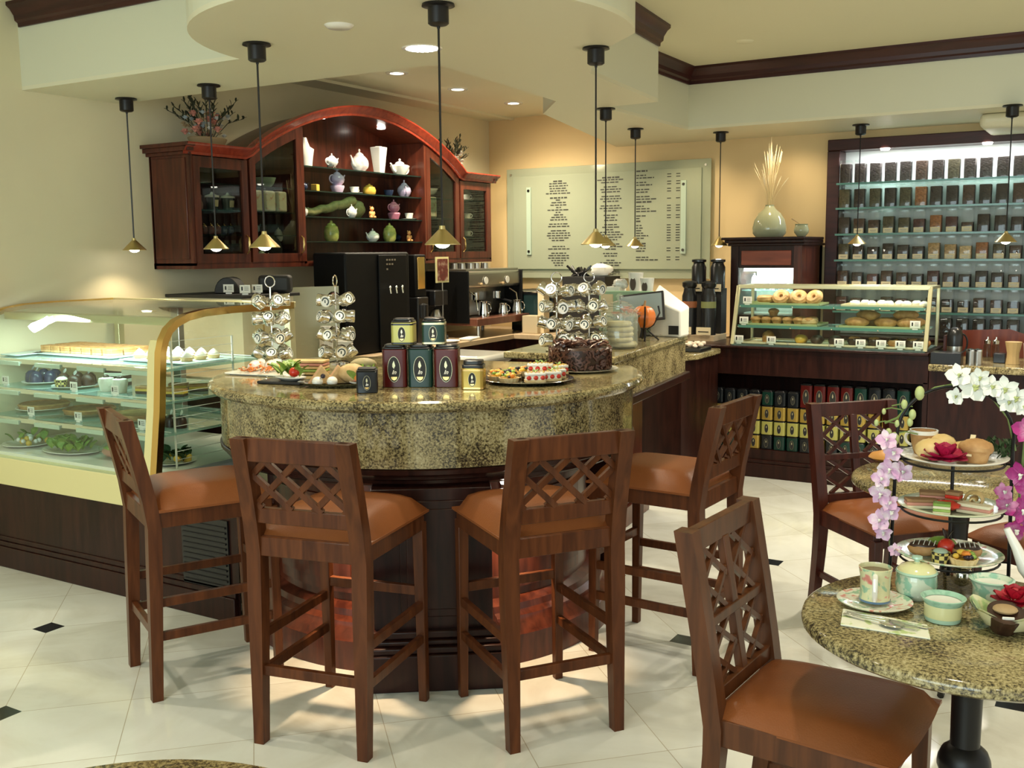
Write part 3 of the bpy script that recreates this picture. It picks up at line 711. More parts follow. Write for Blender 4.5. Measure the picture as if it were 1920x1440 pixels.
light('SPOT', 'door_bulb', (XB+.2, 4.56, 2.15), 1.6, (1, .9, .74), .02, (XB+.12, 4.56, 1.5), 120, .7)
light('SPOT', 'door_bulb', (XB+.2, 6.93, 2.2), 1.6, (1, .9, .74), .02, (XB+.12, 6.93, 1.5), 120, .7)
light('SPOT', 'door_bulb', (XB+.2, 7.4, 2.15), 1.2, (1, .9, .74), .02, (XB+.12, 7.4, 1.5), 120, .7)
# pottery colours
lilac = speck('lilac_glaze', [(0, (.30, .24, .42)), (.4, (.42, .36, .52)), (.75, (.55, .40, .48))], 14, .2, tex='noise')
pink = speck('pink_glaze', [(0, (.30, .07, .12)), (.5, (.45, .16, .24)), (.8, (.55, .28, .32))], 20, .2, tex='noise')
gfloral = speck('green_floral_glaze', [(0, (.10, .14, .03)), (.45, (.30, .34, .08)), (.7, (.50, .44, .14))], 26, .25, tex='noise')
silverf = speck('silver_floral_glaze', [(0, (.35, .36, .34)), (.5, (.72, .72, .68)), (.8, (.50, .30, .30))], 22, .12, tex='noise')
yel = pm('yellow_glaze', (.60, .38, .06), .25); darkb = pm('dark_blue_glaze', (.02, .03, .07), .15, coat=.4); ora = pm('orange_glaze', (.75, .34, .12), .3)
green_rope = speck('mossy_green', [(0, (.08, .09, .03)), (.5, (.20, .20, .07)), (.8, (.30, .28, .11))], 30, .6, tex='noise')
MT['gbowl'] = pm('pale_green_glaze', (.42, .52, .42), .25)
xs = -4.94; S1, S2, S3, S4 = 2.19, 2.025, 1.85, 1.68
# top shelf
def scoop(label, x, y, z, w_=.075, H=.20):
    t = MB().prism([(-w_, -.03), (w_*.7, -.03), (w_, .03), (-w_*.8, .03)], 0, H*.55)
    t = MB(); rows = []
    for i, (a, b, q) in enumerate(((.62, .045, 0), (.72, .05, .3), (.95, .055, .62), (.55, .04, .70), (.3, .03, .86), (.22, .02, 1))):
        rows.append([(w_*a*cos(u)-.012*(i > 2), b*.8*sin(u), H*q) for u in [2*pi*k/16 for k in range(17)]])
    t.grid([r[::-1] for r in rows]); t.add(rows[0][:16], [tuple(range(15, -1, -1))]); t.add(rows[-1][:16], [tuple(range(16))])
    return tag(t.obj('ceramic_bottle', 'white', None, (x, y, z), pi/2, smooth=50), label, 'ceramic bottle')
scoop('white ceramic bottle with slanted shoulder, left on the top cabinet shelf', xs, 5.48, S1)
t = teapot('small silver-footed floral teapot on the top cabinet shelf', silverf, (xs, 5.75, S1+.02), pi/2, .045)
handle(MB(), .0, .0, .02, .0, .004); 
m = MB(); [m.tube([(.03*cos(a), .03*sin(a), .01), (.04*cos(a), .04*sin(a), -.02)], .005, 6) for a in (0, 2.1, 4.2)]; m.obj('feet', 'chrome', t)
teapot('pink and silver teapot with picture panel on the top cabinet shelf', silverf, (xs, 6.06, S1), -pi/2, .065, 1.25, lid=silverf)
t = thing('ceramic_vase', 'tall white tapered square vase on the top cabinet shelf', 'vase', (xs, 6.29, S1))
m = MB(); m.add([(x*a, y*a, z) for z, a in ((0, .030), (.20, .048)) for x, y in ((-1, -1), (1, -1), (1, 1), (-1, 1))], [(3, 2, 1, 0), (0, 1, 5, 4), (1, 2, 6, 5), (2, 3, 7, 6), (3, 0, 4, 7), (4, 5, 6, 7)]); m.obj('body', 'white', t, bevel=.006)
MB().lathe([(.022, .2), (.026, .206), (.02, .206)], n=16).obj('rim', 'white', t)
teapot('low wide plain white teapot at the right of the top cabinet shelf', 'white', (xs, 6.55, S1), -pi/2, .075, .85, squat=True)
# second shelf
teapot('dark blue glossy teapot at the left of the second cabinet shelf', darkb, (xs, 5.43, S2), pi/2, .040)
box_thing('yellow_cup_block', 'yellow square mug on the second cabinet shelf', 'mug', yel, xs+.03, 5.53, S2, .045, .05, .05, .3)
t = teapot('lilac flowered tea-for-one teapot with a red handle on the second shelf', lilac, (xs, 5.80, S2+.055), pi/2, .055)
MB().lathe([(0, -.055), (.035, -.055), (.052, -.01), (.05, 0), (0, 0)], n=20).obj('lower_cup', lilac, t)
cup_saucer('white teacup on a saucer, left of the yellow sugar pot', 'white', (xs, 5.99, S2), pi/2)
jar_pot('yellow squat lidded sugar pot on the second cabinet shelf', yel, (xs, 6.165, S2), .05, .075, cat='sugar pot')
t = bowl('blue_bowl', 'dark blue small bowl in shade on the second cabinet shelf', darkb, (xs, 6.40, S2), .04, .05)
teapot('lilac patterned round teapot at the right of the second shelf', lilac, (xs, 6.60, S2), 2.4, .055, 1.2)
# third shelf
teapot('silver patterned teapot at the left of the third cabinet shelf', silverf, (xs, 5.43, S3), pi/2, .035, 1.3)
m = MB(); pts = [(xs, 5.42+i*.05, S3+.028+.11*(i/12)**1.3+.006*sin(i*2)) for i in range(12)]
m.tube(pts, [.025+.012*(i/11) for i in range(12)], 10); tag(m.obj('green_cloth_roll', green_rope), 'long mossy green rolled cloth sloping up along the third cabinet shelf', 'cloth')
tag(MB().ball((0, 0, .07), .06, .09, .07, 16, 10, .05).obj('green_basket', green_rope, None, (xs-.03, 6.03, S3)), 'large mossy green round basket on the third cabinet shelf', 'basket')
teapot('silver teapot standing before the mossy green basket on the third shelf', silverf, (xs+.06, 5.88, S3), pi/2, .038, 1.25)
def bear(label, x, y, z, s=.8):
    t = thing('bear_figurine', label, 'figurine', (x, y, z), pi/2)
    m = MB().ball((0, 0, .03*s), .022*s, .02*s, .03*s, 12, 8).ball((0, -.004, .072*s), .018*s, .017*s, .017*s, 12, 8)
    for q in (-1, 1): m.ball((q*.013*s, 0, .088*s), .006*s, n=8, m=6).ball((q*.02*s, -.012*s, .012*s), .012*s, .016*s, .01*s, 8, 6).ball((q*.024*s, -.006*s, .04*s), .008*s, .009*s, .015*s, 8, 6)
    m.obj('body', ora, t, smooth=80); return t
bear('small orange bear-shaped figurine on the third cabinet shelf', xs+.05, 6.12, S3, 1.0)
t = teapot('pink tea-for-one teapot on the third cabinet shelf', pink, (xs, 6.46, S3+.055), pi/2, .048)
MB().lathe([(0, -.055), (.036, -.055), (.05, -.01), (.045, 0), (0, 0)], n=20).obj('lower_cup', pink, t)
cup_saucer('white teacup on a saucer at the right end of the third shelf', 'white', (xs+.02, 6.63, S3), pi/2)
# bottom shelf
jar_pot('green and yellow floral egg-shaped jar, left on the bottom cabinet shelf', gfloral, (xs, 5.72, S4), .055, .13)
teapot('pale grey-white round teapot on the bottom cabinet shelf', MT['gbowl'] if False else 'white', (xs, 6.19, S4), -pi/2, .05, .95)
jar_pot('green and yellow floral jar beside the grey-white teapot', gfloral, (xs, 6.40, S4), .052, .125)
bear('small orange bear-shaped figurine on the bottom cabinet shelf', xs+.02, 6.62, S4, .95)
tag(MB().ball((0, 0, .03), .035, .03, .03, 10, 7, .15).obj('dark_ornament', darkb, None, (xs-.08, 6.60, S4)), 'dark glossy ornament behind the orange bear on the bottom shelf', 'ornament')
# inside the left-end door
def mug(label, x, y, z, mat='white', R=.035, H=.08, lid=True, band=None, group=None):
    t = thing('mug', label, 'mug', (x, y, z), 0, group)
    MB().lathe([(0, 0), (R*.8, 0), (R, H), (R*.92, H), (R*.75, .005), (0, .005)], n=18).obj('body', mat, t)
    if lid: MB().lathe([(R*1.08, H), (R*1.05, H+.012), (R*.3, H+.022), (.006, H+.034), (0, H+.036)], n=18).obj('lid', 'white', t)
    if band: MB().lathe([(R*.87, H*.25), (R*.98, H*.8)], n=6, a0=-.5, a1=.5).obj('picture_panel', band, t)
    return t
xg = -4.93; dkgreen = pm('dark_green_glaze', (.012, .03, .02), .2)
for i, (y, l) in enumerate(((4.55, 'dark mug with white lid, middle of the left cabinet shelf'), (4.68, 'dark mug with white lid, right on the left cabinet shelf'))):
    mug(l, xg+.05, y, 1.87, dkgreen, .042, .075, band='cream')
t = thing('ceramic_figure', 'tall pink and brown ceramic bottle beside the lidded dark mugs', 'ceramic bottle', (xg+.05, 4.44, 1.87))
MB().lathe([(0, 0), (.024, 0), (.028, .03), (.018, .06), (.022, .08), (.01, .1), (.012, .115), (0, .12)], n=14).obj('body', pm('pinkish_brown_glaze', (.30, .14, .11), .3), t)
for i in range(6):
    y = 4.41+i*.055
    o = jar_pot('', pm('jam_jar_red', (.16, .03, .03), .2) if i < 4 else darkb, (xg+.06, y, 1.72), .022, .06, 'brass') if i in (0, 4) else dup(o, (xg+.06, y, 1.72))
    o['label'] = 'small dark jar with gold lid, one of a row behind the left glass door'; o['group'] = 'small gold-lidded jars in the left cabinet'
for i in range(3):
    box_thing('blue_tin', 'small blue-black box on the cabinet floor behind the left door', 'box', darkb, xg+.05, 4.47+i*.1, 1.55, .07, .07, .05, group='blue-black boxes on the left cabinet floor')
# behind the second door
mug('white cup on the high shelf behind the sloping glass door', xg, 4.88, 2.03, 'white', .03, .05, lid=False)
bowl('stacked_bowl', 'pale green round bowl on the high shelf behind the sloping door', 'gbowl', (xg, 5.06, 2.03), .075, .065)
floral_card = speck('floral_card', [(0, (.70, .62, .48)), (.55, (.62, .60, .46)), (.72, (.55, .22, .16))], 30, .5, tex='noise')
for i, y in enumerate((4.89, 5.01, 5.12)):
    o = box_thing('tea_box', 'cream floral gift box %s on the middle shelf behind the sloping door' % ('at left', 'in the middle', 'at right')[i], 'gift box', floral_card, xg+.06, y, 1.87, .07, .105, .135, .1*i, bevel=.012)
teapot('blue-grey teapot behind the sloping glass door', pm('bluegrey_glaze', (.13, .18, .22), .25), (xg, 4.93, 1.72), pi/2, .05)
jar_pot('white star-topped jar behind the sloping glass door', 'white', (xg, 5.17, 1.68), .03, .08)
teapot('pale teal square teapot on the cabinet floor behind the sloping door', 'gbowl', (xg+.05, 4.95, 1.545), pi/2, .045, .9)
tag(MB().ball((0, 0, .08), .07, .06, .09, 14, 9).obj('dark_teacosy', 'matt_black', None, (xg, 5.11, 1.545)), 'dark rounded tea cosy on the cabinet floor behind the sloping door', 'tea cosy')
# behind the right doors
tag(MB().cb((0, 0, .09), (.05, .15, .18)).obj('large_tea_box', floral_card, None, (xg, 6.93, 1.87), bevel=.02), 'large floral canister behind the right sloping door', 'canister')
bowl('stacked_bowl', 'white dome bowl above the floral canister', 'white', (xg, 6.93, 2.06), .07, .05)
for i in range(3):
    jar_pot('small clear-topped jar on the %s shelf of the right end door' % ('upper', 'middle', 'lower')[i], 'white' if i == 0 else 'gbowl', (xg, 7.33, (2.03, 1.87, 1.72)[i]), .03, .09, 'chrome')
    cup_saucer('stacked cup on the %s shelf of the right end door' % ('upper', 'middle', 'lower')[i], silverf, (xg, 7.48, (2.03, 1.87, 1.72)[i]), 0)
# ------------------------------------------------------------------ dried flower arrangements on top of the cabinet
def bouquet(t, n, R, H, cols, stemm, seed, base_z=0.0, big=1.0):
    rnd = random.Random(seed); st = MB(); lf = MB()
    fl = [MB() for _ in cols]
    for i in range(n):
        a = rnd.uniform(0, 2*pi); r = R*rnd.uniform(.35, 1); h = H*rnd.uniform(.45, 1)*(1.15-.5*r/R)
        p0 = V((.02*cos(a), .03*sin(a), base_z)); p2 = V((r*cos(a)*.5, r*sin(a), base_z+h)); p1 = (p0+p2)/2+V((0, 0, .04))
        st.tube([p0, p1, p2], .002, 4)
        d = (p2-p1).normalized()
        for k in range(7):
            q = p1+(p2-p1)*(k/6); b = a+k*2.4
            lf.leaf(q, d*.6+V((cos(b), sin(b), .3))*.7, (0, 0, 1), .040, .013)
    for i in range(len(cols)*16):
        m = fl[i % len(cols)]; a = rnd.uniform(0, 2*pi); r = R*.62*rnd.random()**.6
        q = V((r*cos(a)*.5, r*sin(a), base_z+H*.26+rnd.uniform(-.05, .06)*1.2)); s_ = .030 if i % len(cols) == 0 else .019
        for k in range(12):
            b = 2*pi*k/6+i+(k//6)*.5; m.leaf(q, (cos(b), sin(b), .35+.9*(k//6)), (0, 0, 1), s_*1.1, s_, .25)
        m.ball(q+V((0, 0, .004)), s_*.35, n=6, m=4)
    st.obj('stems', stemm, t); lf.obj('leaves', stemm, t, smooth=0)
    for m, (cn, cm) in zip(fl, cols): tag(m.obj(cn, cm, t, smooth=0), None, None, kind='stuff')
MT['euca'] = pm('dried_dark_green', (.035, .040, .018), .7); MT['pinkf'] = pm('peach_pink_petal', (.70, .28, .20), .6)
MT['whitef'] = pm('white_petal', (.75, .73, .66), .6); MT['bluef'] = pm('blue_white_petal', (.42, .48, .50), .6); MT['tanf'] = pm('tan_petal', (.38, .26, .13), .7)
t = thing('flower_basket', 'basket of dried flowers with peach roses on the left top of the cabinet', 'flower arrangement', (-4.97, 4.62, 2.255))
MB().lathe([(0, 0), (.085, 0), (.11, .055), (.105, .06), (.08, .01)], n=20, sx=.8, sy=1.3).obj('basket', 'tanf', t)
bouquet(t, 22, .30, .36, [('roses', 'pinkf'), ('white_flowers', 'whitef'), ('blue_flowers', 'bluef'), ('tan_flowers', 'tanf')], 'euca', 3, .04)
t = thing('flower_basket', 'dried arrangement with white blooms on the right top of the cabinet', 'flower arrangement', (-4.97, 7.33, 2.255))
MB().lathe([(0, 0), (.06, 0), (.08, .04), (.075, .05), (.05, .01)], n=20).obj('basket', 'tanf', t)
bouquet(t, 22, .19, .34, [('white_flowers', 'whitef'), ('tan_flowers', 'tanf')], 'euca', 5, .03)
# ------------------------------------------------------------------ glass pastry case on the left
gc = thing('glass_display_case', 'long curved-glass pastry case with brass edge on a dark wood base', 'display case', (-4.44, 3.5, 0))
def G(x, y, z): return (x+4.44, y-3.5, z)
X0, X1 = XW+.02, -3.74
def gbox(mb, x0, x1, y0, y1, z0, z1): return mb.box(x0+4.44, x1+4.44, y0-3.5, y1-3.5, z0, z1)
gbox(MB(), X0, -3.66, 3.075, 4.0, 0, .445).obj('base', 'dark_wood', gc)
m = gbox(MB(), X0, -3.25, 3.05, 3.08, 0, .11); gbox(m, X0, -3.25, 3.058, 3.08, .11, .135); gbox(m, X0, -3.25, 3.066, 3.08, .135, .16); m.obj('base_moulding', 'dark_wood', gc, bevel=.004)
pe = [(-3.66, 3.075), (-3.24, 3.075), (-3.42, 3.25), (-3.52, 3.45), (-3.58, 3.62), (-3.60, 3.95), (-3.66, 3.95)]
MB().prism([(x+4.44, y-3.5) for x, y in pe], 0, .56).obj('end_cabinet', 'dark_wood', gc)
tag(MB().prism([(-3.645, 3.06), (-3.03, 3.06), (-3.20, 3.20), (-3.31, 3.38), (-3.38, 3.6), (-3.40, 3.95), (-3.645, 3.95)], .561, .585).obj('steel_worktop', 'steel', None, bevel=.003), 'low brushed steel worktop between the glass pastry case and the round bar', 'worktop')
m = gbox(MB(), -3.58, -3.29, 3.066, 3.076, .13, .45); m.obj('vent', 'black', gc)
m = MB(); 
for k in range(12): gbox(m, -3.57, -3.30, 3.060, 3.067, .15+k*.024, .158+k*.024)
m.obj('vent_slats', 'matt_black', gc)
gbox(MB(), X0, X1+.03, 3.045, 3.10, .445, .585).obj('sill', 'sill', gc, bevel=.003)
gbox(MB(), X0, X1, 3.10, 4.0, .56, .60).obj('deck', 'white', gc)
prof = [(3.052, .585), (3.075, .75), (3.095, .90), (3.108, 1.05), (3.118, 1.16), (3.135, 1.215), (3.165, 1.262), (3.21, 1.295), (3.28, 1.32), (3.38, 1.334), (3.55, 1.34), (3.98, 1.34)]
def strip(x0, x1, off, th):
    m = MB(); rows = []
    P_ = [V((y, z)) for y, z in prof]
    for i, p in enumerate(P_):
        a = P_[max(0, i-1)]; b = P_[min(len(P_)-1, i+1)]; t = (b-a).normalized(); n = V((-t.y, t.x))
        o0 = p+n*off; o1 = p+n*(off+th)
        rows.append([G(x0, *o0), G(x1, *o0), G(x1, *o1), G(x0, *o1), G(x0, *o0)])
    m.grid(rows); m.add(rows[0][:4], [(0, 1, 2, 3)]); m.add(rows[-1][:4], [(3, 2, 1, 0)]); return m
strip(X0, X1, 0, .005).obj('curved_glass', 'case_glass', gc, smooth=50)
strip(X1-.005, X1+.035, -.025, .034).obj('brass_edge', 'brass', gc, smooth=50)
m = MB(); rows = []
for (y, z), (y2, z2) in zip(prof[:6], prof[1:7]): rows.append([G(X1-.055, y-.006, z), G(X1+.030, y-.006, z), G(X1+.030, y+.006, z), G(X1-.055, y+.006, z), G(X1-.055, y-.006, z)])
m.grid(rows).obj('pale_edge_strip', 'sill', gc, smooth=50)
strip(X0-.005, X0+.02, -.02, .03).obj('brass_edge', 'brass', gc, smooth=50)
poly = [G(X1+.006, y, z) for y, z in prof]+[G(X1+.006, 3.98, .585)]; n_ = len(poly)
MB().add(poly+[(x+.005, y, z) for x, y, z in poly], [tuple(range(n_)), tuple(range(2*n_-1, n_-1, -1))]).obj('end_glass', 'case_glass', gc, smooth=0)
gbox(MB(), X0, X1+.03, 3.965, 4.0, 1.32, 1.35).obj('rear_top_rail', 'pale_gold', gc, bevel=.004)
gbox(MB(), X1-.02, X1+.02, 3.96, 4.0, .6, 1.33).obj('rear_post', 'pale_gold', gc, bevel=.003)
gbox(MB(), X0+.02, X0+.06, 3.96, 4.0, .6, 1.33).obj('rear_post', 'pale_gold', gc, bevel=.003)
gbox(MB(), -4.62, -4.56, 3.96, 4.0, .6, 1.33).obj('rear_post', 'steel', gc, bevel=.003)
gbox(MB(), X0+.04, X1-.02, 3.27, 3.35, 1.296, 1.306).obj('added_light_cover', 'pale_gold', gc, bevel=.002)  # cover and front strip added to hide the case light from view
gbox(MB(), X0+.04, X1-.02, 3.265, 3.27, 1.270, 1.306).obj('added_light_shield', 'pale_gold', gc)
light('AREA', 'case_tube', (-4.36, 3.31, 1.290), 9.5, (.86, 1, .97), .95, (-4.45, 3.5, .6), sy=.06)
shz = ((.775, 3.125), (.925, 3.135), (1.075, 3.15))
for z, y0 in shz:
    s_ = gbox(MB(), X0+.02, X1-.03, y0+.02, 3.86, z-.012, z); s_.obj('shelf', 'green_glass', gc)
    m = gbox(MB(), X0+.02, X1-.03, y0+.008, y0+.02, z-.020, z+.003)
    m.obj('shelf_rail', 'chrome', gc)
    m = MB()
    for k in range(4):
        x = -5.02+k*.33; gbox(m, x, x+.2, y0, y0+.008, z-.03, z-.010)
    m.obj('price_strip', MT['gbowl'], gc)
# wire rack at the right end
m = MB()
for yy in (3.24, 3.62): m.tube([G(X1-.05, yy, .6), G(X1-.05, yy, 1.20)], .005, 6)
for k in range(15): m.tube([G(X1-.05, 3.24, .64+k*.04), G(X1-.05, 3.62, .64+k*.04)], .0018, 4)
for z in (.8, .95, 1.1):
    for yy in (3.2, 3.4, 3.6, 3.8): m.tube([G(X1-.5, yy, z-.02), G(X1-.03, yy, z-.02)], .002, 4)
m.obj('wire_rack', MT['white'], gc)
# ---- pastries: small makers
choc = speck('dark_chocolate', [(0, (.014, .006, .004)), (.5, (.035, .014, .008)), (.8, (.07, .03, .016))], 60, .35, tex='noise')
crust = speck('baked_crust', [(0, (.26, .11, .03)), (.45, (.44, .22, .07)), (.75, (.60, .36, .14))], 30, .55, tex='noise', bump=.4)
bread = speck('toasted_bread', [(0, (.36, .20, .08)), (.5, (.58, .38, .17)), (.8, (.70, .52, .28))], 26, .6, tex='noise', bump=.3)
cream_ = pm('whipped_cream', (.80, .76, .64), .45, bump=.3, bscale=60)
yellowc = pm('yellow_custard', (.75, .48, .07), .35); lettuce = speck('lettuce', [(0, (.07, .16, .02)), (.5, (.22, .36, .05)), (.8, (.45, .52, .16))], 28, .45, tex='noise', bump=.4)
redf = pm('red_fruit', (.55, .03, .015), .22); blackf = pm('black_berry', (.012, .006, .018), .2); orangef = pm('orange_fruit', (.70, .22, .03), .3); ham = pm('pink_ham', (.56, .24, .18), .4)
clearp = glass('clear_plastic', (.93, .96, .95), rough=.08, ior=1.45)
def plate(mb, R, z=0, sx=1, sy=1): return mb.lathe([(0, z), (R*.6, z), (R, z+.012), (R*1.0, z+.015), (R*.6, z+.005), (0, z+.004)], n=28, sx=sx, sy=sy)
def card(label, x, y, z, rz=0, group=None, s=1.0):
    t = thing('price_card', label, 'price card', (x, y, z), rz, group)
    MB().cb((0, 0, .030*s), (.055*s, .002, .042*s)).obj('card', 'paper', t)
    m = MB().cb((-.015*s, -.0015, .032*s), (.008*s, .001, .020*s)); 
    for k in range(3): m.cb((.008*s, -.0015, (.040-k*.008)*s), (.022*s, .001, .002*s))
    m.obj('print', 'matt_black', t)
    MB().cb((0, .004, .004), (.03*s, .014, .008)).obj('foot', 'white', t); return t
rn = random.Random(11)
def layered(label, x, y, z, w_, d, cols, rz=0, cat='cake', name='layer_cake', group=None, hs=.014, top=None):
    t = thing(name, label, cat, (x, y, z), rz, group)
    for i, cm in enumerate(cols): MB().cb((0, 0, hs*(i+.5)), (w_, d, hs)).obj(('sponge', 'filling')[i % 2], cm, t, bevel=.002)
    if top: MB().ball((0, 0, hs*len(cols)+.006), .012, n=8, m=6).obj('topping', top, t)
    return t
# top shelf: long platters with squares and cream cakes
def platter(label, x, y, z, w_, d, rz=0, mat='aqua_tray', R=.02):
    return tag(MB().prism(rrect(w_, d, R), 0, .004).prism(rrect(w_+.03, d+.03, R), .004, .010).obj('platter', mat, None, (x, y, z), rz, bevel=.002), label, 'platter')
Z3 = 1.076; Z2 = .926; Z1 = .776; Z0 = .601
platter('long white platter of baked squares on the top case shelf', -4.70, 3.52, Z3, .62, .30)
platter('white platter of cream cakes at the right of the top case shelf', -4.05, 3.50, Z3, .46, .30)
platter('empty white tray lying at the left end of the top case shelf', -5.04, 3.42, Z3, .12, .34, 0)
for i in range(3):
    for j in range(7):
        x, y = -4.97+j*.085, 3.44+i*.085
        o = layered('brown baked fruit square, one of the rows on the long platter', x, y, Z3+.011, .07, .07, [bread, crust, crust], .1, 'pastry', 'fruit_square', 'baked squares on the top case shelf', .012) if (i, j) == (0, 0) else dup(o, (x, y, Z3+.011), rn.uniform(-.15, .15))
for i in range(3):
    for j in range(5):
        x, y = -4.23+j*.085, 3.42+i*.085
        if (i, j) == (0, 0):
            o = thing('cream_cake', 'small cream-topped tart, one of the rows on the right top-shelf platter', 'pastry', (x, y, Z3+.011), 0, 'cream tarts on the top case shelf')
            MB().lathe([(0, 0), (.026, 0), (.032, .018), (0, .018)], n=16).obj('tart_shell', bread, o)
            MB().lathe([(.029, .018), (.022, .03), (.01, .042), (0, .048)], n=12).obj('cream', cream_, o)
        else: dup(o, (x, y, Z3+.011), 0)
# middle-upper shelf: chocolate cakes, cupcakes
tag(plate(MB(), .11).obj('cake_plate', 'white', None, (-4.93, 3.36, Z2)), 'round plate of dark blue-black cakes at left of the second case shelf', 'plate')
def bomb(label, x, y, z, mat, R=.034, top='white', group=None):
    t = thing('small_cake', label, 'cake', (x, y, z), rn.uniform(0, 3), group)
    MB().lathe([(0, 0), (R, 0), (R*1.02, .02), (R*.9, .042), (R*.5, .056), (0, .06)], n=16).obj('cake', mat, t)
    MB().leaf((0, 0, .058), (.3, .2, 1), (1, 0, 0), .03, .018, .2).obj('garnish', top, t); return t
bl = pm('blueberry_glaze', (.03, .035, .08), .2)
for k in range(5):
    a = k*2*pi/5; x, y = -4.93+.06*cos(a), 3.36+.06*sin(a)
    if k == 0: o = bomb('blue-black domed cake on the round plate, left of second case shelf', x, y, Z2+.012, bl, group='blue-black domed cakes on one plate')
    else: dup(o, (x, y, Z2+.012))
check = _nt('chequered_wrapper'); ck, nt_, b_ = check; tcn = nt_.nodes.new('ShaderNodeTexCoord'); chn = nt_.nodes.new('ShaderNodeTexChecker'); chn.inputs['Scale'].default_value = 90
chn.inputs['Color1'].default_value = (.60, .50, .16, 1); chn.inputs['Color2'].default_value = (.02, .015, .01, 1); nt_.links.new(tcn.outputs['Object'], chn.inputs['Vector']); nt_.links.new(chn.outputs[0], b_.inputs['Base Color'])
MT['check'] = ck
tag(plate(MB(), .12).obj('cake_plate', 'white', None, (-4.62, 3.33, Z2)), 'round plate of chocolate cups in the middle of the second case shelf', 'plate')
for k in range(6):
    a = k*2*pi/6+.3; x, y = -4.62+.072*cos(a), 3.33+.072*sin(a)
    if k == 0: o = bomb('dark chocolate dome cake on the middle plate of the second case shelf', x, y, Z2+.012, choc, .034, 'white', 'dark chocolate domes on the middle plate')
    elif k == 4:
        t = thing('truffle_cup', 'black and gold chequered truffle cup among the chocolate domes', 'cake', (x, y, Z2+.012))
        MB().lathe([(0, 0), (.032, 0), (.036, .035), (0, .035)], n=18).obj('wrapper', 'check', t); MB().ball((0, 0, .036), .028, .028, .014).obj('topping', cream_, t)
    else: dup(o, (x, y, Z2+.012))
layered('tall dark chocolate slice cake beside the chequered truffle cup', -4.47, 3.47, Z2, .10, .09, [choc, cream_, choc, cream_, choc], .3, hs=.018)
for i, x in enumerate((-4.34, -4.24)):
    t = thing('cupcake', 'white frosted cupcake with dark swirl, %s on the second case shelf' % ('left one', 'right one')[i], 'cupcake', (x, 3.30, Z2))
    MB().lathe([(0, 0), (.030, 0), (.040, .05), (.036, .066), (0, .075)], n=18).obj('cake', cream_, t); MB().ball((0, 0, .072), .016, .016, .012).obj('swirl', choc, t)
for i, (x, y) in enumerate(((-4.10, 3.34), (-3.98, 3.34), (-3.88, 3.34), (-4.05, 3.5), (-3.93, 3.52), (-3.85, 3.66))):
    if i == 0: o = layered('orange and brown pastry bar at the right of the second case shelf', x, y, Z2, .09, .05, [choc, yellowc, crust], .2, 'pastry', 'pastry_bar', 'orange and brown pastry bars on the second case shelf', .012)
    else: dup(o, (x, y, Z2), .2*i)
# lower shelf: pies
for i, x in enumerate((-5.00, -4.62, -4.25)):
    t = thing('pie', 'flat round brown pie on a plate, %s of the third case shelf' % ('left', 'middle', 'right')[i], 'pie', (x, 3.40, Z1))
    plate(MB(), .145).obj('plate', 'green_glass' if i else 'white', t); MB().lathe([(0, .006), (.12, .006), (.132, .03), (.124, .036), (.118, .030), (0, .032)], n=30).obj('pie', crust, t)
for i in range(4):
    x = -4.06+.07*i
    o = bomb('black chocolate cake at the right of the third case shelf', x, 3.33, Z1, choc, .028, 'white', 'black chocolate cakes on the third case shelf') if i == 0 else dup(o, (x, 3.33, Z1))
# deck: salads, sandwiches
def salad(label, x, y, z, R, mats, n=26, sx=1, sy=1, name='salad_plate', cat='salad'):
    t = thing(name, label, cat, (x, y, z)); plate(MB(), R, 0, sx, sy).obj('plate', 'white', t)
    for gi, (nm, mt) in enumerate(mats):
        m = MB()
        for k in range(n//len(mats)):
            a = rn.uniform(0, 2*pi); r = R*.75*math.sqrt(rn.random()); b = rn.uniform(0, 6)
            p = V((r*cos(a)*sx, r*sin(a)*sy, .012+.035*(1-r/R)*rn.random()+.008))
            if nm in ('leaves',): m.leaf(p, (cos(b), sin(b), .5), (0, 0, 1), .055, .04, .35)
            else: m.ball(p, rn.uniform(.010, .018), n=8, m=6)
        m.obj(nm, mt, t, smooth=60)
    return t
salad('plate of melon wedges and salad at the left of the case deck', -4.98, 3.28, Z0, .13, [('leaves', lettuce), ('fruit', yellowc), ('egg', 'white')], 30)
salad('heap of green lettuce in the middle of the case deck', -4.60, 3.27, Z0, .15, [('leaves', lettuce)], 60, 1.2, .8)
t = thing('wrapped_sandwich', 'cling-wrapped red and green sandwich in the middle of the case deck', 'sandwich', (-4.26, 3.27, Z0))
MB().ball((0, 0, .04), .10, .07, .04, 18, 10, .05).obj('wrap', clearp, t); MB().ball((0, 0, .03), .085, .055, .028, 16, 8, .08).obj('filling', redf if False else ham, t); MB().ball((0, 0, .05), .06, .05, .018, 12, 8, .2).obj('salad', lettuce, t)
salad('dark plate of green garnish at the right end of the case deck', -3.92, 3.32, Z0, .12, [('leaves', pm('dark_herbs', (.03, .07, .02), .5)), ('fruit', yellowc)], 44)
for i, (x, z) in enumerate(((-4.82, Z1), (-4.44, Z1), (-4.15, Z2), (-3.97, Z1), (-4.46, Z2), (-5.02, Z2))):
    card('white price card standing at the front of the %s case shelf%s' % ({Z1: 'third', Z2: 'second'}[z], ', %s' % ('left of middle', 'middle', 'right of middle', 'right end', 'beside the cupcakes', 'left end')[i]), x, 3.20, z, 0)
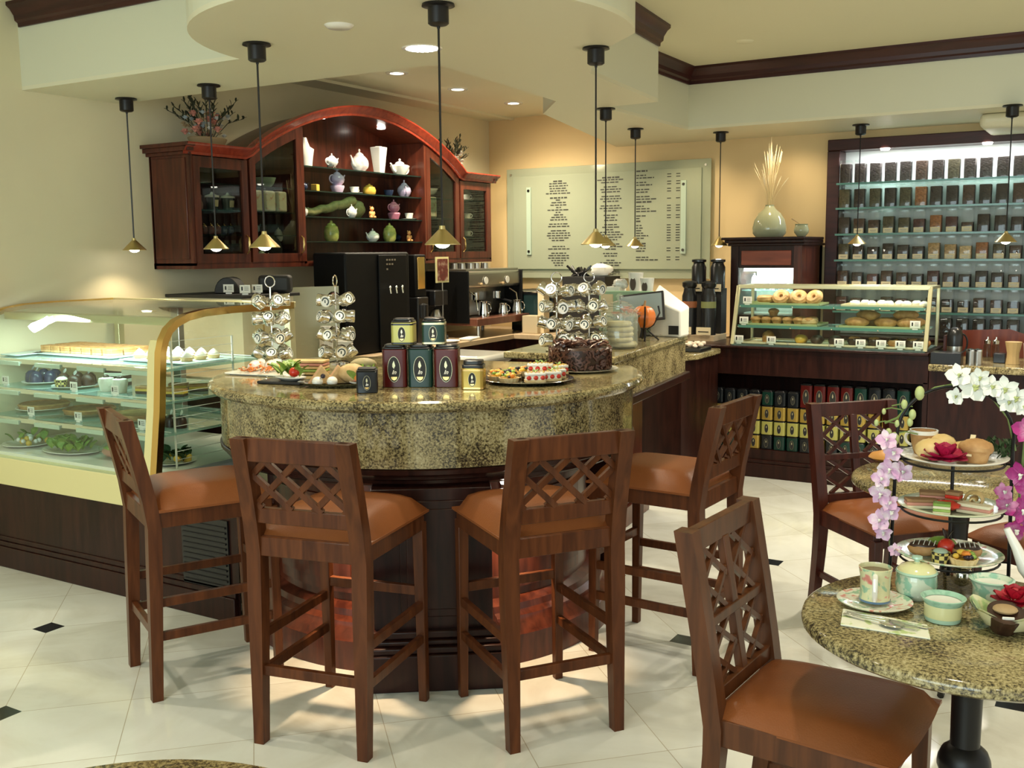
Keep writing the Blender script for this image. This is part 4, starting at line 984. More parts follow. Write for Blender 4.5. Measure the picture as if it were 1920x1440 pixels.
# ---- things behind the case
t = thing('back_shelf', 'low wall-side unit with a thin black top behind the glass case', 'shelf unit', (-4.87, 4.62, 0))
MB().box(-.27, .36, -.22, .22, .901, 1.335).obj('body', 'wall_side', t); MB().box(-.27, .39, -.25, .25, 1.335, 1.355).obj('top', 'matt_black', t, bevel=.003)
def scale_dome(label, x, y, z, w_=.2):
    m = MB(); pts = [(w_*.5*cos(pi*i/12), .10*sin(pi*i/12)) for i in range(13)]
    a = [(px_, 0-.08, pz) for px_, pz in pts]; b = [(px_, .08, pz) for px_, pz in pts]; n = 13
    m.add(a+b, [tuple(range(n-1, -1, -1)), tuple(range(n, 2*n))]+[(i, i+1, n+i+1, n+i) for i in range(n-1)]+[(0, n, 2*n-1, n-1)])
    return tag(m.obj('black_basket_cover', 'matt_black', None, (x, y, z), R_(31), bevel=.006), label, 'container')
scale_dome('black round-backed container on the shelf behind the glass case, left one', -4.83, 4.62, 1.356, .16)
box_thing('black_menu_holder', 'black flat-topped container right of the round-backed one', 'container', 'matt_black', -4.57, 4.75, 1.356, .2, .1, .11, R_(31), bevel=.02)
for i, (x, y) in enumerate(((-4.72, 4.50), (-4.52, 4.44), (-4.50, 4.52))):
    card('small cream sign card on a foot behind the glass case, %s' % ('left', 'middle', 'right')[i], x, y, 1.356, R_(31), s=1.15)
# frosted partition and narrow gold panel behind the tin trees
t = thing('glass_partition', 'pale grey-green frosted partition panel behind the right-hand tin tree', 'partition', (-4.62, 4.97, .901), R_(66))
MB().cb((0, 0, .24), (.62, .012, .48)).obj('panel', pm('grey_green_panel', (.50, .52, .40), .4), t)
tag(MB().cb((0, 0, .19), (.05, .03, .38)).obj('gold_panel', pm('brown_gold_panel', (.34, .22, .06), .45), None, (-4.44, 4.47, .901), R_(25), bevel=.002), 'narrow upright brown-gold panel between the two left tin trees', 'panel')
tag(MB().cb((0, 0, .14), (.10, .04, .28)).obj('paper_sign', 'paper', None, (-4.36, 4.56, .901), R_(25), bevel=.002), 'white paper price sheet standing between the left tin trees', 'sign')
# ------------------------------------------------------------------ tea jar wall
ORD = ['first', 'second', 'third', 'fourth', 'fifth', 'sixth', 'seventh', 'eighth', 'ninth', 'tenth', 'eleventh', 'twelfth', 'thirteenth', 'fourteenth']
tw = thing('tea_shelf_unit', 'dark-framed wall niche with lit glass shelves holding square tea jars', 'shelf unit', (-1.26, 8.2, .93))
def T_(mb, x0, x1, y0, y1, z0, z1): return mb.box(x0+1.26, x1+1.26, y0-8.2, y1-8.2, z0-.93, z1-.93)
T_(MB(), -2.04, -.44, 8.32, 8.34, .90, 2.40).obj('back_panel', pm('niche_back', (.78, .80, .74), .4), tw)
for nm, a in (('frame', (-2.04, -1.945, 8.13, 8.33, .90, 2.335)), ('frame', (-.55, -.44, 8.13, 8.33, .90, 2.335)), ('frame', (-2.04, -.44, 8.13, 8.33, 2.335, 2.42)), ('bottom_shelf', (-1.945, -.55, 8.02, 8.33, .905, .93))):
    T_(MB(), *a).obj(nm, 'trim' if nm == 'frame' else 'dark_wood', tw, bevel=.006)
JZ = (2.085, 1.90, 1.705, 1.51, 1.305, 1.12)
edge = pm('green_glass_edge', (.10, .26, .22), .15)
for z in JZ:
    T_(MB(), -1.945, -.55, 8.05, 8.31, z-.012, z).obj('glass_shelf', 'green_glass', tw)
    T_(MB(), -1.945, -.55, 8.042, 8.05, z-.013, z+.001).obj('shelf_edge', edge, tw)
for x in (-1.62, -.92):
    MB().lathe([(0, -.014), (.03, -.014), (.036, 0), (0, 0)], (x+1.26, -.05, 2.335-.93), 16).obj('puck_light', 'lamp_disc', tw)
    light('SPOT', 'niche_bulb', (x, 8.12, 2.305), 10, (.90, .95, 1), .02, (x, 8.2, 1.0), 140, .8)
light('AREA', 'added_niche_fill', (-1.25, 8.08, 2.325), 8, (.92, .97, 1), 1.2, (-1.25, 8.2, 1), sy=.04)  # added fill light, brightens the niche back behind the jars
teas = [speck('tea_%s' % n, [(0, tuple(q*.5 for q in c_)), (.4, c_), (.75, tuple(min(1, q*1.9) for q in c_))], 70, .8, tex='noise', bump=.5)
        for n, c_ in (('black', (.022, .014, .010)), ('brown', (.045, .022, .012)), ('olive', (.05, .04, .018)), ('rust', (.22, .085, .03)), ('gold', (.30, .19, .08)), ('pale', (.42, .30, .15)), ('red_black', (.05, .014, .012)))]
def jar(ti, fill, lab):
    t = thing('tea_jar', 'x', 'tea jar', group='square glass tea jars on the lit shelves')
    pr = rrect(.086, .086, .012, 3)
    m = MB(); n = len(pr)
    rows = [[(x*k, y*k, z) for x, y in pr]+[(pr[0][0]*k, pr[0][1]*k, z)] for k, z in ((1, 0), (1, .142), (.93, .152), (.93, .160))]
    m.grid([r[::-1] for r in rows]); m.obj('glass_body', 'glass', t)
    MB().prism(rrect(.082, .082, .012, 3), .158, .172).obj('lid', MT['case_glass'], t, bevel=.003)
    MB().prism(rrect(.079, .079, .010, 3), .004, .004+fill*1.22).obj('tea', teas[ti], t, bevel=.004)
    if lab:
        l_ = MB().box(-.034, .034, -.0445, -.0435, .004, .040).obj('label', 'cream', t)
        MB().box(-.022, .022, -.0450, -.0446, .024, .027).box(-.018, .018, -.0450, -.0446, .015, .017).obj('print', 'dark_steel', l_)
    return t
protos = {}
rowspec = [([0, 0, 0, 0, 0, 1, 0, 2, 0, 0, 0, 0, 0], .115, 0), ([2, 0, 2, 0, 2, 3, 0, 0, 1, 0, 0, 1, 0], .112, 0),
           ([0, 1, 1, 2, 2, 6, 3, 6, 1, 0, 0, 0, 0], .100, 1), ([2, 0, 0, 0, 0, 0, 4, 4, 5, 3, 2, 1, 0], .095, 1),
           ([1, 0, 6, 1, 1, 0, 6, 1, 0, 0, 0, 1, 0], .095, 1), ([6, 1, 1, 0, 6, 0, 0, 0, 0, 1, 1, 0, 0], .085, 1)]
rj = random.Random(4); first = True
TN = ['black tea', 'dark brown tea', 'olive green tea', 'rust-brown petals', 'golden flowers', 'pale chamomile flowers', 'red-black tea']
SH = ['top', 'second', 'third', 'fourth', 'fifth', 'sixth']
for r, (ts, fill, lab) in enumerate(rowspec):
    for k, ti in enumerate(ts):
        x = -1.893+.1085*k+rj.uniform(-.004, .004); f = fill-(.01*(k % 3) if lab else 0)
        if r == 2 and k == 8: f = .055
        lb = lab and not (r == 2 and (k == 0 or k > 8))
        key = (ti, round(f, 3), bool(lb))
        lbl = 'square glass jar of %s, %s from the left on the %s shelf' % (TN[ti], ORD[k], SH[r])
        if key not in protos:
            protos[key] = jar(ti, f, lb); protos[key].location = (x, 8.14, JZ[r]); protos[key]['label'] = lbl
        else: dup(protos[key], (x, 8.14, JZ[r]), None, lbl)
for k in range(5):
    dup(protos[list(protos)[0]], (-1.14+.112*k, 8.14, .9305), None, 'square glass jar of black tea, %s from the left on the bottom ledge' % ORD[k])
# ------------------------------------------------------------------ pastry counter with tea tins below
pc = thing('pastry_counter', 'dark wood counter cabinet with open shelves of tea tins under the pastry case', 'counter', (-1.72, 7.2, 0))
def Q(mb, x0, x1, y0, y1, z0, z1): return mb.box(x0+1.72, x1+1.72, y0-7.2, y1-7.2, z0, z1)
Q(MB(), -2.72, -1.07, 7.30, 7.55, 0, .90).obj('back_panel', 'dark_wood', pc)
Q(MB(), -2.72, -1.07, 6.98, 7.32, .72, .905).obj('upper_front', 'dark_wood', pc, bevel=.003)
Q(MB(), -2.72, -1.07, 6.98, 7.32, .0, .195).obj('plinth', 'dark_wood', pc)
m = Q(MB(), -2.72, -1.07, 6.95, 6.98, 0, .10); Q(m, -2.72, -1.07, 6.96, 6.98, .10, .125); m.obj('base_moulding', 'dark_wood', pc, bevel=.004)
Q(MB(), -2.72, -2.66, 6.98, 7.32, .19, .73).obj('side_panel', 'dark_wood', pc); Q(MB(), -1.10, -1.07, 6.98, 7.32, .19, .73).obj('side_panel', 'dark_wood', pc)
Q(MB(), -2.72, -1.07, 6.955, 7.55, .905, .925).obj('worktop', 'dark_wood', pc, bevel=.006)
# tins
def logo(t, w_, h, z0, y, gold='pale_gold', big=True):
    """oval emblem with a leaf and script initials"""
    m = MB(); a, b = w_*.5, h*.5; zc = z0+b
    m.prism([(a*cos(k*pi/16), b*sin(k*pi/16)) for k in range(32)], 0, .0006)
    o = MB(); ring = []
    P_ = [(a*1.05*cos(k*pi/16), b*1.025*sin(k*pi/16)) for k in range(32)]; I_ = [(a*cos(k*pi/16), b*sin(k*pi/16)) for k in range(32)]
    o.add([(x, yy, .0004) for x, yy in P_]+[(x, yy, .0004) for x, yy in I_]+[(x, yy, .0009) for x, yy in P_]+[(x, yy, .0009) for x, yy in I_],
          [(64+k, 64+(k+1) % 32, 96+(k+1) % 32, 96+k) for k in range(32)]+[(k, (k+1) % 32, 64+(k+1) % 32, 64+k) for k in range(32)])
    lf = MB().prism([(0, h*.02), (w_*.13, h*.14), (w_*.04, h*.30), (w_*.0, h*.34), (-w_*.11, h*.22), (-w_*.12, h*.10)], .0006, .0012)
    for q in (m, o, lf):
        q.v = [(x, y-z, zc+yy) for x, yy, z in q.v]
    e = m.obj('emblem', 'matt_black', t, smooth=0); o.obj('ring', gold, e, smooth=0); lf.obj('leaf_motif', gold, e, smooth=0)
    if big:
        M_ = Mx.Translation((0, y-.0012, zc-h*.12)) @ FACE
        text_mesh('In', w_*.48, .0003, 'lettering', 'paper', e, M_, shear=.35, bold=.0006)
        cr = MB().prism([(-w_*.28, h*-.30), (w_*.28, h*-.30), (w_*.2, h*-.40), (0, h*-.45), (-w_*.2, h*-.40)], .0007, .0010)
        cr.v = [(x, y-z, zc+yy) for x, yy, z in cr.v]; cr.obj('crest', 'brass', e, smooth=0)
def tin(label, mat, w_, h, lidm='black', lidh=.02, group=None, loc=(0, 0, 0), rz=0, band=None, big=True, name='tea_tin'):
    t = thing(name, label, 'tea tin', loc, rz, group)
    MB().prism(rrect(w_, w_, w_*.14), 0, h).obj('body', mat, t, bevel=.002)
    MB().prism(rrect(w_*.97, w_*.97, w_*.16), h, h+lidh*.45).prism(rrect(w_*.86, w_*.86, w_*.2), h+lidh*.45, h+lidh).obj('lid', lidm, t, bevel=.003)
    if band: 
        for z in (.002, h-.010): MB().prism(rrect(w_*1.012, w_*1.012, w_*.14), z, z+.007).obj('rim_band', band, t)
    logo(t, w_*.34 if h < w_*1.25 else w_*.50, h*.66 if h < w_*1.25 else h*.66, h*.15, -w_/2, big=big)
    return t
tred = pm('red_tin', (.070, .006, .005), .22, spec=.4); tgreen = pm('dark_green_tin', (.004, .028, .020), .22, spec=.4); tgold = pm('gold_tin', (.42, .29, .06), .25, metal=.5)
tolive = pm('olive_yellow_tin', (.40, .38, .10), .3, metal=.2); tblack = pm('black_tin', (.008, .010, .012), .2, spec=.4)
kinds = [tin('x', m_, .078, .092, 'black', .012, 'small tea tins stacked in the open counter shelf', big=False) for m_ in (tblack, tgold, tolive, tgreen)]
talls = [tin('x', m_, .080, .155, 'black', .014, 'tall tea tins on top of the small ones', big=False) for m_ in (tred, tgreen, tblack)]
usedk = set()
def place(lst, i, loc, lbl):
    o = lst[i]
    if (id(lst), i) in usedk: dup(o, loc, 0, lbl)
    else: usedk.add((id(lst), i)); o.location = loc; o['label'] = lbl
lev = ['bottom', 'second', 'third', 'fourth']
for c_ in range(16):
    x = -2.60+.0905*c_+.02
    nl = 4 if c_ < 8 else 3
    for l_ in range(nl):
        kk = [3, 2, 1, 0][l_] if c_ % 5 else [0, 2, 1, 3][l_]
        if l_ == 0: kk = (0, 3, 3, 0, 1)[c_ % 5]
        place(kinds, kk, (x, 7.045+.004*(c_ % 2), .196+l_*.1045), 'small %s tea tin, %s row up, %s column from the left' % (('black', 'gold', 'olive', 'green')[kk], lev[l_], ORD[c_] if c_ < 14 else ('fifteenth', 'sixteenth')[c_-14]))
    if nl == 3 and c_ < 16: place(talls, (0, 0, 0, 0, 1, 2, 2, 1)[c_-8] if c_-8 < 8 else 1, (x, 7.045, .196+3*.1045), 'tall %s tea tin, %s from the left on the stacked tins' % (('red', 'green', 'black')[(0, 0, 0, 0, 1, 2, 2, 1)[c_-8]], ORD[c_-8]))
# ---- pastry display case
cs = thing('pastry_display_case', 'slanted-front glass pastry case with pale gold frame full of bagels, muffins and croissants', 'display case', (-1.72, 7.2, .925))
def U(p): return (p[0]+1.72, p[1]-7.2, p[2]-.925)
def qbar(mb, p, q, w_, h): return mb.bar(U(p), U(q), w_, h)
xa, xb = -2.375, -1.095
m = MB(); qbar(m, (xa, 7.10, 1.335), (xb, 7.10, 1.335), .028, .026); qbar(m, (xa, 7.42, 1.335), (xb, 7.42, 1.335), .02, .02)
for x in (xa, xb): qbar(m, (x, 6.975, .93), (x, 7.10, 1.34), .026, .022); qbar(m, (x, 7.42, .93), (x, 7.42, 1.34), .02, .02); qbar(m, (x, 7.10, 1.335), (x, 7.42, 1.335), .02, .02)
m.obj('frame', 'pale_gold', cs, bevel=.003)
MB().add([U((xa, 6.97, .93)), U((xb, 6.97, .93)), U((xb, 7.095, 1.33)), U((xa, 7.095, 1.33)), U((xa, 6.975, .93)), U((xb, 6.975, .93)), U((xb, 7.10, 1.33)), U((xa, 7.10, 1.33))], [(0, 1, 2, 3), (7, 6, 5, 4), (0, 4, 5, 1), (3, 2, 6, 7)]).obj('front_glass', 'case_glass', cs, smooth=0)
MB().box(xa+1.72, xb+1.72, -.10, .22, .408, .412).obj('top_glass', 'case_glass', cs)
MB().box(xa+1.72, xb+1.72, -.235, .23, 0, .012).obj('floor_tray', 'green_glass', cs)
shelfm = pm('pale_green_shelf', (.40, .44, .20), .3)
for z, y0 in ((1.065, 7.03), (1.205, 7.07)):
    MB().box(xa+1.74, xb+1.70, y0-7.2, .2, z-.925-.008, z-.925).obj('glass_shelf', 'green_glass', cs)
    MB().box(xa+1.74, xb+1.70, y0-7.205, y0-7.195, z-.925-.016, z-.925+.004).obj('shelf_rail', edge, cs)
m = MB()
for k in range(3):
    for x in (-2.35, -1.98, -1.70, -1.40, -1.12): m.ball(U((x, (6.972, 7.02, 7.06)[k], (.95, 1.055, 1.195)[k])), .006, n=8, m=6)
m.obj('bolts', 'chrome', cs)
light('AREA', 'case_strip', (-1.72, 7.12, 1.32), .9, (1, .93, .8), 1.15, (-1.72, 7.2, .9), sy=.03)
def tray(label, x0, x1, y0, y1, z, mat=shelfm, grp=None):
    m = MB().box(x0, x1, y0, y1, 0, .004).box(x0, x1, y0, y0+.004, 0, .016).box(x0, x1, y1-.004, y1, 0, .016).box(x0, x0+.004, y0, y1, 0, .016).box(x1-.004, x1, y0, y1, 0, .016)
    return tag(m.obj('serving_tray', mat, None, (0, 0, z), bevel=.001), label, 'tray')
tray('pale green tray of ring rolls at the left of the top pastry shelf', -2.33, -1.80, 7.08, 7.34, 1.206)
tray('pale tray of sugar-dusted buns at the right of the top pastry shelf', -1.66, -1.13, 7.08, 7.34, 1.206, 'cream')
tray('pale green tray of muffins at the left of the middle pastry shelf', -2.34, -1.80, 7.04, 7.34, 1.066)
tray('pale green tray of croissants at the right of the middle pastry shelf', -1.66, -1.13, 7.04, 7.34, 1.066)
tray('long pale tray of mixed pastries on the pastry case floor', -2.33, -1.13, 7.00, 7.34, .938, 'cream')
def ringroll(label, loc, mat=None, grp=None, rx=.036, tilt=0):
    t = thing('ring_roll', label, 'bagel', loc, 0, grp)
    MB().tube([(rx*cos(a), rx*sin(a)*1.0, .026) for a in [2*pi*k/16 for k in range(16)]], .026, 8, closed=True).obj('dough', mat or crust, t); return t
o = None
for k in range(7):
    up = k < 4
    loc = (-2.20+.118*(k % 4)+.05*(k//4), 7.16+.10*(k//4), 1.211 if not up else 1.222)
    if o: o = dup(o, loc, .3*(k % 3)-.3); o.rotation_euler[0] = R_(52) if up else 0; o.location.z += .024 if up else 0
    else: o = ringroll('brown ring roll on the top-left pastry tray', loc, None, 'ring rolls on the top-left pastry tray')
def muffin(label, loc, grp=None, R=.034):
    t = thing('muffin', label, 'muffin', loc, 0, grp)
    MB().lathe([(0, 0), (R*.75, 0), (R, R*1.0), (0, R*1.0)], n=18).obj('paper_cup', crust, t)
    MB().ball((0, 0, R*1.05), R*1.15, R*1.15, R*.62, 14, 8, .05).obj('top', crust, t); return t
o = None
for k in range(12):
    loc = (-2.25+.075*(k % 6), 7.11+.09*(k//6), 1.071)
    o = dup(o, loc, k) if o else muffin('golden brown muffin on the middle-left pastry tray', loc, 'muffins on the middle-left pastry tray')
dup(o, (-2.14, 7.16, 1.125), 1, 'golden muffin resting on top of the muffin row', '')
ringroll('golden ring bun leaning at the right end of the muffin tray', (-1.88, 7.13, 1.071), bread, None, .035)
def croissant(label, loc, rz, grp=None, s=1.0, mat=None):
    t = thing('croissant', label, 'croissant', loc, rz, grp); n = 12
    pts = []; rs = []
    for i in range(n+1):
        a = -1.15+2.3*i/n; pts.append((.085*s*sin(a), .05*s*(1-cos(a)), .03*s)); rs.append(s*(.006+.030*cos(a/1.15*pi/2)**.8*(1+.10*(i % 2))))
    MB().tube(pts, rs, 10).obj('dough', mat or crust, t); return t
o = None
for k, (x, y, z, rz) in enumerate(((-1.56, 7.13, 0, .1), (-1.38, 7.14, 0, -.2), (-1.22, 7.13, 0, .3), (-1.50, 7.24, 0, .5), (-1.32, 7.25, 0, 0), (-1.22, 7.24, .0, .2), (-1.25, 7.17, .052, .4), (-1.50, 7.17, .045, -.1))):
    loc = (x, y, 1.071+z); o = dup(o, loc, rz) if o else croissant('glazed brown croissant on the middle-right pastry tray', loc, rz, 'croissants on the middle-right pastry tray')
o = None
for k in range(9):
    loc = (-1.58+.055*k, 7.14+.07*(k % 2), 1.211)
    if o is None:
        o = thing('sugared_bun', 'white sugar-dusted bun on the top-right pastry tray', 'bun', loc, 0, 'sugared buns on the top-right pastry tray'); MB().ball((0, 0, .018), .035, .03, .020, 12, 7, .12).obj('dough', 'white', o)
    else: dup(o, loc, k)
for k, (x, mt, nm) in enumerate(((-2.16, crust, 'tall brown loaf'), (-1.93, yellowc, 'yellow glazed pastry'), (-1.82, choc, 'dark chocolate loaf'), (-1.70, choc, 'dark iced pastry'), (-1.57, choc, 'dark brown cake slice'), (-1.44, choc, 'chocolate-topped cake'), (-1.31, crust, 'golden sponge cake'), (-1.20, choc, 'brown-topped bar'), (-1.13, crust, 'orange-brown bar'))):
    t = thing('pastry', nm+' on the pastry case floor, '+(ORD[k])+' from the left', 'pastry', (x, 7.12, .943))
    MB().ball((0, 0, .03), .045, .06, .034 if k else .055, 12, 8, .08).obj('cake', mt, t, smooth=80)
    if k > 3: MB().ball((0, 0, .05), .036, .05, .014, 12, 6, .1).obj('icing', crust if mt is choc else choc, t)
for k, (x, z, y) in enumerate(((-2.33, .938, 6.99), (-2.10, .938, 6.99), (-1.64, .938, 6.99), (-1.50, .938, 6.99), (-1.37, .938, 6.99), (-1.25, .938, 6.99), (-1.14, .938, 6.99), (-2.31, 1.067, 7.03), (-1.17, 1.067, 7.03), (-2.30, 1.207, 7.07))):
    card('white price card %s in the slanted pastry case' % (('%s from the left on the floor' % ORD[k]) if k < 7 else ('left of the muffins', 'before the croissants', 'left on the top shelf')[k-7]), x, y-.004, z, s=1.15)
# ------------------------------------------------------------------ dark cooler hutch behind
h = thing('cooler_hutch', 'tall dark wood cabinet with red panel and lit glass cooler window', 'cabinet', (-2.34, 7.9, 0))
def Hh(mb, x0, x1, y0, y1, z0, z1): return mb.box(x0+2.34, x1+2.34, y0-7.9, y1-7.9, z0, z1)
m = Hh(MB(), -2.61, -2.55, 7.60, 8.18, 0, 1.62); m.obj('side_panel', 'dark_wood', h); Hh(MB(), -2.13, -2.07, 7.60, 8.18, 0, 1.62).obj('side_panel', 'cab_wood', h)
Hh(MB(), -2.61, -2.07, 8.10, 8.18, 0, 1.62).obj('back_panel', 'dark_wood', h)
Hh(MB(), -2.55, -2.13, 7.60, 8.12, 0, 1.10).obj('lower_body', 'dark_wood', h)
Hh(MB(), -2.55, -2.13, 7.61, 8.12, 1.455, 1.62).obj('upper_body', 'dark_wood', h)
Hh(MB(), -2.53, -2.15, 7.60, 7.62, 1.475, 1.585).obj('red_panel', wood('red_panel_wood', (.15, .03, .014), (.26, .055, .025), .3, axis=(1, 1, 8)), h, bevel=.004)
m = Hh(MB(), -2.63, -2.05, 7.58, 8.18, 1.62, 1.64); Hh(m, -2.65, -2.048, 7.56, 8.12, 1.64, 1.665); Hh(m, -2.67, -2.045, 7.54, 8.12, 1.665, 1.685); m.obj('crown', 'dark_wood', h, bevel=.005)
Hh(MB(), -2.55, -2.13, 8.06, 8.10, 1.10, 1.455).obj('cooler_lining', 'white', h)
Hh(MB(), -2.55, -2.13, 7.75, 8.06, 1.10, 1.11).obj('cooler_floor', 'white', h)
Hh(MB(), -2.55, -2.13, 7.62, 7.625, 1.10, 1.455).obj('cooler_window', 'case_glass', h)
Hh(MB(), -2.54, -2.14, 7.66, 8.06, 1.28, 1.285).obj('glass_shelf', 'green_glass', h)
m = Hh(MB(), -2.52, -2.16, 7.64, 7.66, 1.43, 1.452); m.obj('light_tube', 'tube', h)
light('AREA', 'cooler_tube', (-2.34, 7.72, 1.44), 5, (.90, 1, .98), .36, (-2.34, 7.9, 1.1), sy=.03)
for k in range(5):
    o = jar_pot('small pale bottle %s from the left inside the lit cooler' % ORD[k], ('white', 'gbowl', 'white', lilac, 'gbowl')[k], (-2.48+.07*k, 7.78, 1.286), .025, .11)
# vase with dried grass, small pot
celadon = pm('celadon_glaze', (.42, .43, .27), .12, coat=.4)
t = thing('vase', 'large round celadon vase with dried grasses on top of the dark hutch', 'vase', (-2.385, 7.82, 1.685))
MB().lathe([(0, 0), (.10, 0), (.125, .03), (.128, .07), (.115, .13), (.085, .18), (.045, .215), (.032, .235), (.034, .245), (.030, .245), (.026, .232), (0, .22)], n=32).obj('body', celadon, t)
rg = random.Random(9); m = MB(); hd = MB()
for i in range(44):
    a = rg.uniform(0, 2*pi); s_ = rg.uniform(0, .14); H_ = rg.uniform(.20, .47)*(1.15-1.6*s_)
    p = [(.02*cos(a)*u*0+s_*u**1.25*cos(a), s_*u**1.25*sin(a)*.6, .23+H_*u) for u in (0, .35, .7, 1)]
    m.tube([(.018*cos(a), .018*sin(a), .22)]+p[1:], .0013, 4); hd.tube([p[2], ((p[2][0]+p[3][0])/2, (p[2][1]+p[3][1])/2, (p[2][2]+p[3][2])/2), p[3]], [.0016, .0034, .0012], 5)
p = [(.0, 0, .23), (.03, 0, .4), (.07, 0, .56), (.085, 0, .64)]; m.tube(p, .003, 5); hd.tube(p[2:], [.007, .004], 5)
straw = pm('dry_straw', (.52, .42, .22), .7)
m.obj('grass_stems', straw, t); hd.obj('seed_heads', pm('pale_seed', (.66, .58, .38), .7), t)
t = thing('sugar_pot', 'small round celadon pot with a spoon handle, beside the grass vase', 'pot', (-2.12, 7.75, 1.685))
MB().lathe([(0, 0), (.028, 0), (.052, .03), (.055, .05), (.044, .085), (.048, .094), (.040, .092), (.0, .08)], n=24).obj('body', celadon, t)
MB().tube([(0, 0, .085), (-.05, 0, .12), (-.075, 0, .135)], [.004, .004, .005], 6).obj('spoon', 'tanf', t)
# ------------------------------------------------------------------ condiment station at the right
st = thing('condiment_counter', 'granite-topped dark counter at the right edge carrying milk and stirrers', 'counter', (-.3, 7.3, 0))
MB().box(-.765, 1.6, -.38, .45, .815, .86).obj('worktop', 'granite', st, bevel=.008, seg=3)
MB().box(-.765, 1.6, -.33, .45, 0, .815).obj('body', 'dark_wood', st)
t = thing('condiment_organizer', 'open reddish wood organizer box with sloping side on the granite counter', 'organizer', (-.82, 7.45, .861))
MB().add([(x, y, z) for y in (.10, .115) for x, z in ((-.20, 0), (.42, 0), (.42, .10), (.16, .19), (-.20, .17))], [(4, 3, 2, 1, 0), (5, 6, 7, 8, 9), (0, 1, 6, 5), (1, 2, 7, 6), (2, 3, 8, 7), (3, 4, 9, 8), (4, 0, 5, 9)]).obj('back_board', wood('organizer_wood', (.10, .02, .012), (.17, .04, .02), .3), t)
MB().box(-.20, -.185, -.25, .10, 0, .16).obj('side_board', 'cab_wood', t)
box_thing('black_tray', 'black deep tray at the left front of the granite counter', 'tray', 'black', -.965, 6.99, .861, .18, .12, .075)
t = thing('airpot', 'small black and steel pump flask on the granite counter', 'airpot', (-.945, 7.16, .861))
MB().lathe([(0, 0), (.045, 0), (.048, .01), (.048, .14), (.04, .165), (0, .165)], n=20).obj('body', 'steel', t); MB().lathe([(.049, .10), (.05, .165), (.04, .20), (.02, .22), (0, .222)], n=20).obj('head', 'black', t)
MB().tube([(-.03, 0, .2), (-.06, 0, .21), (-.075, 0, .19)], .008, 6).obj('spout', 'black', t); handle(MB(), .04, .12, .12, .035, .006).obj('handle', 'black', t)
for i, x in enumerate((-.83, -.79)):
    t = thing('steel_canister', 'short brushed steel canister on the granite counter, %s of the pair' % ('left', 'right')[i], 'canister', (x, 7.02, .861))
    MB().lathe([(0, 0), (.028, 0), (.028, .085), (0, .085)], n=18).obj('body', 'steel', t); MB().lathe([(.029, .085), (.029, .094), (.01, .1), (0, .102)], n=18).obj('lid', 'chrome', t)
for i, x in enumerate((-.765, -.715)):
    t = thing('syrup_dispenser', 'clear-topped sugar dispenser behind the steel canisters, %s one' % ('left', 'right')[i], 'dispenser', (x, 7.30, .861))
    MB().lathe([(0, 0), (.024, 0), (.024, .10), (.018, .11), (0, .11)], n=16).obj('body', 'dark_glass', t); MB().lathe([(.02, .11), (.022, .13), (.006, .14), (.004, .155), (0, .155)], n=16).obj('lid', 'chrome', t)
t = thing('stirrer_cup', 'pleated tan cup packed with wooden stirrers', 'cup', (-.60, 7.15, .861))
MB().lathe([(0, 0), (.042, 0), (.036, .04), (.036, .07), (.050, .14), (.0, .135)], n=12).obj('stirrers', pm('stirrer_wood', (.50, .34, .15), .6), t, smooth=20)
t = thing('paper_cup', 'white paper cup at the right edge of the granite counter', 'cup', (-.515, 7.2, .861)); MB().lathe([(0, 0), (.024, 0), (.034, .13), (.030, .13), (0, .01)], n=18).obj('cup', 'white', t)
box_thing('black_box', 'small black packet box beside the stirrers', 'box', 'black', -.68, 7.2, .861, .07, .07, .06)
# small granite-topped end cabinet left of the pastry counter
t = thing('end_cabinet', 'narrow granite-topped dark cabinet between side counter and pastry counter', 'cabinet', (-2.72, 6.65, 0))
MB().prism([(-.28, .28), (.28, .28), (.28, -.16), (.22, -.28), (.10, -.33), (-.28, -.33)], .865, .905).obj('worktop', 'granite', t, bevel=.008)
MB().prism([(-.28, .28), (.26, .28), (.26, -.14), (.20, -.26), (-.28, -.30)], 0, .865).obj('body', 'dark_wood', t)
t = thing('candy_bowl', 'round glass bowl of wrapped sweets on the narrow end cabinet', 'bowl', (-2.66, 6.50, .906))
MB().lathe([(0, 0), (.05, 0), (.075, .03), (.08, .06), (.06, .10), (.058, .10), (.076, .06), (.07, .03), (0, .006)], n=24).obj('bowl', 'glass', t)
m = MB(); rr = random.Random(3)
for i in range(26): m.ball((rr.uniform(-.05, .05), rr.uniform(-.05, .05), .025+rr.uniform(0, .10)*(1-.3)), .014, .010, .010, 6, 5)
tag(m.obj('sweets', 'paper', t, smooth=0), None, None, kind='stuff')
t = thing('pastry_tray', 'dark tray heaped with sugared pastry pieces on the end cabinet', 'tray', (-2.53, 6.68, .906))
MB().cb((0, 0, .012), (.14, .22, .024)).obj('tray', 'black', t, bevel=.004)
m = MB()
for i in range(24): m.ball((rr.uniform(-.055, .055), rr.uniform(-.09, .09), .035+rr.uniform(0, .02)), .02, .016, .013, 7, 5, .2)
tag(m.obj('pastry_pieces', speck('sugar_pieces', [(0, (.50, .25, .15)), (.5, (.72, .62, .5))], 40, .6, tex='noise'), t), None, None, kind='stuff')
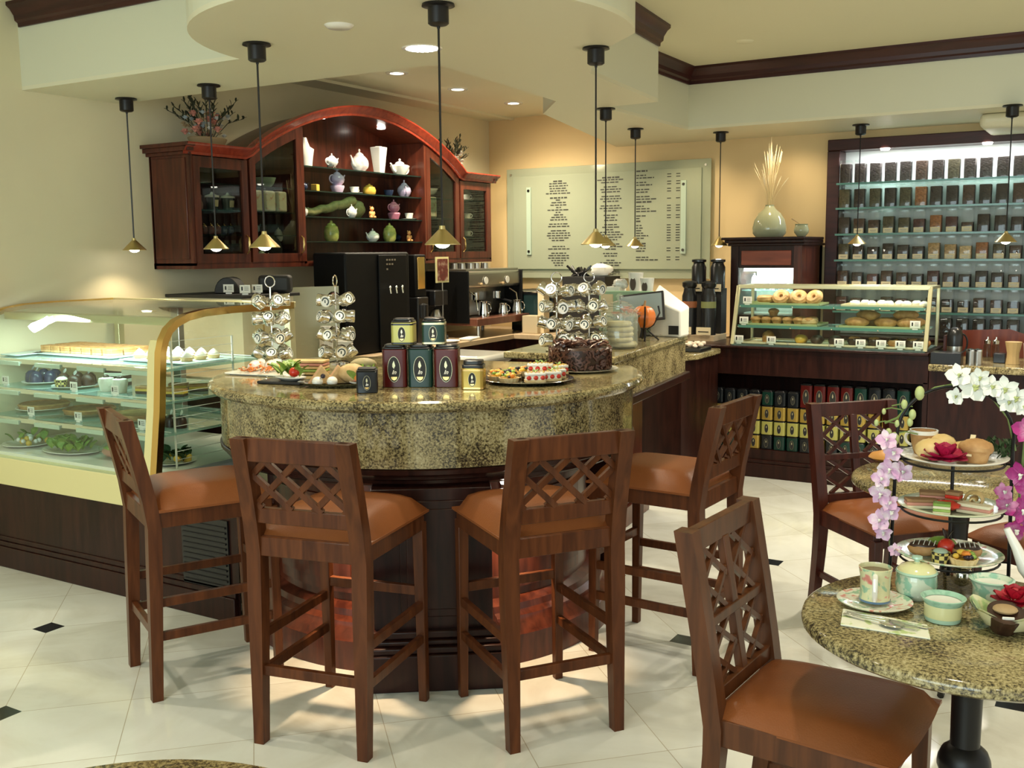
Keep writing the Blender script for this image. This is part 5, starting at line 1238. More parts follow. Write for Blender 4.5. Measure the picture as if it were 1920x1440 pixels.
# airpot rack
t = thing('airpot_rack', 'two-tier black stand with beige label strips holding coffee flasks', 'rack', (-2.74, 7.33, .926))
MB().cb((0, 0, .02), (.30, .28, .04)).obj('base', 'counter', t); MB().cb((0, .13, .21), (.26, .12, .34)).obj('upper_step', 'matt_black', t)
for x in (-.075, .075):
    for y, z in ((-.141, .075), (.068, .385)): 
        l_ = MB().cb((x, y-.01, z), (.11, .006, .055)).obj('label', 'cream', t); MB().cb((x, y-.0145, z-.004), (.08, .002, .006)).obj('print', 'matt_black', l_)
def flask(label, x, y, z, hh=.30, bandm=None):
    t = thing('coffee_flask', label, 'coffee flask', (x, y, z))
    MB().lathe([(0, 0), (.055, 0), (.055, hh*.72), (.045, hh*.8), (.042, hh*.86), (.055, hh*.9), (.055, hh*.97), (.03, hh), (0, hh)], n=22).obj('body', 'black', t)
    if bandm: MB().lathe([(.0557, hh*.50), (.0557, hh*.62)], n=20).obj('band', bandm, t)
    return t
flask('black coffee flask with orange band, front left on the two-tier stand', -2.815, 7.28, .967, .40, pm('orange_band', (.30, .10, .04), .5))
flask('black coffee flask with olive band, front right on the two-tier stand', -2.665, 7.28, .967, .40, pm('olive_band', (.22, .24, .09), .5))
flask('black coffee flask at the back left of the two-tier stand', -2.815, 7.47, 1.307, .22)
flask('black coffee flask at the back right of the two-tier stand', -2.665, 7.47, 1.307, .22)
# ------------------------------------------------------------------ menu board
mb_ = thing('menu_board', 'large frosted green glass menu board with three columns of dark print', 'menu board', (-3.95, 8.19, 1.845))
MB().box(-.975, .975, -.050, -.040, -.49, .49).obj('outer_glass', 'frost', mb_, bevel=.002)
MB().box(-.90, .90, -.068, -.060, -.41, .42).obj('inner_glass', 'frost', mb_, bevel=.002)
m = MB(); [m.tube([(x, -.002, z), (x, -.058, z)], .010, 8) for x in (-.93, .93) for z in (-.44, .44)]; m.obj('standoffs', 'steel', mb_)
for x in (-.73, .75):
    MB().cb((x, -.076, .02), (.045, .012, .60)).obj('clamp_bar', MT['gbowl'], mb_); m = MB(); [m.tube([(x, -.08, z+.02), (x, -.088, z+.02)], .012, 10) for z in (-.27, .27)]; m.obj('bolts', 'dark_steel', mb_)
rt = random.Random(21); ink = pm('menu_ink', (.035, .035, .028), .6)
def column(xc, ztop, lines, w_, prices=None, left=False):
    m = MB(); z = ztop
    for n_ in lines:
        if n_ == 0: z -= .016; continue
        tot = w_*rt.uniform(.6, 1)*abs(n_); x = xc-tot/2 if not left else xc-w_/2
        hgt = .0105 if n_ < 0 else .0075
        end = x+tot
        while x < end-.01:
            l_ = rt.uniform(.018, .05); m.box(x, min(end, x+l_), -.0700, -.0685, z-hgt*1.25, z); x += l_+.009
        if prices and n_ > 0 and rt.random() < .75:
            for px_ in prices: m.box(px_, px_+.035, -.0695, -.0685, z-hgt, z)
        z -= .0215
    return m
column(-.43, .37, [-.6, .9, .9, 1, .7, 1, 0, -.8, .3, .8, .7, .2, .9, .3, .4, .7, .8, 0, 1, .9, 0, .8, .9, 1, 1, .6, 0, 0, .6, .9, 0, .8, .9, 1, .9, .5, .4], .26).obj('left_text', ink, mb_, smooth=0)
column(.08, .38, [-.8, 1, 1, 0, .8, 1, .8, 0, .8, 1, .6, 0, .9, 1, .7, 0, .5, .4, .5, 0, .5, .7, .5, 1, 1, .9, .5, 0, .9, 1, .6, 0, .6, .5, 0, .4, 1, .9, 0, .5, .8, .5], .27).obj('middle_text', ink, mb_, smooth=0)
column(.44, .42, [-.5, 0, .5, .7, 0, .6, .9, 0, .6, .7, 0, .6, .8, -.6, 0, .3, .6, .8, 0, .4, .3, -.2, 0, .3, .3, .3, .3, .6, .5, .3, -.6, .4, .5, .4, 0, 0, .6, .9], .24, (.60, .68), True).obj('right_text', ink, mb_, smooth=0)
# ------------------------------------------------------------------ kitchen counters behind the bar
t = thing('back_counter', 'long beige laminate counter under the arched cabinet, turning along the menu wall', 'counter', (-4.75, 6, 0))
MB().prism([(-.39, -1.90), (.42, -1.90), (.30, 1.45), (2.0, 1.45), (2.0, 2.19), (-.39, 2.19)], .86, .90).obj('worktop', 'counter', t, bevel=.004)
MB().prism([(-.39, -1.88), (.34, -1.88), (.23, 1.50), (1.98, 1.50), (1.98, 2.19), (-.39, 2.19)], 0, .86).obj('body', 'dark_wood', t)
ZC = .901
t = thing('coffee_brewer', 'big black hot-drinks machine with chrome taps under the cabinet', 'drinks machine', (-4.67, 5.69, ZC))
MB().box(-.11, .18, -.36, .35, 0, .70).obj('body', 'deep_black', t, bevel=.015)
MB().box(.18, .195, -.02, .30, .02, .68).obj('front_panel', 'deep_black', t, bevel=.004)
MB().box(.18, .215, .0, .28, .0, .03).obj('drip_tray', 'dark_steel', t)
for k in range(3):
    o = MB().tube([(.19, .06+.07*k, .44), (.225, .06+.07*k, .445), (.23, .06+.07*k, .41)], [.008, .007, .007], 8).ball((.225, .06+.07*k, .455), .011, n=8, m=6).obj('tap', 'chrome', t)
m = MB()
for z, n_ in ((.64, 4), (.61, 3), (.575, 1)):
    for k in range(n_): m.box(.1955, .197, .06+k*.030, .078+k*.030, z, z+.012)
m.obj('button_print', 'steel', t)
t = thing('coffee_grinder', 'black coffee grinder with tall gold-lit bean window', 'coffee grinder', (-4.66, 6.33, ZC))
MB().box(-.10, .08, -.07, .07, 0, .36).obj('base', 'black', t, bevel=.01); MB().box(-.10, .06, -.07, .07, .36, .68).obj('tower', 'deep_black', t, bevel=.01)
MB().box(.061, .068, -.045, .045, .42, .66).obj('window', 'brass', t, bevel=.004); MB().lathe([(.05, 0), (.055, .10), (0, .12)], (0.06, 0, .2), 14).obj('hopper_cap', 'black', t)
t = thing('framed_sign', 'small framed dark red picture sign above the coffee machines', 'sign', (-4.60, 6.62, 1.36))
MB().box(-.01, 0, -.085, .085, 0, .20).obj('frame', 'sill', t); MB().box(0, .003, -.07, .07, .015, .185).obj('picture', speck('red_picture', [(0, (.02, .015, .012)), (.5, (.12, .02, .015)), (.75, (.45, .35, .25))], 24, .4, tex='noise'), t); MB().tube([(-.005, 0, -.45), (-.005, 0, 0)], .006, 6).obj('stem', 'steel', t)
t = thing('pod_brewer', 'black filter coffee brewer with a steel flask, left of the espresso machine', 'coffee maker', (-4.66, 6.60, ZC))
MB().box(-.16, .06, -.09, .09, 0, .05).box(-.16, -.06, -.09, .09, .05, .38).box(-.16, .06, -.09, .09, .28, .40).obj('body', 'black', t, bevel=.008); MB().lathe([(0, .052), (.045, .052), (.05, .2), (.03, .25), (0, .26)], n=18).obj('flask', 'steel', t)
# espresso machine
t = thing('espresso_machine', 'two-group steel espresso machine with cups on top', 'espresso machine', (-4.72, 7.33, ZC))
for x in (-.20, .22):
    for y in (-.36, .36): MB().tube([(x, y, 0), (x, y, .10)], .016, 8).obj('foot', 'steel', t)
MB().box(-.25, .25, -.42, .42, .10, .16).obj('base', wood('reddish_tray', (.14, .05, .03), (.2, .08, .05), .3), t, bevel=.006)
MB().box(-.25, .0, -.42, .42, .16, .50).obj('body', 'steel', t, bevel=.01)
MB().box(-.25, .16, -.43, .43, .40, .54).obj('hood', 'steel', t, bevel=.025, seg=3)
for y in (-.43, .42): MB().box(-.25, .18, y-.006, y+.006, .12, .54).obj('side_panel', 'deep_black', t, bevel=.004)
MB().box(-.24, .14, -.41, .41, .54, .555).obj('cup_rail', 'steel', t)
for y in (-.17, .17):
    g = MB().lathe([(0, 0), (.035, 0), (.035, .06), (0, .06)], (.07, y, .30), 18).obj('group_head', 'chrome', t)
    MB().tube([(.07, y, .29), (.16, y, .285), (.22, y, .27)], [.012, .011, .013], 8).obj('portafilter_handle', 'black', t)
    MB().lathe([(0, 0), (.03, 0), (.03, .004), (0, .004)], n=18).obj('dial', 'paper', t, loc=(.165, y+.02, .46)).rotation_euler = (0, pi/2, 0)
    MB().ball((.17, y-.06, .43), .014).obj('knob', 'tanf', t)
for y in (-.32, .33): MB().tube([(.10, y, .38), (.17, y, .34), (.19, y, .22)], .006, 6).obj('steam_wand', 'chrome', t)
o = None
for k in range(14):
    loc = (-4.86+.09*(k % 3), 7.02+.11*(k//3)+.02*(k % 2), ZC+.557)
    if o is None:
        o = thing('glass_cup', 'small upturned glass cup on top of the espresso machine', 'cup', loc, 0, 'glass cups on the espresso machine')
        MB().lathe([(.026, 0), (.022, .045), (0, .045), (.0, .042), (.019, .042), (.023, 0)], n=14).obj('cup', 'steel', o)
    else: dup(o, loc)
def pitcher(label, x, y, z, R=.04, H=.10):
    t = thing('steel_pitcher', label, 'pitcher', (x, y, z))
    MB().lathe([(0, 0), (R, 0), (R*1.05, H*.3), (R*.75, H*.8), (R*.85, H), (R*.8, H), (R*.7, H*.8), (0, .01)], n=20).obj('body', 'chrome', t); handle(MB(), R*.9, H*.55, H*.6, .03, .004).obj('handle', 'chrome', t)
pitcher('steel milk pitcher on the espresso machine tray, left', -4.55, 7.13, ZC+.161, .045, .13)
pitcher('steel milk pitcher on the espresso machine tray, middle', -4.55, 7.44, ZC+.161, .04, .10)
pitcher('steel milk pitcher on the espresso machine tray, right', -4.54, 7.66, ZC+.161, .045, .12)
box_thing('white_napkin_pile', 'crumpled white napkins at the foot of the espresso machine', 'napkins', 'paper', -4.49, 6.82, ZC, .10, .22, .02, .2, bevel=.008)
t = thing('toaster_oven', 'black framed glass-front oven in the corner by the menu wall', 'oven', (-4.42, 7.95, ZC))
MB().box(-.26, .16, -.16, .20, 0, .36).obj('body', 'black', t, bevel=.01); MB().box(-.24, .14, -.17, -.16, .05, .32).obj('window', pm('teal_dark_glass', (.02, .045, .045), .08), t); MB().tube([(-.24, -.185, .345), (.14, -.185, .345)], .010, 8).obj('handle', 'chrome', t)
box_thing('beige_bin', 'beige plastic box beside the espresso machine', 'container', pm('beige_plastic', (.55, .46, .30), .5), -4.36, 7.90-.28, ZC, .15, .12, .15)
def pcup(label, x, y, z, R=.036, H=.11, logo_=True, rz=0, mat='white', group=None):
    t = thing('paper_cup', label, 'paper cup', (x, y, z), rz, group)
    MB().lathe([(0, 0), (R*.72, 0), (R, H), (R*1.05, H+.003), (R*.95, H), (R*.7, .004), (0, .004)], n=22).obj('cup', mat, t)
    if logo_:
        m = MB(); a, b = R*.42, H*.28
        m.prism([(a*cos(k*pi/10), b*sin(k*pi/10)) for k in range(20)], 0, .001); m.v = [(x_, -R*.90-z_, H*.55+y_) for x_, y_, z_ in m.v]; e = m.obj('emblem', pm('brown_oval', (.07, .045, .03), .5), t)
    return t
pcup('white paper cup beside the glass-front oven', -4.13, 7.72, ZC, .04, .12)
# cup stacks and lids on the counter left of the drinks machine
def stack(label, x, y, n, R=.04, dz=.012, H=.10, lidsty=False, cat='cup stack', name='cup_stack'):
    t = thing(name, label, cat, (x, y, ZC))
    for k in range(n):
        m = MB().lathe([(R*.95, 0), (R, .004), (R*.98, H*.1), (R*.75, H), (0, H)] if not lidsty else [(R, 0), (R*1.06, .004), (R*1.0, .010), (R*.9, .016), (0, .016)], (0, 0, k*dz), 20)
        m.obj('lid' if lidsty else 'cup', 'white', t)
    return t
stack('tall stack of upturned white paper cups on the back counter, behind', -4.62, 5.12, 22, .042, .0125)
stack('shorter stack of white paper cups beside the tall one', -4.48, 5.10, 11, .045, .0125)
stack('stack of white cup lids next to the paper cups', -4.42, 5.22, 9, .05, .014, lidsty=True, cat='lid stack', name='lid_stack')
tag(plate(MB(), .10).obj('counter_plate', 'paper', None, (-4.52, 6.55, ZC)), 'flat white plate on the counter before the drinks machine', 'plate')
# objects along the menu wall
box_thing('black_crate', 'black bin on the counter below the menu board', 'bin', 'matt_black', -3.92, 7.85, ZC, .40, .30, .48)
m = MB(); rr = random.Random(5)
for k in range(14): m.tube([(rr.uniform(-.1, .05), rr.uniform(-.04, .04), 0), (rr.uniform(-.14, .09), rr.uniform(-.05, .05), rr.uniform(.04, .09))], .010, 5)
tag(m.obj('black_utensils', 'black', None, (-3.98, 7.80, ZC+.481)), 'bunch of black utensils standing on top of the black bin', 'utensils')
tag(MB().ball((0, 0, .05), .10, .06, .055, 12, 8, .16).obj('crumpled_bag', 'paper', None, (-3.80, 7.80, ZC+.481)), 'crumpled white bag on top of the black bin', 'bag')
box_thing('wooden_box', 'narrow beige box behind the tin tree on the right', 'box', 'cream', -4.28, 7.66, ZC, .06, .1, .40)
t = thing('cash_register', 'white and mint-green register block at the back of the side counter', 'cash register', (-2.53, 5.61, 1.101))
MB().cb((0, .04, .11), (.34, .20, .22)).obj('base', 'paper', t, bevel=.01)
MB().cb((0, -.08, .14), (.35, .03, .24)).obj('screen_back', pm('mint_green_plastic', (.30, .46, .30), .35), t, bevel=.008)
MB().cb((-.12, -.097, .14), (.08, .004, .20)).obj('pale_stripe', 'cream', t)
t = thing('computer_screen', 'flat screen tilted on the side counter, reflecting pale light', 'screen', (-2.38, 5.40, 1.101), R_(12))
MB().bar((0, .02, 0), (0, .05, .14), .05, .02).obj('stand', 'black', t)
o = MB().cb((0, 0, .0), (.26, .018, .17)).obj('frame', 'black', t, bevel=.004); o.location = (0, .03, .17); o.rotation_euler = (R_(-18), R_(-7), 0)
s2 = MB().cb((0, -.0105, 0), (.235, .003, .145)).obj('display', pm('screen_glass', (.32, .40, .42), .08), o)
t = thing('paper_carton', 'white open carton with wrapped packets, left of the two paper cups', 'carton', (-2.65, 5.64, 1.322))
MB().cb((0, 0, .03), (.09, .10, .06)).obj('carton', 'paper', t, bevel=.004); MB().ball((.03, 0, .075), .05, .04, .03, 10, 7, .2).obj('packets', silverf, t)
pcup('taller white paper cup with brown oval emblem, left of the two', -2.53, 5.66, 1.322, .046, .14)
pcup('shorter white paper cup with brown oval emblem, right of the two', -2.43, 5.60, 1.322, .042, .11)
t = thing('white_machine', 'white sloping-topped card machine right of the tilted screen', 'machine', (-2.27, 5.56, 1.101), 0)
MB().add([(-.10, -.06, 0), (.09, -.06, 0), (.09, .08, 0), (-.10, .08, 0), (-.10, -.06, .22), (.09, -.06, .15), (.09, .08, .17), (-.10, .08, .30)], [(3, 2, 1, 0), (4, 5, 6, 7), (0, 1, 5, 4), (1, 2, 6, 5), (2, 3, 7, 6), (3, 0, 4, 7)]).obj('housing', 'paper', t, bevel=.01)
MB().cb((.05, -.062, .04), (.06, .008, .05)).obj('keypad', 'black', t)
# under-counter clutter between bar and back counter
t = thing('white_bin', 'rounded white panel of a bin lid behind the tea tins', 'bin', (-3.15, 4.66, 0))
MB().prism(rrect(.52, .34, .06), 0, 1.0).obj('bin', pm('white_plastic', (.68, .72, .64), .3), t, bevel=.02); MB().prism(rrect(.54, .36, .06), 1.0, 1.05).obj('lid', 'white', t, bevel=.02, seg=3)
# ------------------------------------------------------------------ things on the round bar
ZT = ZB+.0005
def tins_row():
    u = V((cos(R_(27)), sin(R_(27)), 0)); n = V((u.y, -u.x, 0)); s0 = V((-2.505, 3.17, ZT))
    def at(d, back, z): p = s0+u*d-n*back; return (p.x, p.y, z)
    hT = .15
    for k, (mt, nm) in enumerate(((tred, 'dark red tea tin with gold oval emblem, left of the three tall tins'), (tgreen, 'dark green tea tin with gold oval emblem, middle of the three tall tins'), (tred, 'dark red tea tin with gold oval emblem, right of the three tall tins'))):
        tin(nm, mt, .096, hT, 'black', .018, None, at(.05+.103*k, .05, ZT), R_(27))
    z2 = ZT+hT+.0185
    tin('small olive-yellow square tea tin stacked on the left pair of tall tins', tolive, .088, .086, 'black', .016, None, at(.085, .05, z2), R_(25), 'black')
    tin('small green square tea tin stacked on the right pair of tall tins', tgreen, .090, .088, 'black', .016, None, at(.205, .055, z2), R_(29), 'pale_gold')
    tin('small black square tea tin standing alone, left of the tall tins', tblack, .080, .082, 'matt_black', .012, None, (-2.475, 3.045, ZT), R_(36))
    tin('small gold square tea tin with big black lid, right of the tall tins', tgold, .086, .082, 'black', .030, None, (-2.165, 3.315, ZT), R_(24), 'brass')
tins_row()
# tin trees
mlid = pm('white_round_lid', (.78, .78, .74), .3); mink = pm('lid_print', (.05, .07, .07), .4)
def small_tin():
    t = thing('round_tin', 'x', 'tin')
    MB().lathe([(0, -.022), (.028, -.022), (.029, .020), (0, .020)], n=18).obj('body', 'chrome', t, bevel=.001)
    l_ = MB().lathe([(.0302, .004), (.0302, .023), (.028, .026), (0, .026)], n=18).obj('lid', 'chrome', t); MB().lathe([(0, .0262), (.0235, .0262)], n=18).obj('lid_label', mlid, l_)
    m = MB().lathe([(.013, .0263), (.016, .0266), (.020, .0263)], n=16, a0=.3, a1=4.6); m.cb((0, -.002, .0264), (.014, .006, .0006)); m.obj('lid_print', mink, l_)
    return t
ST_ = small_tin(); _first = [True]
TINC = [mlid, 'chrome']
def tin_tree(nm, x, y, z, H=.39, seed=0, tiers=4, n=5, R=.062):
    rr = random.Random(seed)
    t = thing('tin_rack', 'chrome ring-topped rack of the '+nm, 'rack', (x, y, z), rr.uniform(0, 2))
    m = MB().tube([(0, 0, .0), (0, 0, H-.05)], .004, 8); m.obj('pole', 'chrome', t)
    MB().lathe([(0, 0), (.055, 0), (.055, .005), (.01, .012), (0, .012)], n=24).obj('base', 'chrome', t)
    MB().tube([(.026*cos(a), 0, H-.024+.026*sin(a)) for a in [2*pi*k/20 for k in range(20)]], .003, 6, closed=True).obj('ring_handle', 'chrome', t)
    m = MB()
    for k in range(tiers):
        zz = .055+.083*k
        m.tube([(R*.72*cos(a), R*.72*sin(a), zz-.022) for a in [2*pi*q/20 for q in range(20)]], .0022, 6, closed=True)
        for q in range(n):
            a = 2*pi*q/n+k*.6; m.tube([(0, 0, zz-.022), (R*.72*cos(a), R*.72*sin(a), zz-.022), (R*1.2*cos(a), R*1.2*sin(a), zz-.012)], .0018, 5)
    m.obj('tier_wires', 'chrome', t)
    for k in range(tiers):
        for q in range(n):
            a = 2*pi*q/n+k*.6+t.rotation_euler[2]+rr.uniform(-.12, .12); r = R*(1+.08*rr.random())
            lb = 'round silver tin, %s tier of the %s' % (('lowest', 'second lowest', 'second highest', 'highest')[k], nm)
            loc = (x+r*cos(a), y+r*sin(a), z+.055+.083*k+rr.uniform(-.004, .006))
            if _first[0]: o = ST_; _first[0] = False; o.location = loc
            else: o = dup(ST_, loc)
            o['label'] = lb; o['group'] = 'round tins on the %s' % nm
            o.rotation_euler = (0, pi/2-.30+rr.uniform(-.45, .45), a)
            o.rotation_mode = 'XYZ'
tin_tree('far left tin tree', -3.50, 3.60, ZT, .42, 1)
tin_tree('second tin tree from the left', -3.27, 3.80, ZT, .42, 2)
tin_tree('third tin tree from the left', -2.44, 4.50, 1.101, .39, 3)
tin_tree('tin tree beside the glass cookie jar', -2.32, 4.62, 1.101, .39, 4)
# platters of sandwiches
t = platter('white rectangular platter of salad wraps at the left end of the bar', -3.24, 3.33, ZT, .34, .20, R_(8), 'white')
t = None
rs_ = random.Random(31)
def wrap(label, x, y, z, rz, L_=.11, mat='white', grp=None):
    t = thing('salad_wrap', label, 'wrap', (x, y, z), rz, grp)
    MB().tube([(-L_/2, 0, .022), (0, 0, .024), (L_/2, 0, .022)], [.018, .023, .018], 10).obj('wrapper', mat, t)
    m = MB()
    for k in range(8): m.ball((L_/2+rs_.uniform(-.005, .012), rs_.uniform(-.013, .013), .022+rs_.uniform(-.012, .012)), .006, n=6, m=5)
    m.obj('filling', orangef, t); return t
o = None
for k, (x, y) in enumerate(((-3.33, 3.31), (-3.27, 3.35), (-3.36, 3.38), (-3.20, 3.39), (-3.29, 3.41), (-3.14, 3.41))):
    o = dup(o, (x, y, ZT+.011), R_(-60)+.1*k) if o else wrap('white salad wrap with orange filling on the white platter', x, y, ZT+.011, R_(-60), grp='salad wraps on the white platter')
def shreds(label, mat, x, y, z, R, n, name='garnish'):
    m = MB()
    for k in range(n): a = rs_.uniform(0, 6.28); r = R*rs_.random()**.5; b = rs_.uniform(0, 6.28); p = V((r*cos(a), r*sin(a), .004+rs_.uniform(0, .016))); m.bar(p, p+V((.018*cos(b), .018*sin(b), .004)), .005, .004)
    return tag(tag(m.obj(name, mat, None, (x, y, z), smooth=0), label, 'garnish'), None, None, kind='stuff')
shreds('heap of orange shredded salad on the white platter', speck('shreds', [(0, (.50, .13, .03)), (.5, (.66, .28, .10)), (.8, (.72, .6, .4))], 50, .5), -3.27, 3.265, ZT+.011, .075, 60)
t = thing('toasted_sandwich', 'stacked toasted sandwich slices between white platter and salad tray', 'sandwich', (-3.06, 3.37, ZT), R_(20))
for k in range(5): MB().cb((0, 0, .008+.013*k), (.16, .075, .011)).obj(('bread_slice', 'filling')[k % 2], (bread, lettuce)[k % 2] if k != 3 else ham, t, bevel=.003)
box_thing('black_salad_tray', 'small black tray of tomato and lettuce salad at the bar front', 'tray', 'black', -2.955, 3.105, ZT, .20, .11, .012, R_(12))
t = salad('tomato, lettuce and clear-wrapped salad on the small black tray', -2.93, 3.11, ZT+.013, .055, [('leaves', lettuce)], 26, 1.4, .8, 'green_salad')
tag(MB().ball((0, 0, .02), .022, .022, .02, 14, 9).obj('cherry_tomato', redf, None, (-2.885, 3.085, ZT+.03)), 'bright red tomato on the front of the black salad tray', 'tomato')
tag(MB().ball((0, 0, .024), .065, .04, .022, 14, 8, .06).obj('wrapped_roll', clearp, None, (-3.03, 3.10, ZT+.0)), 'clear-wrapped pale roll left of the salad tray', 'roll')
t = thing('silver_platter', 'oval silver foil platter of sandwiches in the middle left of the bar', 'platter', (-2.70, 3.13, ZT), R_(25))
MB().lathe([(0, 0), (.09, 0), (.125, .016), (.128, .018), (.09, .004), (0, .004)], n=28, sx=1.25, sy=.75).obj('tray', 'chrome', t)
def wedge(label, x, y, z, rz, s=1.0, fill=lettuce, grp=None, tilt=.9):
    t = thing('sandwich_wedge', label, 'sandwich', (x, y, z), rz, grp)
    for k, (mt, th) in enumerate(((bread, .012), (fill, .010), (bread, .012))):
        y0 = -.02+.0135*k; m = MB(); P_ = [(-.055*s, 0), (.055*s, 0), (0, .075*s)]
        m.add([(x_, y0, z_) for x_, z_ in P_]+[(x_, y0+th, z_) for x_, z_ in P_], [(0, 1, 2), (5, 4, 3), (0, 3, 4, 1), (1, 4, 5, 2), (2, 5, 3, 0)]); m.obj(('bread_slice', 'filling', 'bread_slice')[k], mt, t, bevel=.003)
    return t
wedge('grilled sandwich wedge standing at the left of the silver platter', -2.775, 3.125, ZT+.006, R_(50), 1.0, ham)
wedge('grilled sandwich wedge standing behind the first on the silver platter', -2.72, 3.165, ZT+.006, R_(48), 1.0, ham)
tag(MB().ball((0, 0, .04), .06, .045, .04, 16, 10, .04).obj('round_roll', bread, None, (-2.665, 3.185, ZT+.006), R_(20)), 'domed bread roll sandwich in the middle of the silver platter', 'roll')
tag(MB().ball((0, 0, .03), .055, .032, .026, 16, 10, .03).obj('long_roll', speck('seeded_roll', [(0, (.20, .16, .07)), (.5, (.42, .34, .18))], 40, .6, tex='noise'), None, (-2.675, 3.27, ZT+.045), R_(30)), 'long seeded roll lying on top at the back of the silver platter', 'roll')
t = salad('green lettuce heap at the back of the silver platter', -2.66, 3.235, ZT+.006, .06, [('leaves', lettuce)], 26, 1.3, .8, 'lettuce_heap')
salad('prawn and red pepper salad at the right of the silver platter', -2.60, 3.165, ZT+.006, .05, [('shrimp', ham), ('fruit', orangef), ('leaves', lettuce)], 22, 1, 1, 'prawn_salad')
for k in range(2):
    t = thing('egg_half', 'boiled egg half with dark filling at the front of the silver platter, %s one' % ('left', 'right')[k], 'egg', (-2.735+.05*k, 3.055+.03*k, ZT+.006), R_(30))
    MB().ball((0, 0, .018), .022, .028, .02, 14, 9).obj('egg_white', 'white', t)
tag(MB().ball((0, 0, .01), .010).obj('black_olive', blackf, None, (-2.712, 3.062, ZT+.036)), 'black olive between the two egg halves', 'olive')
# steel plate of tarts
t = thing('steel_plate', 'large round steel plate of fruit tarts and cream slices on the bar', 'plate', (-2.085, 3.60, ZT))
MB().lathe([(0, 0), (.13, 0), (.185, .012), (.188, .014), (.184, .016), (.13, .005), (0, .005)], n=48).obj('plate', 'chrome', t)
tartc = speck('tart_pastry', [(0, (.52, .32, .12)), (.5, (.70, .50, .24)), (.8, (.78, .62, .36))], 30, .6, tex='noise')
def tart(label, x, y, z, R=.042, grp=None, seed=0):
    t = thing('fruit_tart', label, 'fruit tart', (x, y, z), 0, grp); m = MB(); n = 28; rows = []
    for r_, z_ in ((R*.72, 0), (R, .022), (R*.9, .022), (R*.85, .014)): rows.append([((r_+(.0016 if k % 2 else -.0016))*cos(2*pi*k/n), (r_+(.0016 if k % 2 else -.0016))*sin(2*pi*k/n), z_) for k in range(n+1)])
    m.grid([r[::-1] for r in rows]); m.obj('pastry_shell', tartc, t, smooth=0)
    MB().lathe([(0, .018), (R*.88, .016)], n=20).obj('custard', yellowc, t)
    rr = random.Random(seed)
    for j, (nm, mt) in enumerate((('berries', blackf), ('orange_slices', orangef), ('kiwi', lettuce), ('peach', yellowc))):
        m = MB()
        for k in range(4): a = rr.uniform(0, 6.28); r = R*.62*rr.random()**.5; m.ball((r*cos(a), r*sin(a), .024+rr.uniform(0, .010)), rr.uniform(.008, .012), None, .007, 8, 6)
        m.obj(nm, mt, t)
    return t
for k, (dx, dy, dz) in enumerate(((-.01, -.135, 0), (-.085, -.10, 0), (.055, -.09, 0) if False else (-.05, -.055, .006), (-.125, -.03, 0), (-.10, .045, 0), (-.03, .01, .012), (-.14, .10, 0) if False else (-.06, .115, 0))):
    tart('round fruit tart on the steel plate, '+('at the very front', 'front left', 'in the middle front', 'left side', 'left behind', 'in the middle', 'at the back')[k], -2.085+dx, 3.60+dy, ZT+.008+dz, .042, None, k)
def cslice(label, x, y, z, rz, top='white'):
    t = thing('cream_slice', label, 'cream slice', (x, y, z), rz)
    MB().prism(rrect(.085, .042, .008), 0, .010).obj('pastry', tartc, t); MB().prism(rrect(.08, .038, .008), .010, .026).obj('cream', cream_, t)
    m = MB(); [m.ball((-.028+.028*k, -.019, .018), .010, .006, .009, 8, 6) for k in range(3)]; m.obj('strawberries', redf, t)
    MB().prism(rrect(.085, .042, .008), .026, .038).obj('icing', top, t, bevel=.004); m = MB()
    for k in range(5): m.bar((-.034+.016*k, -.018, .0405), (-.026+.016*k, .018, .0405), .003, .002)
    m.obj('icing_stripes', yellowc, t)
    m = MB(); m.leaf((0, 0, .04), (1, .3, .5), (0, 0, 1), .02, .012); m.leaf((0, 0, .04), (-.6, .8, .5), (0, 0, 1), .018, .011); m.obj('mint_leaves', lettuce, t, smooth=0)
    return t
for k, (dx, dy, dz, rz) in enumerate(((.075, -.075, 0, 40), (.11, -.01, 0, 50), (.05, -.01, .03, 30), (.095, .06, 0, 60), (.03, .07, .02, 20), (.015, .14, .0, 25), (.075, .12, .01, 70))):
    cslice('iced cream slice with strawberries on the steel plate, '+('front right', 'right edge', 'on top in the middle', 'right behind', 'centre back', 'far back', 'back right')[k], -2.085+dx, 3.60+dy, ZT+.010+dz, R_(rz))
# chocolate cake
t = thing('chocolate_cake', 'tall round dark chocolate cake covered in curls and shavings', 'cake', (-2.075, 4.045, ZT+.012))
m = MB(); rr = random.Random(77)
m.lathe([(0, 0), (.130, 0), (.134, .01), (.134, .085), (.125, .095), (0, .095)], n=40); m.obj('cake', choc, t)
chip = speck('chocolate_curls', [(0, (.030, .010, .006)), (.5, (.075, .026, .015)), (.8, (.16, .065, .04))], 30, .32, tex='noise')
m = MB()
for k in range(420):
    a = rr.uniform(0, 6.283); z = rr.uniform(.004, .088); r = .136
    p = V((r*cos(a), r*sin(a), z)); b = rr.uniform(-1, 1); d = V((-sin(a)*b, cos(a)*b, rr.uniform(-.6, 1))).normalized()*rr.uniform(.006, .014)
    m.bar(p-d, p+d, .007, .010, up=(cos(a), sin(a), 0))
m.obj('side_shavings', chip, t, smooth=0)
m = MB()
for k in range(90):
    a = rr.uniform(0, 6.283); r = .12*rr.random()**.5; p = V((r*cos(a), r*sin(a), .10+rr.uniform(0, .022))); b = rr.uniform(0, 6.283); d = V((cos(b), sin(b), rr.uniform(-.25, .5)))*rr.uniform(.012, .026)
    m.tube([p-d, p+d*.1+V((0, 0, .003)), p+d], rr.uniform(.003, .007), 6)
m.obj('top_curls', chip, t, smooth=50)
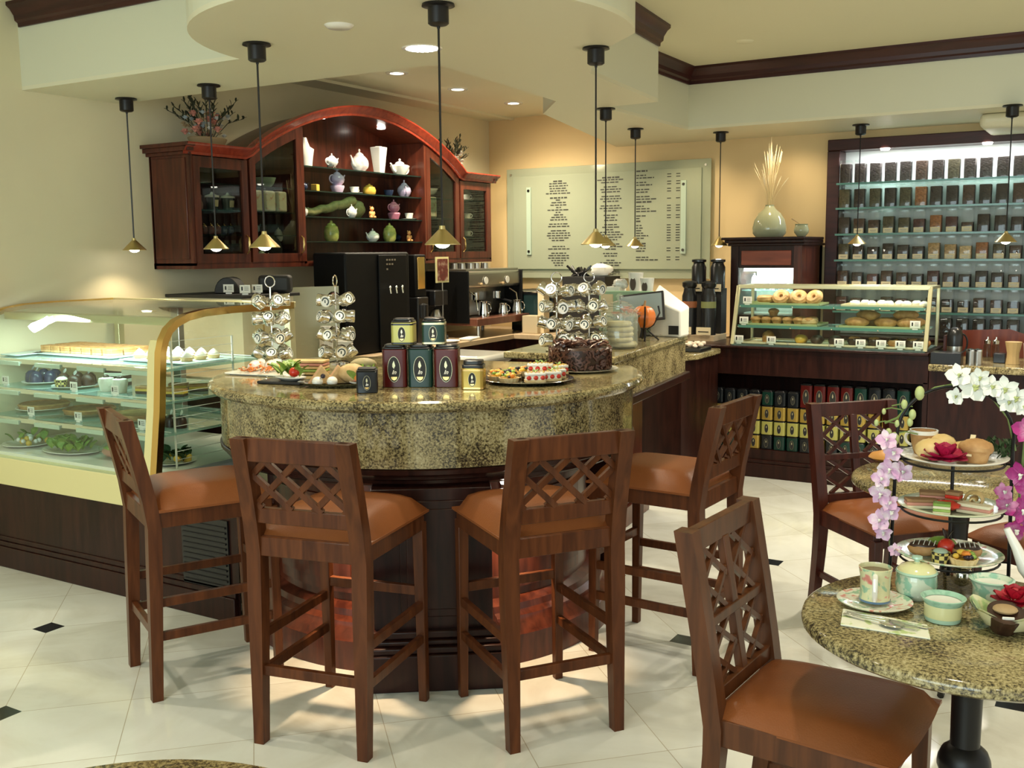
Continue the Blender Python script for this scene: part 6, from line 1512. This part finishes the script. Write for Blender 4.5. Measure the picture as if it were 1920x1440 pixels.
tag(MB().lathe([(0, 0), (.11, 0), (.165, .009), (.168, .011), (.11, .006), (0, .006)], n=40).obj('cake_plate', 'white', None, (-2.075, 4.045, ZT)), 'white round plate under the chocolate cake', 'plate')
# glass cookie jar
t = thing('cookie_jar', 'large ribbed glass jar with stepped lid holding pale cookies', 'jar', (-2.235, 4.80, 1.101))
MB().lathe([(.0, 0), (.088, 0), (.095, .01), (.095, .17), (.085, .18), (.082, .18), (.091, .168), (.091, .012), (0, .006)], n=36).obj('glass_body', 'jar_glass', t)
MB().lathe([(.09, .181), (.094, .186), (.090, .195), (.080, .20), (.080, .206), (.066, .212), (.066, .218), (.050, .224), (.048, .230), (.030, .236), (.012, .24), (.012, .25), (.020, .262), (.012, .275), (0, .277)], n=32).obj('lid', 'jar_glass', t)
cookie = pm('pale_cookie', (.72, .56, .28), .6, bump=.3)
for k in range(5): tag(MB().lathe([(0, 0), (.066, 0), (.072, .010), (.064, .022), (0, .026)], n=18).obj('cookie', cookie, None, (-2.235+rr.uniform(-.02, .02), 4.80+rr.uniform(-.02, .02), 1.108+.0265*k)), 'thick pale cookie in the stack inside the ribbed glass jar', 'cookie', 'cookies in the glass jar')
# flower pot and pumpkin on the side counter
t = thing('flower_pot', 'dark mossy round pot of peach-pink flowers on the side counter', 'flower pot', (-2.315, 5.05, 1.101))
MB().lathe([(0, 0), (.05, 0), (.075, .03), (.082, .07), (.07, .11), (.06, .115), (0, .11)], n=24).obj('pot', speck('moss_pot', [(0, (.012, .014, .006)), (.5, (.05, .045, .02)), (.8, (.12, .07, .03))], 40, .8, tex='noise', bump=.6), t)
m = MB(); lf = MB()
for k in range(15):
    a = rr.uniform(0, 6.28); r = .075*rr.random()**.5; p = V((r*cos(a), r*sin(a), .145+rr.uniform(-.02, .03)))
    for q in range(7): b = q*.9+k; m.leaf(p, (cos(b), sin(b), .5), (0, 0, 1), .03, .02, .3)
    b = rr.uniform(0, 6.28); lf.leaf((.05*cos(b), .05*sin(b), .11), (cos(b), sin(b), .4), (0, 0, 1), .06, .035, .3)
m.obj('petals', 'pinkf', t, smooth=0); lf.obj('leaves', pm('deep_green_leaf', (.02, .05, .015), .5), t, smooth=0)
t = thing('pumpkin_holder', 'black wrought-iron holder with curled feet under the small pumpkin', 'holder', (-2.30, 5.255, 1.101))
m = MB()
for k in range(4):
    a = k*pi/2+.5; m.tube([(.085*cos(a), .085*sin(a), .0), (.05*cos(a), .05*sin(a), .03), (.02*cos(a), .02*sin(a), .06), (.055*cos(a), .055*sin(a), .085), (.088*cos(a), .088*sin(a), .15), (.08*cos(a), .08*sin(a), .19)], .005, 6)
m.obj('holder', 'iron', t)
t = thing('pumpkin', 'small bright orange ribbed pumpkin in a black iron holder', 'pumpkin', (-2.30, 5.255, 1.155))
m = MB(); rows = []
for j in range(13):
    ph = -pi/2+pi*j/12; rows.append([((.072*cos(ph)**.8 if cos(ph) > 0 else 0)*(1-.10*abs(sin(4*a_)))*cos(a_) if True else 0, (.072*max(0, cos(ph))**.8)*(1-.10*abs(sin(4*a_)))*sin(a_), .075+.062*sin(ph)) for a_ in [2*pi*k/48 for k in range(49)]])
m.grid(rows); m.obj('flesh', pm('orange_pumpkin', (.68, .17, .02), .35, coat=.3), t, smooth=60); MB().tube([(0, 0, .12), (.01, 0, .165)], [.01, .006], 6).obj('stem', 'tanf', t)
o = None
for k in range(7):
    a = k*.9; loc = (-2.235+.03*cos(a), 5.15+.22*sin(a), 1.101)
    if o is None: o = thing('glass_pebble', 'small clear glass nugget scattered at the feet of pot and pumpkin', 'glass nugget', loc, 0, 'clear glass nuggets on the side counter'); MB().ball((0, 0, .012), .016, .014, .012, 7, 5, .15).obj('nugget', 'glass', o, smooth=0)
    else: dup(o, loc, k)
# ------------------------------------------------------------------ tea table in the right foreground
ZQ = .7505
# china with floral glaze
def floral(name, base, scale=14):
    m, nt, b = _nt(name); L = nt.links.new
    tc = nt.nodes.new('ShaderNodeTexCoord'); n = nt.nodes.new('ShaderNodeTexNoise'); n.inputs['Scale'].default_value = scale; n.inputs['Detail'].default_value = 2
    n.inputs['Distortion'].default_value = .8; L(tc.outputs['Object'], n.inputs['Vector'])
    r = nt.nodes.new('ShaderNodeValToRGB'); e = r.color_ramp.elements
    cols = [(0, (.20, .40, .28)), (.38, (.32, .50, .34)), (.44, base), (.60, base), (.66, (.66, .30, .24)), (.74, (.60, .14, .12))]
    while len(e) < len(cols): e.new(.5)
    for i, (p, c_) in enumerate(cols): e[i].position = p; e[i].color = (*c_, 1)
    L(n.outputs['Fac'], r.inputs[0]); L(r.outputs[0], b.inputs['Base Color']); b.inputs['Roughness'].default_value = .12; b.inputs['Coat Weight'].default_value = .4
    return m
fl_y = floral('floral_china', (.68, .66, .40), 34); fl_w = floral('floral_rim_china', (.72, .72, .58), 40)
aqua = pm('aqua_glaze', (.40, .60, .48), .12, coat=.5); aquap = speck('aqua_scroll_china', [(0, (.24, .48, .36)), (.46, (.30, .52, .40)), (.5, (.62, .70, .56)), (1, (.66, .72, .58))], 26, .12, tex='noise', coat=.4)
yl = pm('pale_yellow_glaze', (.68, .66, .36), .14, coat=.4); grim = speck('green_rim', [(0, (.06, .26, .14)), (.5, (.35, .55, .42))], 60, .15, tex='noise')
tea = pm('black_tea', (.10, .030, .010), .05, coat=.6); milk = pm('milk', (.78, .76, .70), .2)
t = thing('mug', 'floral china mug of black tea standing on a flowered saucer', 'mug', (-.478, 2.472, ZQ+.012), R_(0))
MB().lathe([(0, 0), (.034, 0), (.036, .006), (.034, .02), (.035, .06), (.039, .082), (.037, .083), (.033, .06), (.031, .02), (0, .006)], n=36).obj('body', fl_y, t)
MB().lathe([(.0354, .068), (.0388, .081)], n=36).obj('rim_band', grim, t); MB().lathe([(0, .072), (.0352, .072)], n=30).obj('tea', tea, t)
MB().lathe([(.034, .0), (.0362, .001), (.0364, .006)], n=36).obj('foot_band', pm('blue_line', (.10, .18, .30), .2), t)
hx = V((.478, -2.472, 0)).normalized()
m = MB(); m.tube([(.035*hx.x*1.0, .035*hx.y, .070), (.056*hx.x, .056*hx.y, .066), (.064*hx.x, .064*hx.y, .042), (.054*hx.x, .054*hx.y, .018), (.034*hx.x, .034*hx.y, .014)], .0065, 8); m.obj('handle', 'white', t)
tag(MB().lathe([(0, .002), (.045, .0), (.083, .010), (.087, .014), (.083, .0145), (.046, .006), (.03, .0055), (0, .006)], n=44).obj('saucer', fl_w, None, (-.478, 2.472, ZQ), smooth=60), 'flowered saucer with pink and green sprigs under the tea mug', 'saucer')
t = thing('sugar_bowl', 'aqua scroll-patterned sugar bowl with a yellow domed lid', 'sugar bowl', (-.402, 2.575, ZQ))
MB().lathe([(0, 0), (.030, 0), (.034, .004), (.046, .018), (.049, .035), (.047, .058), (.045, .064), (0, .064)], n=36).obj('body', aquap, t)
MB().lathe([(.0465, .062), (.049, .066), (.0465, .070), (0, .069)], n=36).obj('rim', aqua, t)
l_ = MB().lathe([(.045, .070), (.038, .080), (.020, .086), (.008, .088), (.006, .092), (0, .092)], n=32).obj('lid', yl, t); MB().lathe([(.006, .088), (.007, .095), (.013, .099), (.012, .104), (0, .105)], n=18).obj('knob', aqua, l_)
t = thing('ramekin', 'pale yellow round dish of milk with green-spotted rim, front of the table', 'dish', (-.322, 2.445, ZQ))
MB().lathe([(0, 0), (.034, 0), (.038, .003), (.041, .012), (.041, .042), (.0, .042)], n=36).obj('body', yl, t)
MB().lathe([(.041, .040), (.049, .053), (.0495, .055), (.047, .056), (.040, .046)], n=36).obj('rim', grim, t); MB().lathe([(.034, 0), (.0385, .001), (.0415, .011)], n=36).obj('foot_band', aqua, t)
MB().lathe([(0, .045), (.040, .045)], n=30).obj('milk', milk, t)
t = thing('cream_jug', 'green-rimmed china jug full of milk beside the teapot', 'jug', (-.238, 2.600, ZQ))
MB().lathe([(0, 0), (.030, 0), (.042, .02), (.041, .045), (.047, .062), (.050, .066), (.046, .067), (.038, .047), (0, .02)], n=36).obj('body', aquap, t)
MB().lathe([(.0465, .060), (.051, .0665), (.046, .068)], n=36).obj('rim', aqua, t); MB().lathe([(0, .055), (.0425, .055)], n=30).obj('milk', milk, t)
MB().tube([(.045, -.005, .055), (.068, -.012, .055), (.072, -.014, .036), (.045, -.006, .02)], .005, 8).obj('handle', 'white', t)
t = thing('tea_infuser', 'round silver tea ball under the tiered stand', 'tea infuser', (-.318, 2.722, ZQ))
MB().ball((0, 0, .028), .027, .027, .028, 20, 12).obj('ball', 'chrome', t); MB().lathe([(.02, .05), (.012, .056), (.006, .06), (0, .062)], n=14).obj('cap', 'chrome', t)
# napkin and cutlery
nm_ = speck('napkin_print', [(0, (.30, .42, .12)), (.40, (.48, .58, .26)), (.46, (.76, .76, .62)), (1, (.80, .79, .68))], 34, .7, tex='noise')
nap = [(-.558, 2.395), (-.366, 2.36), (-.338, 2.282), (-.533, 2.285)]
nap = [(-.535, 2.40), (-.345, 2.385), (-.325, 2.300), (-.515, 2.292)]
tag(MB().prism(nap[::-1], 0, .004).obj('napkin', nm_, None, (0, 0, ZQ), bevel=.0015), 'folded green and white patterned napkin under the cutlery', 'napkin')
def cutlery(kind, label, x, y, rz):
    t = thing(kind, label, kind, (x, y, ZQ+.0048), rz)
    MB().bar((-.09, 0, .004), (.0, 0, .005), .008, .003, w2=.004).obj('handle', 'chrome', t, bevel=.001)
    m = MB()
    if kind == 'fork':
        m.prism([(.0, -.003), (.02, -.009), (.04, -.009), (.04, .009), (.02, .009), (0, .003)], .003, .005)
        for k in range(4): m.bar((.04, -.0075+.005*k, .004), (.072, -.0075+.005*k, .006), .0022, .002)
    elif kind == 'spoon': m.ball((.022, 0, .006), .026, .014, .004, 14, 8)
    else: m.prism([(0, -.003), (.01, -.007), (.09, -.006), (.105, .004), (0, .005)], .002, .004)
    m.obj({'fork': 'tines', 'spoon': 'bowl', 'knife': 'blade'}[kind], 'chrome', t); return t
cutlery('knife', 'silver knife on the patterned napkin, farthest from the edge', -.432, 2.362, R_(-4)); cutlery('fork', 'silver fork in the middle of the patterned napkin', -.428, 2.345, R_(-9)); cutlery('spoon', 'silver spoon on the patterned napkin, nearest the edge', -.435, 2.330, R_(-14))
# leaf-shaped dish with truffle and rose
t = thing('leaf_dish', 'frilled green and yellow leaf-shaped china dish at the right edge', 'dish', (-.185, 2.452, ZQ))
m = MB(); rows = []
for r_, z_ in ((0, .004), (.03, .003), (.055, .014), (.070, .036), (.078, .046)):
    rows.append([(r_*(1+.14*sin(5*a_)*(r_/.078))*cos(a_), r_*(1+.14*sin(5*a_)*(r_/.078))*sin(a_), z_+.010*sin(5*a_)*(r_/.078)**2) for a_ in [2*pi*k/50 for k in range(51)]])
m.grid(rows); m.grid([[(x*.96, y*.96, z+.004) for x, y, z in r][::-1] for r in rows]); lm = speck('leaf_china', [(0, (.12, .34, .10)), (.42, (.36, .50, .20)), (.5, (.70, .68, .40)), (1, (.76, .76, .60))], 20, .15, tex='noise', coat=.5); m.obj('dish', lm, t, smooth=70)
t = thing('truffle_cup', 'large dark chocolate truffle cup with white motif in the leaf dish', 'chocolate', (-.195, 2.425, ZQ+.012), R_(20)); t.scale = (1.4, 1.4, 1.3)
o = MB().lathe([(0, 0), (.020, 0), (.027, .030), (.028, .036), (.022, .036), (.0, .030)], n=24).obj('cup', choc, t); o.rotation_euler = (R_(25), 0, 0)
o = MB().ball((0, -.007, .035), .019, .019, .007, 18, 8).obj('cream_top', 'tanf', t); o = MB().cb((0, -.0275, .020), (.018, .003, .018), 0).obj('white_motif', 'white', t, bevel=.001)
t = thing('truffle_cup', 'black and white checked chocolate cup behind the red rose', 'chocolate', (-.140, 2.475, ZQ+.012))
ckw = _nt('black_white_check'); c2, n2_, b2_ = ckw; tq = n2_.nodes.new('ShaderNodeTexCoord'); cq = n2_.nodes.new('ShaderNodeTexChecker'); cq.inputs['Scale'].default_value = 120; cq.inputs['Color1'].default_value = (.75, .73, .66, 1); cq.inputs['Color2'].default_value = (.02, .015, .012, 1)
n2_.links.new(tq.outputs['Object'], cq.inputs['Vector']); n2_.links.new(cq.outputs[0], b2_.inputs['Base Color'])
MB().lathe([(0, 0), (.022, 0), (.025, .03), (0, .03)], n=20).obj('cup', c2, t)
def rose(name, label, cat, loc, mat, R=.03, seed=1, parent=None):
    rr = random.Random(seed); m = MB()
    for ring, (n, r0, tilt, L_) in enumerate(((3, .004, 2.2, .7), (5, .008, 1.2, .9), (6, .012, .7, 1.0), (7, .015, .3, 1.05))):
        for k in range(n):
            a = 2*pi*k/n+ring*.5; d = V((cos(a), sin(a), tilt)).normalized()
            m.leaf((r0*R/.03*cos(a)*.6, r0*R/.03*sin(a)*.6, 0), d, (0, 0, 1) if tilt < 1 else (-cos(a), -sin(a), .2), R*L_, R*1.05, -.25 if tilt < 1 else .2)
    m.ball((0, 0, R*.35), R*.32, R*.32, R*.35, 10, 7)
    o = m.obj(name, mat, parent, loc, smooth=60)
    return tag(o, label, cat) if label else o
magenta = pm('deep_pink_petal', (.42, .008, .06), .5)
rose('rose', 'crimson rose bloom lying on the leaf dish', 'rose', (-.178, 2.478, ZQ+.065), pm('crimson_petal', (.40, .006, .022), .5), .036, 2)
# white teapot whose spout enters from the right edge
t = thing('white_teapot', 'white china teapot at the right edge, only its long spout in view', 'teapot', (-.095, 2.70, ZQ), R_(180))
MB().lathe([(0, 0), (.045, 0), (.06, .03), (.062, .07), (.05, .12), (.035, .15), (0, .15)], n=30).obj('body', 'white', t); MB().lathe([(.036, .15), (.03, .165), (.008, .172), (.012, .185), (0, .19)], n=20).obj('lid', 'white', t)
MB().tube([(.05, 0, .045), (.08, 0, .075), (.10, 0, .12), (.125, 0, .168)], [.022, .018, .012, .008], 12).obj('spout', 'white', t); handle(MB(), -.055, .09, .09, -.045, .006).obj('handle', 'white', t)
# ---- three-tier stand
TX, TY = -.352, 2.735
t = thing('tiered_stand', 'black iron three-tier stand with an arched top, carrying three plates', 'tiered stand', (TX, TY, ZQ), R_(12))
m = MB()
hoop = [(-.140, 0, 0), (-.138, 0, .10), (-.134, 0, .34)]+[(-.134*cos(a), 0, .38+.125*sin(a)) for a in [pi*k/16 for k in range(17)]]+[(.134, 0, .34), (.138, 0, .10), (.140, 0, 0)]
m.tube(hoop, .0045, 8); m.obj('arched_frame', 'iron', t)
MB().tube([(0, .10, 0), (0, .0, .02), (0, 0, .315)], .0045, 8).obj('centre_post', 'iron', t)
MB().tube([(0, .10, .004), (0, .02, .02)], .004, 8).obj('foot', 'iron', t)
PZ = (.068, .192, .318)
for z in PZ:
    MB().tube([(.118*cos(a), .118*sin(a), z-.004) for a in [2*pi*k/32 for k in range(32)]], .003, 6, closed=True).tube([(-.138, 0, z-.004), (-.118, 0, z-.004)], .003, 6).tube([(.118, 0, z-.004), (.138, 0, z-.004)], .003, 6).tube([(-.118, 0, z-.004), (.118, 0, z-.004)], .003, 6).obj('plate_ring', 'iron', t)
def tplate(label, z, mat):
    return tag(MB().lathe([(0, .0), (.085, .0), (.126, .010), (.1285, .013), (.126, .014), (.086, .005), (0, .004)], n=56).obj('plate', mat, None, (TX, TY, ZQ+z), smooth=60), label, 'plate')
tplate('lowest plate of the tiered stand, china with floral rim', PZ[0], fl_w); tplate('middle plate of the tiered stand, pale china with tea sandwiches', PZ[1], pm('pale_green_china', (.62, .68, .50), .12, coat=.4)); tplate('highest plate of the tiered stand, white china with buns and flowers', PZ[2], 'white')
def bun(label, x, y, z, R, mat, sx=1, name='bun', cat='bun', rz=0):
    return tag(MB().ball((0, 0, R*.62), R*sx, R, R*.68, 18, 10, .03).obj(name, mat, None, (x, y, z), rz, smooth=80), label, cat)
P3 = ZQ+PZ[2]+.006; P2 = ZQ+PZ[1]+.006; P1 = ZQ+PZ[0]+.006
bunm = speck('golden_bun', [(0, (.48, .26, .08)), (.45, (.68, .48, .20)), (.8, (.78, .62, .34))], 16, .5, tex='noise', bump=.3)
muff = speck('brown_muffin', [(0, (.22, .10, .03)), (.45, (.42, .22, .08)), (.8, (.58, .36, .16))], 30, .6, tex='noise', bump=.5)
bun('golden round bun on the top plate, behind the deep pink bloom', TX-.045, TY-.045, P3, .040, bunm)
bun('smaller golden bun beside the cup on the top plate', TX-.03, TY+.01, P3+.012, .034, bunm)
t = thing('muffin', 'brown muffin in a pale paper band at the right of the top plate', 'muffin', (TX+.055, TY-.03, P3), 0)
MB().lathe([(0, 0), (.026, 0), (.035, .035), (0, .035)], n=20).obj('cake', muff, t); MB().ball((0, 0, .036), .040, .038, .022, 16, 9, .05).obj('top', muff, t); MB().bar((-.012, -.036, .02), (-.012, .036, .06), .012, .003).obj('paper_band', 'cream', t)
bun('golden pastry behind the muffin on the top plate', TX+.02, TY+.015, P3, .032, bunm)
rose('flower', 'deep pink bloom lying at the front of the top plate', 'flower', (TX-.008, TY-.085, P3+.018), magenta, .040, 5)
t = thing('teacup', 'brown floral teacup with white rim at the back left of the top plate', 'cup', (TX-.075, TY+.02, P3), R_(160))
MB().lathe([(0, 0), (.022, 0), (.030, .03), (.034, .06), (.031, .06), (.026, .03), (0, .006)], n=26).obj('cup', muff, t); MB().lathe([(.0335, .052), (.035, .062), (.031, .062)], n=26).obj('rim', 'white', t); handle(MB(), .032, .036, .034, .018, .004).obj('handle', 'white', t)
m = MB(); rr = random.Random(8)
for k in range(70): a = rr.uniform(0, 6.28); r = .04*rr.random()**.5; b = rr.uniform(0, 6.28); m.leaf((r*cos(a), r*sin(a), rr.uniform(0, .035)), (cos(b), sin(b), .8), (0, 0, 1), .022, .008)
tag(m.obj('green_herbs', pm('dark_parsley', (.025, .06, .015), .6), None, (TX+.095, TY+.055, P3), smooth=0), 'tuft of dark green herbs at the back right of the top plate', 'herbs')
def fsand(label, x, y, z, rz, cols, d=(.055, .035), hs=.008, cat='tea sandwich'):
    t = thing('tea_sandwich', label, cat, (x, y, z), rz)
    for k, cm in enumerate(cols): MB().cb((0, 0, hs*(k+.5)), (d[0], d[1], hs)).obj(('bread_slice', 'filling')[k % 2], cm, t, bevel=.002)
    return t
wbread = pm('white_bread', (.72, .64, .46), .7, bump=.2); brownb = pm('brown_bread', (.30, .16, .07), .7, bump=.3)
fsand('brown bread sandwich with salmon at the left of the middle plate', TX-.065, TY-.045, P2, .4, [wbread, ham, brownb], (.075, .035))
fsand('brown bread triangle lying behind the salmon sandwich on the middle plate', TX-.045, TY-.005, P2+.012, .2, [lettuce, ham, brownb], (.06, .04))
fsand('green and cream layered square at the front of the middle plate', TX-.01, TY-.085, P2, .1, [wbread, lettuce, wbread, lettuce], (.04, .03), .007)
fsand('brown topped square standing in the middle of the middle plate', TX+.008, TY-.02, P2+.0, -.2, [brownb, redf, brownb, redf, brownb], (.035, .03), .009)
tag(MB().ball((0, 0, .01), .028, .02, .012, 12, 7, .2).obj('tomato_slice', redf, None, (TX, TY-.06, P2+.008)), 'red tomato piece in the centre of the middle plate', 'tomato')
fsand('pale ham sandwich at the right of the middle plate', TX+.06, TY-.045, P2, -.2, [wbread, ham, wbread], (.08, .03))
t = thing('rolled_wrap', 'spiral rolled wrap slice at the back right of the middle plate', 'wrap', (TX+.055, TY-.0, P2)); m = MB()
m.tube([((.003+.0022*a_)*cos(a_), 0, .024+(.003+.0022*a_)*sin(a_)) for a_ in [k*.45 for k in range(22)]], .004, 6); m.v = [(x, y*5, z) for x, y, z in m.v]; m.obj('spiral', bunm, t)
def eclair(label, x, y, z, rz):
    t = thing('eclair', label, 'eclair', (x, y, z), rz)
    MB().ball((0, 0, .018), .038, .024, .018, 16, 9, .03).obj('choux', muff, t); MB().ball((0, 0, .026), .034, .021, .014, 16, 8).obj('chocolate', choc, t)
    m = MB()
    for k in range(5): m.tube([(-.024+.012*k, -.018, .034), (-.020+.012*k, 0, .041), (-.016+.012*k, .018, .034)], .0012, 5)
    m.obj('icing_lines', 'white', t); return t
eclair('chocolate eclair with white icing lines at the left of the lowest plate', TX-.055, TY-.045, P1, R_(10)); eclair('chocolate eclair with white icing lines at the right of the lowest plate', TX+.045, TY-.03, P1+.004, R_(30))
t = thing('truffle_cup', 'black and gold chequered truffle cup at the front of the lowest plate', 'chocolate', (TX-.008, TY-.085, P1)); MB().lathe([(0, 0), (.019, 0), (.023, .028), (0, .028)], n=22).obj('cup', 'check', t); MB().ball((0, 0, .028), .018, .018, .009, 14, 7).obj('topping', 'gbowl', t)
tart('small orange and berry tart at the front right of the lowest plate', TX+.045, TY-.085, P1, .034, None, 40)
t = thing('strawberry', 'red strawberry with white cream in the centre of the lowest plate', 'strawberry', (TX-.002, TY-.035, P1)); MB().ball((0, 0, .026), .022, .022, .024, 14, 9).obj('fruit', redf, t); m = MB(); m.leaf((0, 0, .046), (.6, 0, .8), (0, 0, 1), .03, .014); m.leaf((0, 0, .046), (-.5, .3, .8), (0, 0, 1), .03, .014); m.obj('chocolate_leaf', choc, t)
bun('pale kiwi tart at the back of the lowest plate', TX-.02, TY+.02, P1, .03, lettuce, 1.2, 'kiwi_tart', 'tart')
# ---- orchid sprays
def orchid_bloom(parent, p, facing, s, petal, lip, seed=0, nm='bloom'):
    f = V(facing).normalized(); u = f.orthogonal().normalized(); v = f.cross(u); rr = random.Random(seed); m = MB()
    r0 = rr.uniform(0, .5)
    for k in range(5):
        a = 2*pi*k/5+r0; d = (u*cos(a)+v*sin(a)+f*.25); wd = .95 if k in (1, 4) else .62
        m.leaf(V(p), d, f, s*.52, s*wd*.55, -.12)
    o = m.obj(nm, petal, parent, smooth=60)
    l_ = MB(); l_.leaf(V(p)+f*.003, u*.3+f, v, s*.26, s*.18, .5); l_.leaf(V(p)+f*.003, -u*.5+f*.7, v, s*.2, s*.14, .4); l_.ball(V(p)+f*s*.08, s*.06, n=8, m=6); l_.obj('lip', lip, o, smooth=60)
    return o
wp = pm('white_orchid_petal', (.84, .84, .78), .45); pinkp = speck('lilac_orchid_petal', [(0, (.55, .22, .48)), (.45, (.70, .42, .62)), (.7, (.82, .72, .76))], 40, .5, tex='noise')
magp = speck('magenta_orchid_petal', [(0, (.26, .01, .12)), (.5, (.40, .02, .20)), (.75, (.68, .35, .52))], 22, .5, tex='noise'); stemm = pm('orchid_stem', (.14, .20, .05), .5); budm = pm('pale_green_bud', (.46, .52, .22), .45)
cam_d = V((-TX, -TY, .5)).normalized()
def HP(u, z): return V((TX+u*cos(R_(12)), TY+u*sin(R_(12)), z))   # a point in the plane of the arch
t = thing('orchid_spray', 'white orchid spray with green buds wound over the arched top of the stand', 'orchid', HP(0, ZQ)); base = HP(0, ZQ)
def loc_(p): return V(p)-base
st_ = MB().tube([loc_(HP(-.165, 1.155)), loc_(HP(-.135, 1.17)), loc_(HP(-.10, 1.215)), loc_(HP(-.05, 1.25)), loc_(HP(0, 1.262)), loc_(HP(.07, 1.245)), loc_(HP(.12, 1.18)), loc_(HP(.14, 1.10))], .003, 6)
for a_, b_ in ((-.165, 1.155), (-.15, 1.19), (-.13, 1.20), (-.115, 1.13)): st_.tube([loc_(HP(a_+.03, b_-.0)), loc_(HP(a_, b_+.005)), loc_(HP(a_-.02, b_))], .0018, 5)
st_.obj('stem', stemm, t)
m_b = None
for k, (u, z, s) in enumerate(((-.185, 1.155, .008), (-.168, 1.185, .007), (-.12, 1.205, .011), (-.155, 1.13, .011), (-.135, 1.155, .009), (-.10, 1.18, .012), (-.105, 1.16, .010), (-.085, 1.235, .016), (-.165, 1.105, .014), (-.14, 1.115, .016))):
    p = loc_(HP(u, z)); MB().ball(p, s*.75, s*.75, s*1.15, 10, 7).obj('bud', budm, t)
for k, (u, z, s) in enumerate(((-.03, 1.288, .062), (.005, 1.262, .078), (.018, 1.285, .05), (-.035, 1.235, .045), (.045, 1.262, .058), (.075, 1.258, .065), (.10, 1.238, .068), (.118, 1.215, .05), (.085, 1.225, .055))):
    orchid_bloom(t, loc_(HP(u+.035, z-.004)+V((0, -.012, 0))), cam_d+V((.2*sin(k*2), .1, .25*cos(k*1.7))), s, wp, budm, k)
t = thing('orchid_spray', 'lilac-pink orchid blooms climbing the left leg of the tiered stand', 'orchid', HP(-.14, ZQ)); base = HP(-.14, ZQ)
MB().tube([loc_(HP(-.14, .82)), loc_(HP(-.15, .95)), loc_(HP(-.155, 1.12))], .003, 6).obj('stem', stemm, t)
for k, (u, z, s) in enumerate(((-.155, 1.115, .055), (-.14, 1.085, .05), (-.145, 1.04, .062), (-.115, 1.035, .055), (-.165, 1.015, .05), (-.165, .975, .060), (-.145, .955, .05), (-.165, .905, .058), (-.155, .875, .048), (-.14, .93, .05), (-.125, .83, .036))):
    orchid_bloom(t, loc_(HP(u, z)+V((-.0, -.02, 0))), cam_d+V((.3*sin(k*2.3), .0, .3*cos(k*1.9))), s, pinkp, wp, k+20)
t = thing('orchid_spray', 'magenta orchid blooms along the right leg of the tiered stand', 'orchid', HP(.14, ZQ)); base = HP(.14, ZQ)
MB().tube([loc_(HP(.145, .85)), loc_(HP(.155, 1.0)), loc_(HP(.16, 1.16))], .003, 6).obj('stem', stemm, t)
for k, (u, z, s) in enumerate(((.165, 1.155, .070), (.185, 1.125, .06), (.155, 1.045, .065), (.18, 1.01, .07), (.12, 1.00, .045), (.13, .965, .055), (.165, .955, .065), (.15, .905, .055), (.185, .93, .06))):
    orchid_bloom(t, loc_(HP(u, z)+V((.0, -.02, 0))), cam_d+V((.3*sin(k*2.1), .0, .3*cos(k*1.3))), s, magp, wp, k+50)
# bowl on the table behind
tag(MB().lathe([(0, 0), (.03, 0), (.06, .012), (.062, .015), (.05, .03), (0, .045)], n=28).obj('small_dish', pm('orange_food', (.55, .25, .05), .5), None, (-.80, 4.23, .7505)), 'small white-rimmed dish of orange food on the table behind', 'dish')
